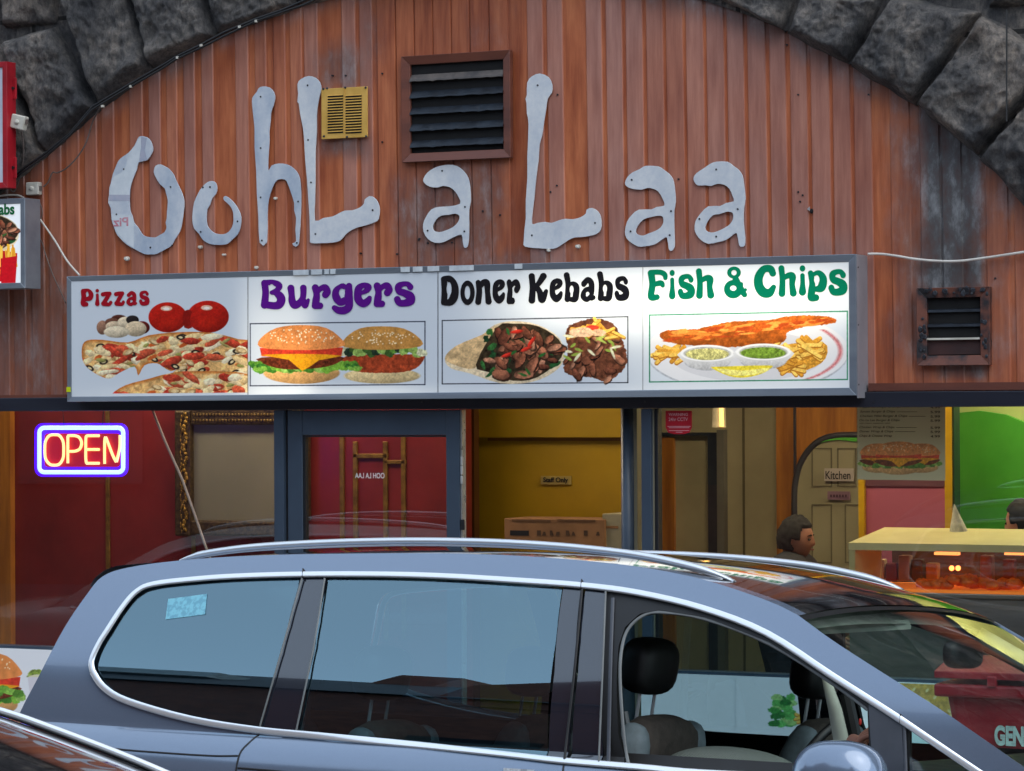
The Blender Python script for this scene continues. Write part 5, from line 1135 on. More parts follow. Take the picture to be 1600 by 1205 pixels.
MB().box((x1+.002, -.012, GP+.02), (x1+.010, .03, ztd)).build('edge_strip', pm('bare_aluminium_edge', sr(170,172,172), None, 12, .3, .6), dr)
for y in (720, 735, 750): c = P(722, y, -.014); MB().box((c.x-.006, -.02, c.z-.02), (c.x+.004, -.01, c.z+.02)).build('hinge', M['edge'], dr, bevel=.001)
MB().box((P(720, 820, -.02).x, -.022, P(720, 828, -.02).z), (P(725, 820, -.02).x, -.012, P(720, 812, -.02).z)).build('latch', M['frame_dark'], dr)
# panes
def pane(x0, x1): 
    xa, xb = max(XL, P(x0, 740, .01).x), min(XR, P(x1, 740, .01).x)
    MB().add([(xa, .01, ZB), (xb, .01, ZB), (xb, .01, zh0), (xa, .01, zh0)], [(0,1,2,3)]).build('window_pane', M['shopglass'], sf)
pane(-190, 428); pane(1026, 1980)
# CCTV sticker
st = empty('cctv_sticker', P(1061, 660, 0), 'red CCTV warning sticker on the right window pane', 'sticker')
q = [P(x, y, .006) for x, y in [(1040,642),(1081,642),(1081,668),(1077,676),(1068,678.5),(1054,678.5),(1044,676),(1040,668)]]; MB().prism([tuple(a) for a in q], (0, .001, 0)).build('sticker_sheet', pm('sticker_red', sr(200,20,44), None, 4, .4), st)
pk = pm('sticker_pink', sr(240,176,184), None, 4, .4)
text_px('lettering', 'WARNING', 1045, 645.5, 1075, 650, .004, pk, st, bold=.015); text_px('lettering', '24hr CCTV', 1045, 652.5, 1075, 658, .004, pk, st, bold=.015)
for y, a_, b_ in ((666, 1043, 1079), (668, 1045, 1077), (672.5, 1045, 1077), (675, 1056, 1066)):
    a, b = sheet_px(a_, y, b_, y+.9, .004); MB().box((a[0], .0035, a[2]), (b[0], .005, b[2])).build('small_print', pk, st)
# pale rod standing in for a diagonal reflection on the left pane
mb = MB(); mb.tube([P(238, 640, .04), P(258, 690, .04), P(285, 750, .04), P(300, 792, .04), P(322, 856, .04), P(350, 930, .04)], [.007]*6, 8)
setp(mb.build('pale_reflection', pm('pale_reflection', sr(150,132,130), sr(130,120,112), 10, .6), smooth=True), 'pale rod standing in for a diagonal reflection in the left window, in front of the mirror frame', 'reflection_line')
# neon OPEN sign
op = empty('neon_open_sign', P(127, 703, .03), 'glowing neon OPEN sign with blue border in the left window', 'neon sign')
YO = .045
def neon(name, segs, r, mt, par=op, smooth=True):
    mb = MB()
    for s in segs:
        q = spline(s, 4) if len(s) > 2 else [np.array(a, float) for a in s]
        mb.tube([P(a[0], a[1], YO) for a in q], r, 10)
    return mb.build(name, mt, par, smooth=smooth)
def rrect(x0, y0, x1, y1, r):
    o = []
    for cx, cy, a0 in ((x1-r, y0+r, -90), (x1-r, y1-r, 0), (x0+r, y1-r, 90), (x0+r, y0+r, 180)):
        o += [(cx+r*math.cos(math.radians(a0+t)), cy+r*math.sin(math.radians(a0+t))) for t in (0, 18, 36, 54, 72, 90)]
    return o
bd = rrect(61.5, 668.5, 192.5, 738, 8); bd.append(bd[0])
mb = MB(); mb.tube([P(x, y, YO) for x, y in bd], .0115, 10); mb.build('border_tube', emit('neon_blue_white', (.45, .74, 1, 1), .5), op, smooth=True)
lt = emit('neon_warm', (1, .72, .28, 1), .42)
a, b = 0, 0
neon('letter_tube', [[(70+17*0,703),(71,690),(77,681),(85,679.5),(93,681),(98.5,690),(99.5,703),(98.5,716),(93,725),(85,727),(77,725),(71,716),(70,703)]], .0078, lt)
neon('letter_tube', [[(106,724),(106,681)], [(106,681),(117,681),(124,684),(127.5,692),(125,701),(118,705),(107,705.5)]], .0078, lt)
neon('letter_tube', [[(155,681),(136,681)], [(136,681),(134.5,683),(134,690),(134,703),(134,716),(135,724)], [(135,724),(155,724)], [(136,702.5),(155,702.5)]], .0078, lt)
neon('letter_tube', [[(163.5,725),(163.5,690),(165,683)], [(165,683),(168,690),(176,711),(181.5,722)], [(182,722),(187,700),(187.5,680)]], .0078, lt)
def halo_board(name, x0, y0, x1, y1, r, off, c, e):
    q = rrect(x0, y0, x1, y1, r); mb = MB(); mb.prism([tuple(P(x, y, YO+off)) for x, y in q], (0, .003, 0)); mb.build(name, emit(name+'_glow', c, e), op)
halo_board('blue_halo_board', 54, 661.5, 200, 745, 13, .020, (.05, .0, .95, 1), .8)  # glowing boards imitate the blue halo and red glow of the tubes
halo_board('red_halo_board', 69, 677, 188, 730, 6, .014, (.6, .0, .04, 1), .05)
ww = M['cable_black']; MB().tube([P(100, 664, YO), P(98, 640, YO)], .002, 6).build('hanging_wire', ww, op); MB().tube([P(160, 664, YO), P(162, 640, YO)], .002, 6).build('hanging_wire', ww, op)
# room lights: added ceiling fittings, out of view, that brighten the interior
def fill_fitting(x, y, L_, W_, col, e, lab):
    t = empty('added_light', (x, y, 2.93), lab, 'ceiling light', 'added lights inside the shop')
    MB().box((x-L_/2-.02, y-W_/2-.02, 2.90), (x+L_/2+.02, y+W_/2+.02, 2.945)).build('fill_fitting', M['pvc'], t)
    MB().box((x-L_/2, y-W_/2, 2.885), (x+L_/2, y+W_/2, 2.899)).build('diffuser', emit('fill_glow', col, e), t)
fill_fitting(-1.5, .6, 1.2, .3, (1, .82, .60, 1), 8, 'added ceiling light, out of view, brightening the red wall')
fill_fitting(-3.3, .55, 1.2, .25, (1, .86, .66, 1), 9, 'added ceiling light, out of view, brightening the far left of the shop')
fill_fitting(1.0, .9, 1.2, .3, (1, .84, .55, 1), 7, 'added ceiling light, out of view, brightening the open doorway')
fill_fitting(3.1, 1.2, 1.2, .3, (1, .88, .55, 1), 9, 'added ceiling light, out of view, above the hot food counter')
fill_fitting(2.6, 1.9, 1.0, .25, (1, .87, .60, 1), 17, 'added ceiling light, out of view, in front of the kitchen door')
# riser board with burger pictures below the windows
rb = empty('printed_riser_board', (0, -.05, .4), 'white printed board with burger pictures below the shop windows', 'board')
wb_ = pm('white_board', sr(228,230,234), sr(226,229,233), 3, .35)
MB().box((XL, -.052, .14), (P(443, 1050, -.05).x, -.041, ZB-.002)).build('board_sheet', wb_, rb)
MB().box((P(1002, 1050, -.05).x, -.052, .14), (XR, -.041, ZB-.002)).build('board_sheet', wb_, rb)
bt = lambda x: np.interp(x, [-200, 800, 1700], [proj((P(q, 1040, -.056).x, -.056, ZB-.006))[1] for q in (-200, 800, 1700)])
p = Pic(-70, bt, 84, 1140, 1.6, (228,230,234)); burger(p, -22, 1070, 108, 100, 0, 4)
for q_ in range(9): p.E(-60+q_*11, 1078+(q_ % 3)*3, 9, 6, [(112,166,60), (140,190,80), (90,140,50)][q_ % 3], wob=.9, seed=q_, tex=.3)
p.E(56, 1054, 13, 7, (180,190,100), wob=.3, tex=.4); p.E(56, 1054, 13, 7, (120,140,60), wob=1.2, tex=.6, seed=3); p.E(56, 1058, 12, 4, (216,214,176), wob=.6, seed=5); p.G([(43,1058),(70,1058),(67,1085),(47,1085)], (214,210,216), sm=1)
p.build('burger_picture', -.056, attrmat('board_print', .35), rb)
p = Pic(1395, bt, 1560, 1180, 1.2, (228,230,234)); p.E(1465, 1090, 78, 60, (198,160,84), tex=.3, ts=5)
r = random.Random(4)
for k in range(150): p.E(1465+r.uniform(-72, 72), 1090+r.uniform(-56, 50), 3.6, 1.9, (232,214,160), rot=r.uniform(-1, 1))
p.build('burger_picture', -.056, attrmat('board_print2', .35), rb)
p = Pic(1150, bt, 1300, 1180, 1.2, (228,230,234)); 
for k in range(26): p.E(1222+r.uniform(-16, 16), 1098+r.uniform(-12, 34), 9, 5, r.choice([(70,150,70),(100,176,90),(50,120,56),(160,200,120)]), wob=.9, seed=k, tex=.3)
chips(p, [(1258,1098),(1252,1122),(1260,1140)], 3, 10, 20, 5)
p.build('salad_picture', -.056, attrmat('board_print3', .35), rb)

# ------------------------------------------------------------------ the other side of the street (seen in the reflections)
M['brick'] = pm('brick_wall', sr(112,64,50), sr(84,46,38), 5, .85, bump=.006, bscale=40)
M['slate'] = pm('slate_roof', sr(58,58,64), sr(42,42,48), 4, .7)
ob = empty('terrace_building', (-6, -18.5, 0), 'low brick building with slate roof and skylights across the street', 'building')
MB().box((-40, -26.5, 0), (26, -18.5, 6.6)).build('wall', M['brick'], ob)
v = [(-40.4,-18.1,6.6),(26.4,-18.1,6.6),(26.4,-22.5,9.6),(-40.4,-22.5,9.6),(-40.4,-26.9,6.6),(26.4,-26.9,6.6)]
mk('roof', v, [(0,1,2,3),(3,2,5,4),(0,3,4),(1,5,2)], M['slate'], ob)
for k in range(9):
    x = -36+k*7; MB().box((x, -20.5, 7.9), (x+2.2, -19.5, 8.4)).build('skylight', pm('skylight_glass_%d' % k, sr(150,156,160), None, 4, .2), ob)
    MB().box((x, -18.49, 1.0), (x+1.6, -18.43, 3.2)).build('window', pm('dark_pane_%d' % k, sr(40,44,50), None, 4, .1), ob)
MB().box((-12, -23.5, 8.5), (-11, -22.1, 10.6)).build('chimney', M['brick'], ob)
for gx in (-22, -6, 8):
    MB().prism([(gx-2.5, -18.4, 6.0), (gx+2.5, -18.4, 6.0), (gx+2.5, -18.4, 8.0), (gx, -18.4, 10.4), (gx-2.5, -18.4, 8.0)], (0, -4, 0)).build('gable', M['brick'], ob)

ob.rotation_euler = (0, 0, math.radians(-11)); ob.scale = (1, 1, 1.22)
# ------------------------------------------------------------------ vehicles
def paint(name, c, c2=None, metal=.55, rough=.28):
    mt, nt, b = newmat(name); n = N(nt, 'ShaderNodeTexNoise', Scale=900, Detail=2); L(nt, coords(nt), n.inputs[0])
    L(nt, ramp(nt, n.outputs[0], [(.35, c), (.65, c2 or c)]), b.inputs['Base Color'])
    n2 = N(nt, 'ShaderNodeTexNoise', Scale=5, Detail=5); L(nt, coords(nt), n2.inputs[0]); mr = N(nt, 'ShaderNodeMapRange'); mr.inputs[3].default_value = rough-.05; mr.inputs[4].default_value = rough+.08
    L(nt, n2.outputs[0], mr.inputs[0]); L(nt, mr.outputs[0], b.inputs['Roughness'])
    b.inputs['Metallic'].default_value = metal; b.inputs['Coat Weight'].default_value = 1; b.inputs['Coat Roughness'].default_value = .03; return mt
M['car'] = paint('blue_grey_metallic_paint', sr(122,138,160), sr(110,126,148), .4, .15)
M['chrome'] = pm('satin_chrome', sr(240,243,246), sr(236,240,244), 3, .2, .6, rvar=.04)
M['rail'] = pm('silver_rail', sr(226,232,238), sr(220,227,234), 3, .24, .55, rvar=.04)
M['piano'] = paint('gloss_black_pillar', sr(30,34,44), None, .0, .1); M['piano'].node_tree.nodes['Principled BSDF'].inputs['Coat IOR'].default_value = 1.75
M['plastic'] = pm('dark_grey_plastic', sr(66,70,78), sr(54,58,66), 6, .45)
M['rubber'] = pm('black_rubber', sr(20,20,22), None, 10, .6)
M['greyseal'] = pm('grey_seal', sr(112,116,116), None, 10, .5)
M['privacy'] = thin_glass('privacy_glass', (.42,.62,.66,1), 2.3, wave=.0, refl=(.60,.88,1,1))
M['clearglass'] = thin_glass('car_clear_glass', (.72,1,.98,1), 1.5)
M['screen'] = thin_glass('windscreen_glass', (.80,.90,.87,1), 1.35, .0, kk=1.0)
M['roofglass'] = paint('black_glass_roof', sr(14,14,17), None, 0, .06)
M['trimcream'] = pm('cream_trim', sr(176,180,164), None, 6, .8)
M['seat'] = pm('seat_fabric', sr(78,70,62), sr(60,54,48), 30, .85, bump=.002)
M['seat2'] = pm('seat_bolster', sr(120,134,138), sr(100,112,116), 20, .7)
M['black'] = pm('cabin_black', sr(15,15,16), None, 6, .5)
CY = math.radians(4.0); CR = math.radians(4.3)
CO = CAM+ray(800, 1000)*8.9
cX = Vector((math.cos(CY), -math.sin(CY), 0)); cYv = Vector((math.sin(CY)*math.cos(CR), math.cos(CY)*math.cos(CR), -math.sin(CR))); cZ = cX.cross(cYv)
CM = Matrix(((cX.x, cYv.x, cZ.x, CO.x), (cX.y, cYv.y, cZ.y, CO.y), (cX.z, cYv.z, cZ.z, CO.z), (0, 0, 0, 1))); CMi = CM.inverted()
lo_c = CMi @ CAM
def PL(px, py, y=0.0):                                   # pixel -> point on local plane y
    d = CMi.to_3x3() @ ray(px, py); t = (y-lo_c.y)/d.y; return lo_c+d*t
CW = 1.84; ZBELT = -.33
def ysf(x, z):
    h = np.maximum(z-ZBELT, 0); l = np.maximum(ZBELT-z, 0)
    y = .06*h+.54*h*h - .075*(1-np.exp(-l/.05))*1.0 + .03*np.maximum(l-.12, 0) + .10*np.maximum(l-.5, 0)**2
    return y+.022*((x-.2)/1.5)**2+.15*np.maximum(0, (-1.95-x)/.6)**2+.05*np.maximum(0, x-1.0)**2
def PS(px, py):                                          # pixel -> near side surface
    y = 0.0
    for _ in range(8): q = PL(px, py, y); y = float(ysf(q.x, q.z))
    return (q.x, q.z)
def pathS(pts, n=4): return [PS(a[0], a[1]) for a in (spline(pts, n) if n > 1 else pts)]
R_px = [(10,1215),(25,1130),(60,1058),(100,982),(135,930),(160,901),(200,887),(280,876),(400,868),(560,865),(700,865),(800,868),(900,875),(1000,886),(1100,906),(1200,939),(1248,962)]
A_px = [(1248,962),(1300,1000),(1357,1037),(1428,1082),(1491,1123),(1600,1199)]
H_px = [(142,1050),(140,1032),(152,1005),(165,983),(190,945),(213,920),(240,908),(300,901),(370,896),(475,893),(600,893),(700,896),(800,902),(910,910),(1000,922),(1100,946),(1200,985),(1300,1050),(1400,1114),(1450,1148),(1530,1203),(1556,1224),(1500,1226),(1300,1220),(1100,1212),(1000,1203),(880,1193),(800,1184),(650,1168),(500,1154),(405,1145),(300,1129),(200,1101),(160,1078)]
Rp = pathS(R_px, 4); Ap = pathS(A_px, 4); Hp = pathS(H_px, 2)+[PS(142, 1050)]
xa, za = Ap[-1]
Bp = [(xa+.12, za-.05), (xa+.3, za-.10), (xa+.7, za-.15), (xa+1.05, za-.24), (xa+1.2, za-.42), (xa+1.23, za-.75), (xa+1.15, za-.95)]
xt, zt0 = Rp[0]; zbot = -1.22
Tp = [(xt+.10, zbot), (xt-.02, zt0-.5), (xt-.03, zt0-.25)]
full_path = Tp+Rp+Ap[1:]+Bp; nT, nR, nA = len(Tp), len(Rp), len(Ap)-1
outline = full_path+[(xa+1.1, zbot)]
def side_mesh(fields_fn, off=0.0, cell=.009, far=False, bbox=None):
    xs0, zs0, xs1, zs1 = bbox
    X, Z = np.meshgrid(np.arange(xs0, xs1+cell, cell), np.arange(zs0, zs1+cell, cell)); D = fields_fn(X, Z); V, F_ = msq(D, X, Z)
    va = np.array(V); y = ysf(va[:, 0], va[:, 1])-off
    if far: y = CW-y; return [tuple(CM @ Vector((a[0], b, a[1]))) for a, b in zip(V, y)], F_
    return [tuple(CM @ Vector((a[0], b, a[1]))) for a, b in zip(V, y)], F_
def bb(poly, m_=.02): xs = [a[0] for a in poly]; zs = [a[1] for a in poly]; return (min(xs)-m_, min(zs)-m_, max(xs)+m_, max(zs)+m_)
def sweepS(pts, wd, ht, off, name, mat, par, far=False, n=6, y_in=0.0):
    """strip with half-round section that follows the side surface; pts are (x,z)"""
    P3 = []; 
    for (x, z) in pts: P3.append(Vector((x, float(ysf(x, z))-off+y_in, z)))
    V = []; k = 8
    for i, p in enumerate(P3):
        t = (P3[min(i+1, len(P3)-1)]-P3[max(i-1, 0)]).normalized()
        e = .01; nx_ = -(float(ysf(p.x+e, p.z))-float(ysf(p.x-e, p.z)))/(2*e); nz_ = -(float(ysf(p.x, p.z+e))-float(ysf(p.x, p.z-e)))/(2*e)
        nrm = Vector((-nx_, -1, -nz_)).normalized()
        b = t.cross(nrm).normalized()
        for q in range(k):
            a = math.pi*q/(k-1); V.append(p+b*(math.cos(a)*wd/2)+nrm*(math.sin(a)**.35*ht))
    F_ = [(i*k+q, i*k+q+1, (i+1)*k+q+1, (i+1)*k+q) for i in range(len(P3)-1) for q in range(k-1)]
    if far: V = [Vector((v.x, CW-v.y, v.z)) for v in V]
    return mk(name, [CM @ v for v in V], F_, mat, par, smooth=True)
def esplit(o): e = o.modifiers.new('e', 'EDGE_SPLIT'); e.split_angle = math.radians(35)
suv = empty('parked_car', CM @ Vector((0, .92, -1.35)), 'blue grey people carrier with silver roof rails in front of the shop', 'car')
def arch_holes(X, Z):
    return np.minimum(np.hypot(X-(xt+.75), Z+1.08)-.36, np.hypot(X-(xa+.35), Z+1.08)-.36)
poly_out = outline; poly_hole = Hp
def f_side(X, Z): return np.minimum(np.minimum(poly_sdf(X, Z, poly_out), -poly_sdf(X, Z, poly_hole)), arch_holes(X, Z))
for far in (False, True):
    v, f = side_mesh(f_side, 0, .010 if not far else .02, far, bb(poly_out)); o = mk('body_side', v, f, M['car'], suv, smooth=True)
    sd = o.modifiers.new('s', 'SOLIDIFY'); sd.thickness = .012; sd.offset = -1 if not far else 1; esplit(o)
# crown profile along the path: bulge outward
def loft(path, bul, t0, t1, nt_, off, name, mat, par, Mx, W_, ysfn, pw=2.4, smooth=True):
    V = []; n = len(path)
    for i, (x, z) in enumerate(path):
        a = path[max(i-1, 0)]; b = path[min(i+1, n-1)]; tx, tz = b[0]-a[0], b[1]-a[1]; l = math.hypot(tx, tz)+1e-9
        nx_, nz_ = -tz/l, tx/l                                   # left normal = outward (up) for a path running rear -> front over the roof
        y0 = float(ysfn(x, z)); bu = bul[i] if hasattr(bul, '__len__') else bul
        for k in range(nt_+1):
            t = t0+(t1-t0)*k/nt_; c = bu*(1-abs(2*t-1)**pw)+off*1.0
            V.append(Mx @ Vector((x+nx_*c, y0+(W_-2*y0)*t, z+nz_*c)))
    F_ = [(i*(nt_+1)+k, (i+1)*(nt_+1)+k, (i+1)*(nt_+1)+k+1, i*(nt_+1)+k+1) for i in range(n-1) for k in range(nt_)]
    return mk(name, V, F_, mat, par, smooth=smooth)
bulR = [.05]*(nT)+[np.interp(i/(nR-1), [0, .15, .27, .42, .55, .8, 1], [.05, .05, .03, .015, .035, .035, .045]) for i in range(nR)]
# tail gate + roof skin, body coloured rims, black glass middle
i_roof = nT+int(nR*.46); pathR = full_path[:nT+nR]
loft(pathR[:i_roof+1], bulR[:i_roof+1], 0, 1, 40, 0, 'tailgate', M['car'], suv, CM, CW, ysf)
loft(pathR[i_roof:], bulR[i_roof:], 0, .03, 3, 0, 'roof_edge', M['car'], suv, CM, CW, ysf); loft(pathR[i_roof:], bulR[i_roof:], .97, 1, 3, 0, 'roof_edge', M['car'], suv, CM, CW, ysf)
loft(pathR[i_roof:], bulR[i_roof:], .03, .97, 40, .0, 'glass_roof', M['roofglass'], suv, CM, CW, ysf)
# spoiler behind the roof
sp_ = pathS([(143,917),(150,905),(166,893),(184,887)], 3); loft(sp_, [.03]*len(sp_), .0, 1, 20, .006, 'rear_spoiler', M['plastic'], suv, CM, CW, ysf)
bulA = [float(b) for b in np.interp(np.arange(len(Ap)), [0, 5, len(Ap)-1], [.045, .055, .075])]
loft(Ap, bulA, .004, .996, 40, -.005, 'windscreen', M['screen'], suv, CM, CW, ysf, 1.9)
bandt = Ap[:2]; loft(bandt, bulA[:2], .004, .996, 40, -.002, 'windscreen_header', M['black'], suv, CM, CW, ysf)
bulB = [.075]+[.08, .10, .12, .12, .12, .10, .08]; loft([Ap[-1]]+Bp, bulB, 0, 1, 30, 0, 'bonnet', M['car'], suv, CM, CW, ysf)
loft([(a[0], a[1]-.03) for a in pathR[i_roof:]], [b-.01 for b in bulR[i_roof:]], .03, .97, 20, -.02, 'headliner', M['trimcream'], suv, CM, CW, ysf)
# chrome loop
ch_c = pathS([(147,1050),(145,1033),(156,1007),(169,986),(194,948),(216,924),(242,913),(300,906),(370,901),(475,898),(600,898),(700,901),(800,907),(910,915),(1000,927),(1100,951),(1200,990),(1300,1055),(1400,1119),(1450,1153),(1530,1207),(1556,1222)], 4)
ch_b = pathS([(147,1050),(164,1074),(202,1096),(300,1124),(405,1141),(500,1150),(650,1164),(800,1180),(880,1189),(1000,1199),(1100,1208),(1300,1216),(1556,1222)], 4)
for far in (False, True):
    sweepS(ch_c, .021, .006, .006, 'chrome_window_strip', M['chrome'], suv, far); sweepS(ch_b, .023, .006, .006, 'chrome_window_strip', M['chrome'], suv, far)
for x, y in ((475, 898), (910, 915), (1408, 1124)): 
    a, b = PS(x+.5, y-7), PS(x-.5, y+7); sweepS([a, b], .004, .012, .0, 'strip_joint', M['rubber'], suv)
# recessed window backing, glass, pillars
PW = {'rear_quarter_glass': ([(153,1048),(153,1036),(163,1010),(180,982),(203,948),(225,925),(262,915),(380,907),(467,904),(437,1020),(406,1139),(300,1120),(205,1090),(170,1074)], 'privacy', 2),
      'rear_door_glass': ([(512,904),(600,903),(700,906),(800,911),(878,917),(868,1000),(857,1090),(849,1187),(700,1168),(580,1156),(467,1146),(478,1070),(497,970)], 'privacy', 1),
      'quarterlight_glass': ([(1420,1130),(1545,1214),(1420,1214)], 'clearglass', 1)}
def patch(poly, off, name, mat, par, far=False, cell=.008, hole=None):
    fn = (lambda X, Z: poly_sdf(X, Z, poly)) if hole is None else (lambda X, Z: np.minimum(poly_sdf(X, Z, poly), -poly_sdf(X, Z, hole)))
    v, f = side_mesh(fn, off, cell, far, bb(poly)); return mk(name, v, f, mat, par, smooth=True)
frame_poly = pathS([(948,921),(1000,930),(1100,954),(1200,993),(1300,1058),(1357,1094),(1418,1132),(1470,1168),(1548,1220),(1300,1216),(1100,1208),(937,1196)], 1)
open_poly = pathS([(972,1200),(965,1150),(962,1060),(965,1010),(975,980),(998,959),(1028,953),(1100,964),(1200,1003),(1300,1066),(1354,1106),(1358,1214),(1100,1206)], 1)
ql = pathS(PW['quarterlight_glass'][0], 1)
for far in (False, True):
    for nm, (pp, mt, sm) in PW.items():
        patch(pathS(pp, sm), -.004, nm, M[mt] if not (far and mt == 'privacy') else M['privacy'], suv, far)
    fp = lambda X, Z: np.minimum(np.minimum(poly_sdf(X, Z, frame_poly), -poly_sdf(X, Z, open_poly)), -poly_sdf(X, Z, ql))
    v, f = side_mesh(fp, -.006, .007, far, bb(frame_poly)); o = mk('front_window_frame', v, f, M['black'], suv, smooth=True); sd = o.modifiers.new('s', 'SOLIDIFY'); sd.thickness = .02; sd.offset = -1 if not far else 1; esplit(o)
    if far: patch(open_poly, -.010, 'front_door_glass', M['clearglass'], suv, True)
    for pp in ([(470,903),(509,903),(490,1020),(464,1147),(409,1141),(440,1020)], [(880,917),(907,920),(898,1050),(880,1192),(851,1188),(866,1050)], [(914,920),(946,923),(941,1050),(935,1197),(886,1193),(903,1050)]):
        o = patch(pathS(pp, 1), -.002, 'gloss_pillar', M['piano'], suv, far); sd = o.modifiers.new('s', 'SOLIDIFY'); sd.thickness = .03; sd.offset = -1 if not far else 1; esplit(o)
for pts, mt in (([(474,903),(441,1020),(406,1142)], 'greyseal'), ([(509,904),(492,1010),(464,1145)], 'greyseal'), ([(948,923),(943,1050),(937,1196)], 'greyseal'), ([(911,920),(899,1050),(883,1192)], 'rubber')):
    sweepS(pathS(pts, 3), .008 if mt == 'rubber' else .006, .003, .006, 'window_seal', M[mt], suv)
sweepS(pathS([(980,1200),(972,1150),(966,1060),(969,1012),(979,983),(1001,963),(1030,957),(1100,968),(1200,1007),(1300,1070),(1354,1110)], 4), .010, .004, -.012, 'window_seal', M['greyseal'], suv)
sweepS(pathS([(957,935),(953,1050),(950,1196)], 3), .012, .004, -.003, 'door_frame_edge', M['plastic'], suv)
o = patch(pathS([(1358,1094),(1410,1126),(1410,1225),(1361,1225)], 1), .004, 'mirror_sail', M['plastic'], suv); sd = o.modifiers.new('s', 'SOLIDIFY'); sd.thickness = .02; sd.offset = -1; esplit(o)
sweepS(pathS([(1413,1128),(1416,1215)], 3), .010, .006, .0, 'quarterlight_post', M['plastic'], suv)
# inner window sills so the cabin reads dark under the belt
for far in (False, True):
    v, f = side_mesh(lambda X, Z: np.minimum(poly_sdf(X, Z, poly_out)-.03, (ZBELT+.01-Z)), -.09, .03, far, (xt, zbot, xa+.4, ZBELT+.03)); mk('inner_door_panel', v, f, M['black'], suv)
# shut lines and the badge under the belt
def shut(pts): sweepS(pathS(pts, 4), .006, .0015, .001, 'shut_line', M['rubber'], suv)
shut([(405,1148),(390,1160),(374,1180),(366,1225)]); shut([(881,1196),(876,1235)])
shut([(140,1160),(180,1170),(250,1176),(330,1181),(372,1181)]); shut([(372,1200),(640,1222)])
# reg sticker
st2 = [PS(x, y) for x, y in ((788,1200),(836,1203),(834,1226),(786,1222))]
def onS(x, z, off): return CM @ Vector((x, float(ysf(x, z))-off, z))
mk('window_sticker', [onS(x, z, .004) for x, z in st2], [(0,1,2,3)], pm('white_sticker', sr(196,202,206), sr(120,124,130), 60, .5), suv)
# vent sticker in the rear quarter window
q4 = [PS(x, y) for x, y in ((262,936),(323,928),(320,960),(258,968))]
mk('window_sticker', [onS(x, z, -.002) for x, z in q4], [(0,1,2,3)], pm('cyan_patterned_sticker', sr(120,186,204), sr(100,160,182), 60, .5, lo=.45, hi=.55), suv)
# roof rails
def rail(far):
    cen = [(283,876),(300,871),(330,864),(400,855),(500,849),(600,846),(700,846),(800,849),(900,856),(1000,868),(1080,885),(1120,897),(1148,909)]
    q = [PL(a[0], a[1], .27) for a in spline(cen, 4)]; V = []; k = 10; n = len(q)
    for i, p in enumerate(q):
        f_ = min(1, i/6, (n-1-i)/8); h = .004+.0085*max(f_, .0); w_ = .012+.008*f_
        t = (q[min(i+1, n-1)]-q[max(i-1, 0)]).normalized(); up = Vector((-t.z, 0, t.x)); 
        for a in range(k): an = 2*math.pi*a/k; V.append(p+up*(math.sin(an)*h)+Vector((0, 1, 0))*(math.cos(an)*w_))
    F_ = [(i*k+a, i*k+(a+1) % k, (i+1)*k+(a+1) % k, (i+1)*k+a) for i in range(n-1) for a in range(k)]+[tuple(range(k)), tuple((n-1)*k+a for a in reversed(range(k)))]
    if far: V = [Vector((v.x, CW-v.y, v.z)) for v in V]
    r_ = mk('roof_rail', [CM @ v for v in V], F_, M['rail'], suv, smooth=True)
    cen2 = [(287,878),(330,868),(400,860),(500,855),(600,852),(700,852),(800,855),(900,861),(1000,873),(1080,890),(1130,905)]
    q = [PL(a[0], a[1], .262) for a in spline(cen2, 4)]; mb = MB(); mb.tube([CM @ (Vector((v.x, CW-v.y, v.z)) if far else v) for v in q], .0042, 8); mb.build('rail_lip', M['chrome'], r_, smooth=True)
    for (px, py) in ((300, 877), (1128, 905)):
        a = PL(px, py, .27); a2 = Vector((a.x, CW-a.y if far else a.y, a.z-.012)); MB().ball(tuple(CM @ a2), (.05, .014, .014), 10, 8).build('rail_foot', M['rail'], r_, smooth=True)
rail(False); rail(True)
# door mirror
mc = PL(1312, 1228, -.16); mb = MB()
def sq(q): 
    return 1/max(.2, (abs(q.x)**3+abs(q.y)**3+abs(q.z)**3)**(1/3))*.98
mb.ball((0, 0, 0), (.135, .10, .125), 28, 20, fn=lambda q: (1/((abs(q.x)**2.6+abs(q.y)**2.6+abs(q.z)**2.6)**(1/2.6))))
mb.v = [tuple(CM @ (mc+Vector(v))) for v in mb.v]; mir = mb.build('door_mirror', M['car'], suv, smooth=True)
mb = MB(); mb.tube([CM @ (mc+Vector((.03, .03, -.05))), CM @ (mc+Vector((.08, .16, -.02)))], .035, 10); mb.build('mirror_arm', M['plastic'], mir)
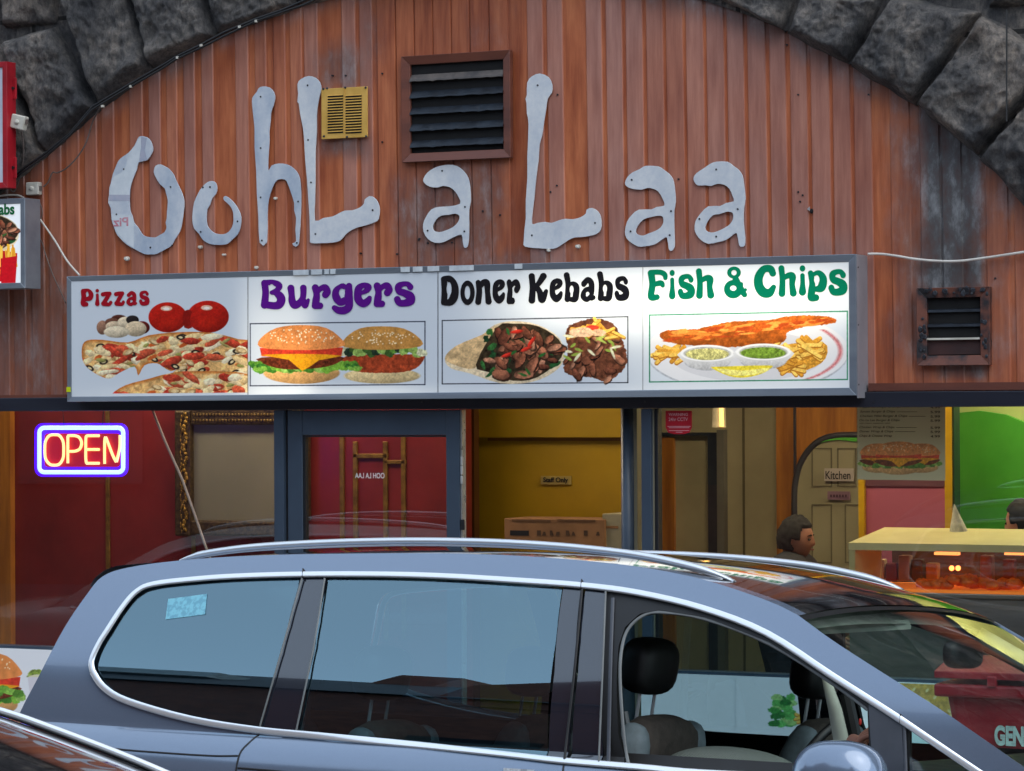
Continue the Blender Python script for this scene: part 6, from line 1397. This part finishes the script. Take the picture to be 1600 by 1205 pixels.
# seats
def superball(c, r, pw, mat, name, par, nu=24, nv=16, rot=0.0):
    mb = MB(); mb.ball((0, 0, 0), r, nu, nv, fn=lambda q: 1/((abs(q.x)**pw+abs(q.y)**pw+abs(q.z)**pw)**(1/pw)))
    Rm = Matrix.Rotation(rot, 3, 'Y'); mb.v = [tuple(CM @ (Vector(c)+Rm @ Vector(v))) for v in mb.v]; return mb.build(name, mat, par, smooth=True)
def seat(c, tag_y):
    t = superball((c[0]-.02, c[1], c[2]-.50), (.075, .24, .36), 4, M['seat'], 'seat_backrest', suv, rot=.28)
    superball((c[0]+.0, c[1]-.19, c[2]-.46), (.07, .055, .30), 3, M['seat2'], 'bolster', t, rot=.28); superball((c[0]+.0, c[1]+.19, c[2]-.46), (.07, .055, .30), 3, M['seat2'], 'bolster', t, rot=.28)
    superball((c[0]+.02, c[1], c[2]), (.062, .125, .088), 3.2, M['black'], 'headrest', t, rot=.12)
    mb = MB(); 
    for s in (-.05, .05): mb.tube([CM @ Vector((c[0]+.02, c[1]+s, c[2]-.05)), CM @ Vector((c[0], c[1]+s, c[2]-.2))], .006, 8)
    mb.build('headrest_rods', M['chrome'], t)
    superball((c[0]+.27, c[1], c[2]-.80), (.27, .25, .08), 4, M['seat'], 'seat_cushion', suv, rot=-.08)
h1 = PL(1006, 1040, .46); seat(h1, 0); seat(Vector((h1.x+.15, CW-.46, h1.z-.02)), 1)
for yy in (.42, 1.4): seat(Vector((h1.x-.95, yy, h1.z-.06)), 1)
MB().box((-.1, 0, 0), (.1, 1, 1)) 
def lbox(name, a, b, mat, bevel=.0):
    mb = MB().box(a, b); mb.v = [tuple(CM @ Vector(v)) for v in mb.v]; return mb.build(name, mat, suv, bevel=bevel)
lbox('cabin_floor', (xt+.25, .08, -1.15), (xa+.2, CW-.08, -1.10), M['black'])
dx0 = PL(1345, 1190, .5); lbox('dashboard', (dx0.x+.05, .12, -.75), (xa+.15, CW-.12, dx0.z+.0), M['black'], .05)
# sun visor, A pillar trims, cabin mirror, belt
v4 = [PL(1268, 972, .55), PL(1420, 968, .95), PL(1424, 978, .95), PL(1280, 986, .55)]
mb = MB(); mb.prism(v4, (0, 0, -.012)); mb.v = [tuple(CM @ Vector(v)) for v in mb.v]; mb.build('sun_visor', M['trimcream'], suv, bevel=.004)
for far in (False, True):
    q = []
    for i, (x, z) in enumerate(Ap): yy = float(ysf(x, z))+.05; q.append(CM @ Vector((x-.04, (CW-yy) if far else yy, z-.05)))
    mb = MB(); mb.tube(q, .032, 10); mb.build('pillar_trim', M['trimcream'], suv, smooth=True)
q = [PL(1290, 1058, .25), PL(1305, 1110, .25), PL(1318, 1175, .25), PL(1326, 1230, .25)]; mb = MB(); mb.tube([CM @ a for a in q], [.012, .02, .024, .026], 10); mb.build('pillar_trim', M['trimcream'], suv, smooth=True)
q = [PL(1322, 1085, .30), PL(1336, 1150, .30), PL(1342, 1230, .30)]; mb = MB(); mb.tube([CM @ a for a in q], .02, 8); mb.build('dark_vent_strip', M['black'], suv)
a = PL(1344, 1128, .28); superball(tuple(a), (.004, .004, .010), 2.5, pm('red_tag', sr(210,50,40), None, 5, .4), 'red_tag', suv)
c = PL(1505, 1022, .92); superball(tuple(c), (.03, .13, .045), 3.5, M['black'], 'cabin_mirror', suv)
q = [PL(977, 1112, .30), PL(984, 1150, .30), PL(999, 1215, .30)]; mb = MB(); mb.tube([CM @ a for a in q], .008, 6); mb.build('seat_belt_edge', M['greyseal'], suv)
sw = PL(1275, 1215, .5); mb = MB(); pts = [CM @ (sw+Vector((math.sin(.5)*.18*math.cos(a), .18*math.sin(a), .17*math.cos(a)))) for a in [k*2*math.pi/28 for k in range(29)]]; mb.tube(pts, .014, 8); mb.build('steering_wheel', M['black'], suv, smooth=True)
# wheels
def wheel(x, far):
    y0 = .10 if not far else CW-.10; s = 1 if not far else -1; mb = MB(); pr = [(.20, 0), (.315, -.0), (.335, .03), (.335, .19), (.30, .215)]; n = 32
    V = [CM @ Vector((x+r*math.cos(2*math.pi*k/n), y0+s*d, -1.08+r*math.sin(2*math.pi*k/n))) for r, d in pr for k in range(n)]
    wv_ = mk('wheel', V, [(j*n+k, j*n+(k+1) % n, (j+1)*n+(k+1) % n, (j+1)*n+k) for j in range(len(pr)-1) for k in range(n)], M['rubber'], suv, smooth=True)
    mb = MB(); c0 = CM @ Vector((x, y0+s*.02, -1.08)); mb.tube([c0, CM @ Vector((x, y0+s*.05, -1.08))], .06, 16)
    for k in range(10): a = k*math.pi/5; mb.tube([c0, CM @ Vector((x+.205*math.cos(a), y0+s*.02, -1.08+.205*math.sin(a)))], .014, 6)
    mb.build('rim', M['rail'], wv_)
for far in (False, True): wheel(xt+.75, far); wheel(xa+.35, far)
# ------------------------------------------------------------------ dark car in the foreground, lower left corner
DO = CAM+ray(120, 1160)*6.4; DY = math.radians(-2)
dX = Vector((math.cos(DY), -math.sin(DY), 0)); dYv = Vector((math.sin(DY), math.cos(DY), 0)); dZ = Vector((0, 0, 1))
DM = Matrix(((dX.x, dYv.x, 0, DO.x), (dX.y, dYv.y, 0, DO.y), (0, 0, 1, DO.z), (0, 0, 0, 1))); DMi = DM.inverted(); lo_d = DMi @ CAM
def PD(px, py, y):
    d = DMi.to_3x3() @ ray(px, py); t = (y-lo_d.y)/d.y; return lo_d+d*t
DW = 1.3                                                  # local: far glass edge at y=+.15, near one at y=-1.15
dfar = [PD(x, y, .15) for x, y in ((-330,1062),(-220,1072),(-110,1090),(0,1119),(70,1143),(150,1173),(232,1206),(330,1250),(420,1294))]
dprof = [(p.x, p.z) for p in dfar]
ys0 = lambda x, z: -1.15+0*x
dk_c = empty('dark_car', DM @ Vector((0, -.5, -1.45)), 'glossy black car with a silver edged sloping screen in the lower left corner', 'car')
M['blackpaint'] = paint('gloss_black_paint', sr(16,15,17), None, 0, .05)
def dloft(path, t0, t1, n, off, name, mat, bul=.05):
    V = []; m_ = len(path)
    for i, (x, z) in enumerate(path):
        a = path[max(i-1, 0)]; b = path[min(i+1, m_-1)]; tx, tz = b[0]-a[0], b[1]-a[1]; l = math.hypot(tx, tz)
        for k in range(n+1):
            t = t0+(t1-t0)*k/n; c = bul*(1-abs(2*t-1)**2.4)+off; V.append(DM @ Vector((x-tz/l*c, -1.15+1.3*t, z+tx/l*c)))
    return mk(name, V, [(i*(n+1)+k, (i+1)*(n+1)+k, (i+1)*(n+1)+k+1, i*(n+1)+k+1) for i in range(m_-1) for k in range(n)], mat, dk_c, smooth=True)
pf = spline(dprof, 4); x0, z0 = dprof[0]; x1, z1 = dprof[-1]
dloft(pf, 0, 1, 36, 0, 'sloping_screen', M['blackpaint'])
rp = [(x0-1.9, z0-.34), (x0-1.6, z0-.12), (x0-1.0, z0+.0), (x0-.4, z0+.02), (x0, z0)]; dloft(spline(rp, 4), 0, 1, 30, 0, 'roof', M['blackpaint'])
bp_ = [(x1, z1), (x1+.3, z1-.04), (x1+.8, z1-.10), (x1+1.15, z1-.25), (x1+1.2, z1-.75)]; dloft(spline(bp_, 4), 0, 1, 30, 0, 'bonnet', M['blackpaint'])
def dtube(pts, y, r, name, mat):
    mb = MB(); mb.tube([DM @ Vector((x, y, z)) for x, z in pts], r, 10); mb.build(name, mat, dk_c, smooth=True)
trim = [(x, z+.008) for x, z in pf]; dtube(trim, .165, .0085, 'silver_screen_trim', M['chrome']); dtube(trim, -1.165, .0085, 'silver_screen_trim', M['chrome'])
dtube([(x, z-.012) for x, z in pf], .172, .010, 'screen_seal', M['rubber'])
for s, yy in ((-1, -1.17), (1, .18)):
    pl = [(x0-1.95, -1.25+.1), (x0-1.95, z0-.6), (x0-1.9, z0-.36)]+spline(rp, 2)[1:]+pf[::2]+spline(bp_, 2)[1:]+[(x1+1.2, -1.2)]
    pl = [(float(a[0]), float(a[1])-.012) for a in pl]; mb = MB(); mb.prism([(x, yy, z) for x, z in pl], (0, s*.02, 0)); lowy = .24
    mb.v = [tuple(DM @ Vector((v[0], v[1]+(s*lowy*max(0, min(1, (z0-.35-v[2])/.25))), v[2]))) for v in mb.v]; mb.build('body_side', M['blackpaint'], dk_c)
for wx_ in (x0-1.3, x1+.5):
    for yy in (-1.36, .18):
        mb = MB(); mb.tube([DM @ Vector((wx_, yy, -1.13)), DM @ Vector((wx_, yy+.2, -1.13))], .31, 28); wv_ = mb.build('wheel', M['rubber'], dk_c)
        mb = MB(); mb.tube([DM @ Vector((wx_, yy-.005, -1.13)), DM @ Vector((wx_, yy+.205, -1.13))], .2, 20); mb.build('rim', M['rail'], wv_)
# ------------------------------------------------------------------ red waste bin on the pavement
bn = empty('waste_bin', P(1600, 1100, -.95), 'red plastic wheeled waste bin lettered GEN behind the car windscreen', 'bin')
YB = -1.0; xl, xr = P(1476, 1090, YB).x, P(1476, 1090, YB).x+1.28; ztb = P(1476, 1080, YB).z; M['binred'] = pm('red_bin_plastic', sr(176,28,40), sr(146,22,34), 5, .45, bump=.001)
mb = MB(); y0, y1 = YB, YB+.72
v = [(xl+.10, y0+.08, .26), (xr-.10, y0+.08, .26), (xr-.10, y1-.05, .26), (xl+.10, y1-.05, .26), (xl, y0, ztb), (xr, y0, ztb), (xr, y1, ztb), (xl, y1, ztb)]
mb.add(v, [(3,2,1,0), (4,5,6,7), (0,1,5,4), (1,2,6,5), (2,3,7,6), (3,0,4,7)]); mb.build('bin_body', M['binred'], bn, bevel=.03)
MB().box((xl-.035, y0-.045, ztb-.02), (xr+.035, y1+.03, ztb+.035)).build('rim', M['binred'], bn, bevel=.012)
mb = MB(); n = 14; v = []
for j in range(n+1):
    for i in range(2):
        t = j/n; v.append((xl-.03 if i == 0 else xr+.03, y0-.05+(y1-y0+.08)*t, ztb+.04+.10*math.sin(math.pi*min(1, .18+t*.8))*.9))
mb.add(v+[(a, b, c-.03) for a, b, c in v], [(2*j, 2*j+1, 2*j+3, 2*j+2) for j in range(n)]+[(2*(n+1)+2*j+2, 2*(n+1)+2*j+3, 2*(n+1)+2*j+1, 2*(n+1)+2*j) for j in range(n)]+[(2*j, 2*j+2, 2*(n+1)+2*j+2, 2*(n+1)+2*j) for j in range(n)]+[(2*j+3, 2*j+1, 2*(n+1)+2*j+1, 2*(n+1)+2*j+3) for j in range(n)]+[(0, 2*(n+1), 2*(n+1)+1, 1), (2*n+1, 2*(n+1)+2*n+1, 2*(n+1)+2*n, 2*n)])
mb.build('lid', M['binred'], bn, bevel=.004)
for k in range(4): MB().box((xl+.2+k*.27, y0-.058, ztb+.03), (xl+.24+k*.27, y0-.03, ztb+.075)).build('lid_rib', M['binred'], bn, bevel=.006)
text_px('lettering', 'GEN', 1554, 1134, 1600, 1166, YB+.012, pm('worn_white_lettering', sr(196,206,200), sr(150,150,148), 40, .7, lo=.4, hi=.8), bn, bold=.05)
for xx in (xl+.2, xr-.2):
    for yy in (y0+.15, y1-.15): MB().tube([(xx-.025, yy, GP+.09), (xx+.025, yy, GP+.09)], .085, 18).build('castor', M['rubber'], bn)
# ------------------------------------------------------------------ people
def gq(q, c, s): d = (q-Vector(c).normalized()).length; return math.exp(-(d/s)**2)
def headmesh(par, M4, skin, hair, hairlen=.0, hood=None):
    """local frame: +x face forward, z up, origin at the head centre"""
    def fn(q):
        r = 1+.19*gq(q, (1, 0, -.10), .13)+.07*gq(q, (1, 0, .08), .12)+.07*gq(q, (.85, 0, -.72), .26)+.03*gq(q, (1, 0, .38), .3)
        for s in (-1, 1): r -= .055*gq(q, (.92, s*.36, .07), .16); r += .02*gq(q, (.8, s*.55, -.15), .2)
        r += .035*gq(q, (1, 0, -.40), .10)-.03*gq(q, (1, 0, -.31), .05)-.03*gq(q, (1, 0, -.47), .05)
        if q.z < -.2: r *= 1-.13*min(1, (-.2-q.z))*(1 if q.x < .3 else .3)
        return r
    mb = MB(); mb.ball((0, 0, 0), (.098, .077, .120), 44, 34, fn=fn); mb.v = [tuple(M4 @ Vector(v)) for v in mb.v]; h = mb.build('head', skin, par, smooth=True)
    for s in (-1, 1):
        mb = MB(); mb.ball((-.005, s*.077, 0), (.02, .010, .032), 12, 10); mb.v = [tuple(M4 @ Vector(v)) for v in mb.v]; mb.build('ear', skin, h, smooth=True)
        mb = MB(); mb.ball((.086, s*.030, .010), (.010, .014, .008), 12, 8); mb.v = [tuple(M4 @ Vector(v)) for v in mb.v]; mb.build('eye', pm_eye, h, smooth=True)
        mb = MB(); mb.tube([(.094, s*.015, .033), (.092, s*.032, .037), (.080, s*.048, .030)], [.003, .004, .002], 6); mb.v = [tuple(M4 @ Vector(v)) for v in mb.v]; mb.build('eyebrow', hair, h, smooth=True)
    mb = MB(); mb.tube([(.098, -.022, -.047), (.107, 0, -.045), (.098, .022, -.047)], [.003, .0055, .003], 8); mb.v = [tuple(M4 @ Vector(v)) for v in mb.v]; mb.build('mouth', pm_lip, h, smooth=True)
    def fh(q):
        cut = (q.x > .48 and q.z < .58) or (q.x > .1 and q.z < -.0) or q.z < -.55-hairlen
        return (.90 if cut else 1.10+.07*mnoise.noise(q*4)+.05*mnoise.noise(Vector((q.x*9, q.y*16, q.z*7))))
    mb = MB(); mb.ball((-.004, 0, .006), (.100, .082, .122), 56, 40, fn=fh); mb.v = [tuple(M4 @ Vector(v)) for v in mb.v]; mb.build('hair', hair, h, smooth=True)
    return h
pm_eye = pm('eye_dark', sr(40,28,24), None, 4, .2); pm_lip = pm('lip', sr(150,86,78), None, 8, .5)
M['hair'] = pm('dark_hair', sr(14,12,13), sr(22,20,20), 60, .8, stretch=(1,1,.2))
M['jacket'] = pm('dark_jacket', sr(34,36,44), sr(26,27,33), 12, .7, bump=.004)
M['trousers'] = pm('dark_trousers', sr(36,38,48), None, 20, .8); M['apron'] = pm('dark_workwear', sr(40,40,44), None, 12, .8)
def skin_graph(name, nodes, edges, mat, par, T=None, root=0, sub=2):
    me = bpy.data.meshes.new(name); T = T or (lambda v: v); me.from_pydata([tuple(T(Vector(n[:3]))) for n in nodes], edges, []); me.update()
    o = bpy.data.objects.new(name, me); COL.objects.link(o); me.materials.append(mat); o.parent = par; o.matrix_parent_inverse = parent_inv(par)
    sk = o.modifiers.new('skin', 'SKIN'); sk.use_smooth_shade = True
    for i, n in enumerate(nodes):
        d = me.skin_vertices[0].data[i]; r = n[3] if len(n) < 5 else None; d.radius = (n[3], n[4] if len(n) > 4 else n[3]); d.use_root = (i == root)
    ss = o.modifiers.new('sub', 'SUBSURF'); ss.levels = sub; ss.render_levels = sub
    return o
def hand(par, T, w_, dirv, palmn, mat, curl=.9, thumb=1):
    d = Vector(dirv).normalized(); n = Vector(palmn).normalized(); s = d.cross(n).normalized()
    w_ = Vector(w_); nodes = [tuple(w_)+(.022, .026), tuple(w_+d*.05)+(.022, .038), tuple(w_+d*.088)+(.013, .036)]; ed = [(0, 1), (1, 2)]
    h = skin_graph('hand', nodes, ed, mat, par, T, 0, 2)
    for k, (off, ln) in enumerate(((.030, .070), (.010, .080), (-.010, .075), (-.029, .060))):
        p = w_+d*.085+s*off; a = 0; q = [tuple(p-d*.02)+(.0088,), tuple(p)+(.0088,)]; cur = p
        for j, f in enumerate((.45, .3, .25)):
            a += curl*(.5+.1*k)*.9; cur = cur+(d*math.cos(a)+n*math.sin(a))*ln*f; q.append(tuple(cur)+(.0082-.0008*j,))
        skin_graph('finger', q, [(i, i+1) for i in range(len(q)-1)], mat, h, T, 0, 2)
    p = w_+d*.03+s*.03*thumb; q = [tuple(p)+(.011,), tuple(p+d*.03+s*.018*thumb+n*.01)+(.0105,), tuple(p+d*.055+s*.022*thumb+n*.028)+(.0092,), tuple(p+d*.072+s*.016*thumb+n*.04)+(.008,)]
    skin_graph('thumb', q, [(0, 1), (1, 2), (2, 3)], mat, h, T, 0, 2); return h
BE = [(0,1),(1,2),(2,3),(3,4),(3,5),(5,6),(6,7),(3,8),(8,9),(9,10),(0,11),(11,12),(12,13),(13,14),(0,15),(15,16),(16,17),(17,18)]
def person(name, label, head_c, face_ang, skin, hair, top, bottom, arms, headtilt=0, T=None):
    """standing figure; +x forward in its own frame, head centre given in world space"""
    hgt = 1.60; R_ = Matrix.Translation(Vector((head_c[0], head_c[1], head_c[2]-hgt+.12))) @ Matrix.Rotation(face_ang, 4, 'Z')
    par = empty(name, R_.translation, label, 'person')
    T = lambda v: R_ @ v
    n = [(0,0,.93,.115,.145), (.0,0,1.08,.10,.135), (.0,0,1.22,.105,.155), (-.01,0,1.34,.075,.12), (.0,0,1.41,.045,.05),
         (0,.17,1.31,.05), arms[0][0]+(.042,), arms[0][1]+(.028,), (0,-.17,1.31,.05), arms[1][0]+(.042,), arms[1][1]+(.028,),
         (0,.09,.86,.085), (.02,.10,.50,.058), (0,.10,.10,.04), (.13,.11,.05,.032), (0,-.09,.86,.085), (.02,-.10,.50,.058), (0,-.10,.10,.04), (.13,-.11,.05,.032)]
    b = skin_graph('body', n, BE, skin, par, T)
    up = [(a[:3]+tuple(r+.03 for r in a[3:])) for a in n[:4]]+[(a[:3]+tuple(r+.034 for r in a[3:])) for a in n[5:11]]
    up[-1] = up[-1][:3]+(.036,); up[6] = up[6][:3]+(.036,); up.append((-.005, 0, 1.43, .080, .088))
    skin_graph('jacket', up, [(0,1),(1,2),(2,3),(3,4),(4,5),(5,6),(3,7),(7,8),(8,9),(3,10)], top, b, T)
    lo = [n[0][:3]+(.125,.155)]+[a[:3]+(a[3]+.012,) for a in (n[11], n[12], n[13], n[15], n[16], n[17])]
    skin_graph('trousers', lo, [(0,1),(1,2),(2,3),(0,4),(4,5),(5,6)], bottom, b, T)
    M4 = R_ @ Matrix.Translation(Vector((.02, 0, 1.475))) @ Matrix.Rotation(headtilt, 4, 'Y') @ Matrix.Scale(.9, 4); headmesh(b, M4, skin, hair)
    for k, s in ((0, 1), (1, -1)):
        e, w2 = Vector(arms[k][0]), Vector(arms[k][1]); hand(b, T, w2, (w2-e).normalized(), (0, -s, -.2), skin, .7, s)
    return par
M['skin2'] = pm('skin_tone_2', sr(168,112,88), sr(156,102,80), 20, .5)
hc = P(1238, 841, 1.35)
person('person', 'dark haired person in a dark jacket seen in profile inside the shop', (hc.x, 1.35, hc.z), math.radians(4), M['skin2'], M['hair'], M['jacket'], M['trousers'], [((.05,.24,1.06),(.25,.18,.98)), ((.05,-.24,1.06),(.25,-.18,.98))], .12)
hc = P(1604, 816, 1.75)
person('person', 'dark haired worker facing left at the right edge behind the counter', (hc.x, 1.75, hc.z), math.radians(172), M['skin'], M['hair'], M['apron'], M['trousers'], [((.08,.22,1.06),(.28,.14,1.0)), ((.08,-.22,1.06),(.28,-.14,1.0))], .15)
# driver leaning forward in the front seat
dp = empty('person', CM @ PL(1060, 1250, .46), 'driver in a ribbed grey jumper leaning forward with one hand beside the mirror', 'person')
knit_m, kt, kb = newmat('ribbed_grey_knit'); wv_n = N(kt, 'ShaderNodeTexWave', Scale=64, Distortion=1.5); wv_n.bands_direction = 'DIAGONAL'; L(kt, coords(kt), wv_n.inputs[0])
L(kt, ramp(kt, wv_n.outputs[0], [(.25, sr(92,100,94)), (.7, sr(162,170,158))]), kb.inputs['Base Color']); kb.inputs['Roughness'].default_value = .9
bpn = N(kt, 'ShaderNodeBump', Strength=.7, Distance=.004); L(kt, wv_n.outputs[0], bpn.inputs['Height']); L(kt, bpn.outputs[0], kb.inputs['Normal'])
cx_, y_ = lambda px, py, y: PL(px, py, y), .46
pel, spi, che, nec, hed = cx_(1050, 1262, .46), cx_(1110, 1232, .46), cx_(1190, 1230, .46), cx_(1245, 1262, .46), cx_(1275, 1285, .46)
she, elb, wri = cx_(1210, 1238, .27), cx_(1275, 1252, .21), cx_(1322, 1190, .17)
sh2, el2, wr2 = cx_(1200, 1275, .62), cx_(1250, 1310, .72), cx_(1320, 1300, .66)
n = [tuple(pel+Vector((0,0,-.05)))+(.10,.13), tuple(spi+Vector((0,0,-.05)))+(.08,.12), tuple(che+Vector((0,0,-.04)))+(.08,.12), tuple(nec)+(.07,.08), tuple(hed)+(.05,.05), tuple(she)+(.06,), tuple(elb)+(.045,), tuple(wri)+(.028,), tuple(sh2)+(.06,), tuple(el2)+(.045,), tuple(wr2)+(.028,),
     tuple(pel+Vector((.12,-.1,-.05)))+(.09,), tuple(pel+Vector((.5,-.12,-.06)))+(.07,), tuple(pel+Vector((.62,-.12,-.42)))+(.045,), tuple(pel+Vector((.75,-.12,-.44)))+(.035,), tuple(pel+Vector((.12,.1,-.05)))+(.09,), tuple(pel+Vector((.5,.12,-.06)))+(.07,), tuple(pel+Vector((.62,.12,-.42)))+(.045,), tuple(pel+Vector((.75,.12,-.44)))+(.035,)]
TC = lambda v: CM @ v
bd_ = skin_graph('body', n, [(0,1),(1,2),(2,3),(3,4),(2,5),(5,6),(6,7),(2,8),(8,9),(9,10),(0,11),(11,12),(12,13),(13,14),(0,15),(15,16),(16,17),(17,18)], M['skin2'], dp, TC)
up = [a[:3]+tuple(r+.016 for r in a[3:]) for a in n[:3]]+[a[:3]+tuple(r+.014 for r in a[3:]) for a in n[5:11]]
jm = superball(tuple(PL(1145, 1228, .42)), (.235, .19, .115), 2.3, knit_m, 'jumper', bd_, 40, 28, .06)
skin_graph('sleeve', [up[3][:3]+(.085,), up[4], up[5]], [(0,1),(1,2)], knit_m, jm, TC); skin_graph('sleeve', [up[6][:3]+(.085,), up[7], up[8]], [(0,1),(1,2)], knit_m, jm, TC)
lo2 = [n[0][:3]+(.145,.175)]+[a[:3]+(a[3]+.012,) for a in (n[11], n[12], n[13], n[15], n[16], n[17])]; skin_graph('trousers', lo2, [(0,1),(1,2),(2,3),(0,4),(4,5),(5,6)], M['trousers'], bd_, TC)
headmesh(bd_, CM @ Matrix.Translation(hed+Vector((.10, 0, -.03))) @ Matrix.Rotation(.5, 4, 'Y'), M['skin2'], M['hair'])
hand(bd_, TC, wri, Vector((.35, 0, .55)), Vector((.6, .3, -.5)), M['skin2'], .8, 1)
hand(bd_, TC, wr2, Vector((.8, 0, .2)), Vector((0, -.2, -.9)), M['skin2'], .9, -1)
# ------------------------------------------------------------------ white car across the road, seen as a reflection in the shop glass
wp = paint('white_paint', sr(210,212,214), None, 0, .3); mp2 = {}
def dup(o, par=None):
    c = o.copy(); 
    if o.type == 'MESH' and o.data.materials and o.data.materials[0] == M['car']:
        if o.data.name not in mp2: mp2[o.data.name] = o.data.copy(); mp2[o.data.name].materials[0] = wp
        c.data = mp2[o.data.name]
    COL.objects.link(c)
    if par is not None: c.parent = par
    for ch in list(o.children): dup(ch, c)
    return c
wc_ = dup(suv); wc_['label'] = 'white people carrier parked across the road'; wc_.location = suv.location+Vector((-4.3, -5.6, 0)); wc_.rotation_euler = (CR, 0, math.pi)
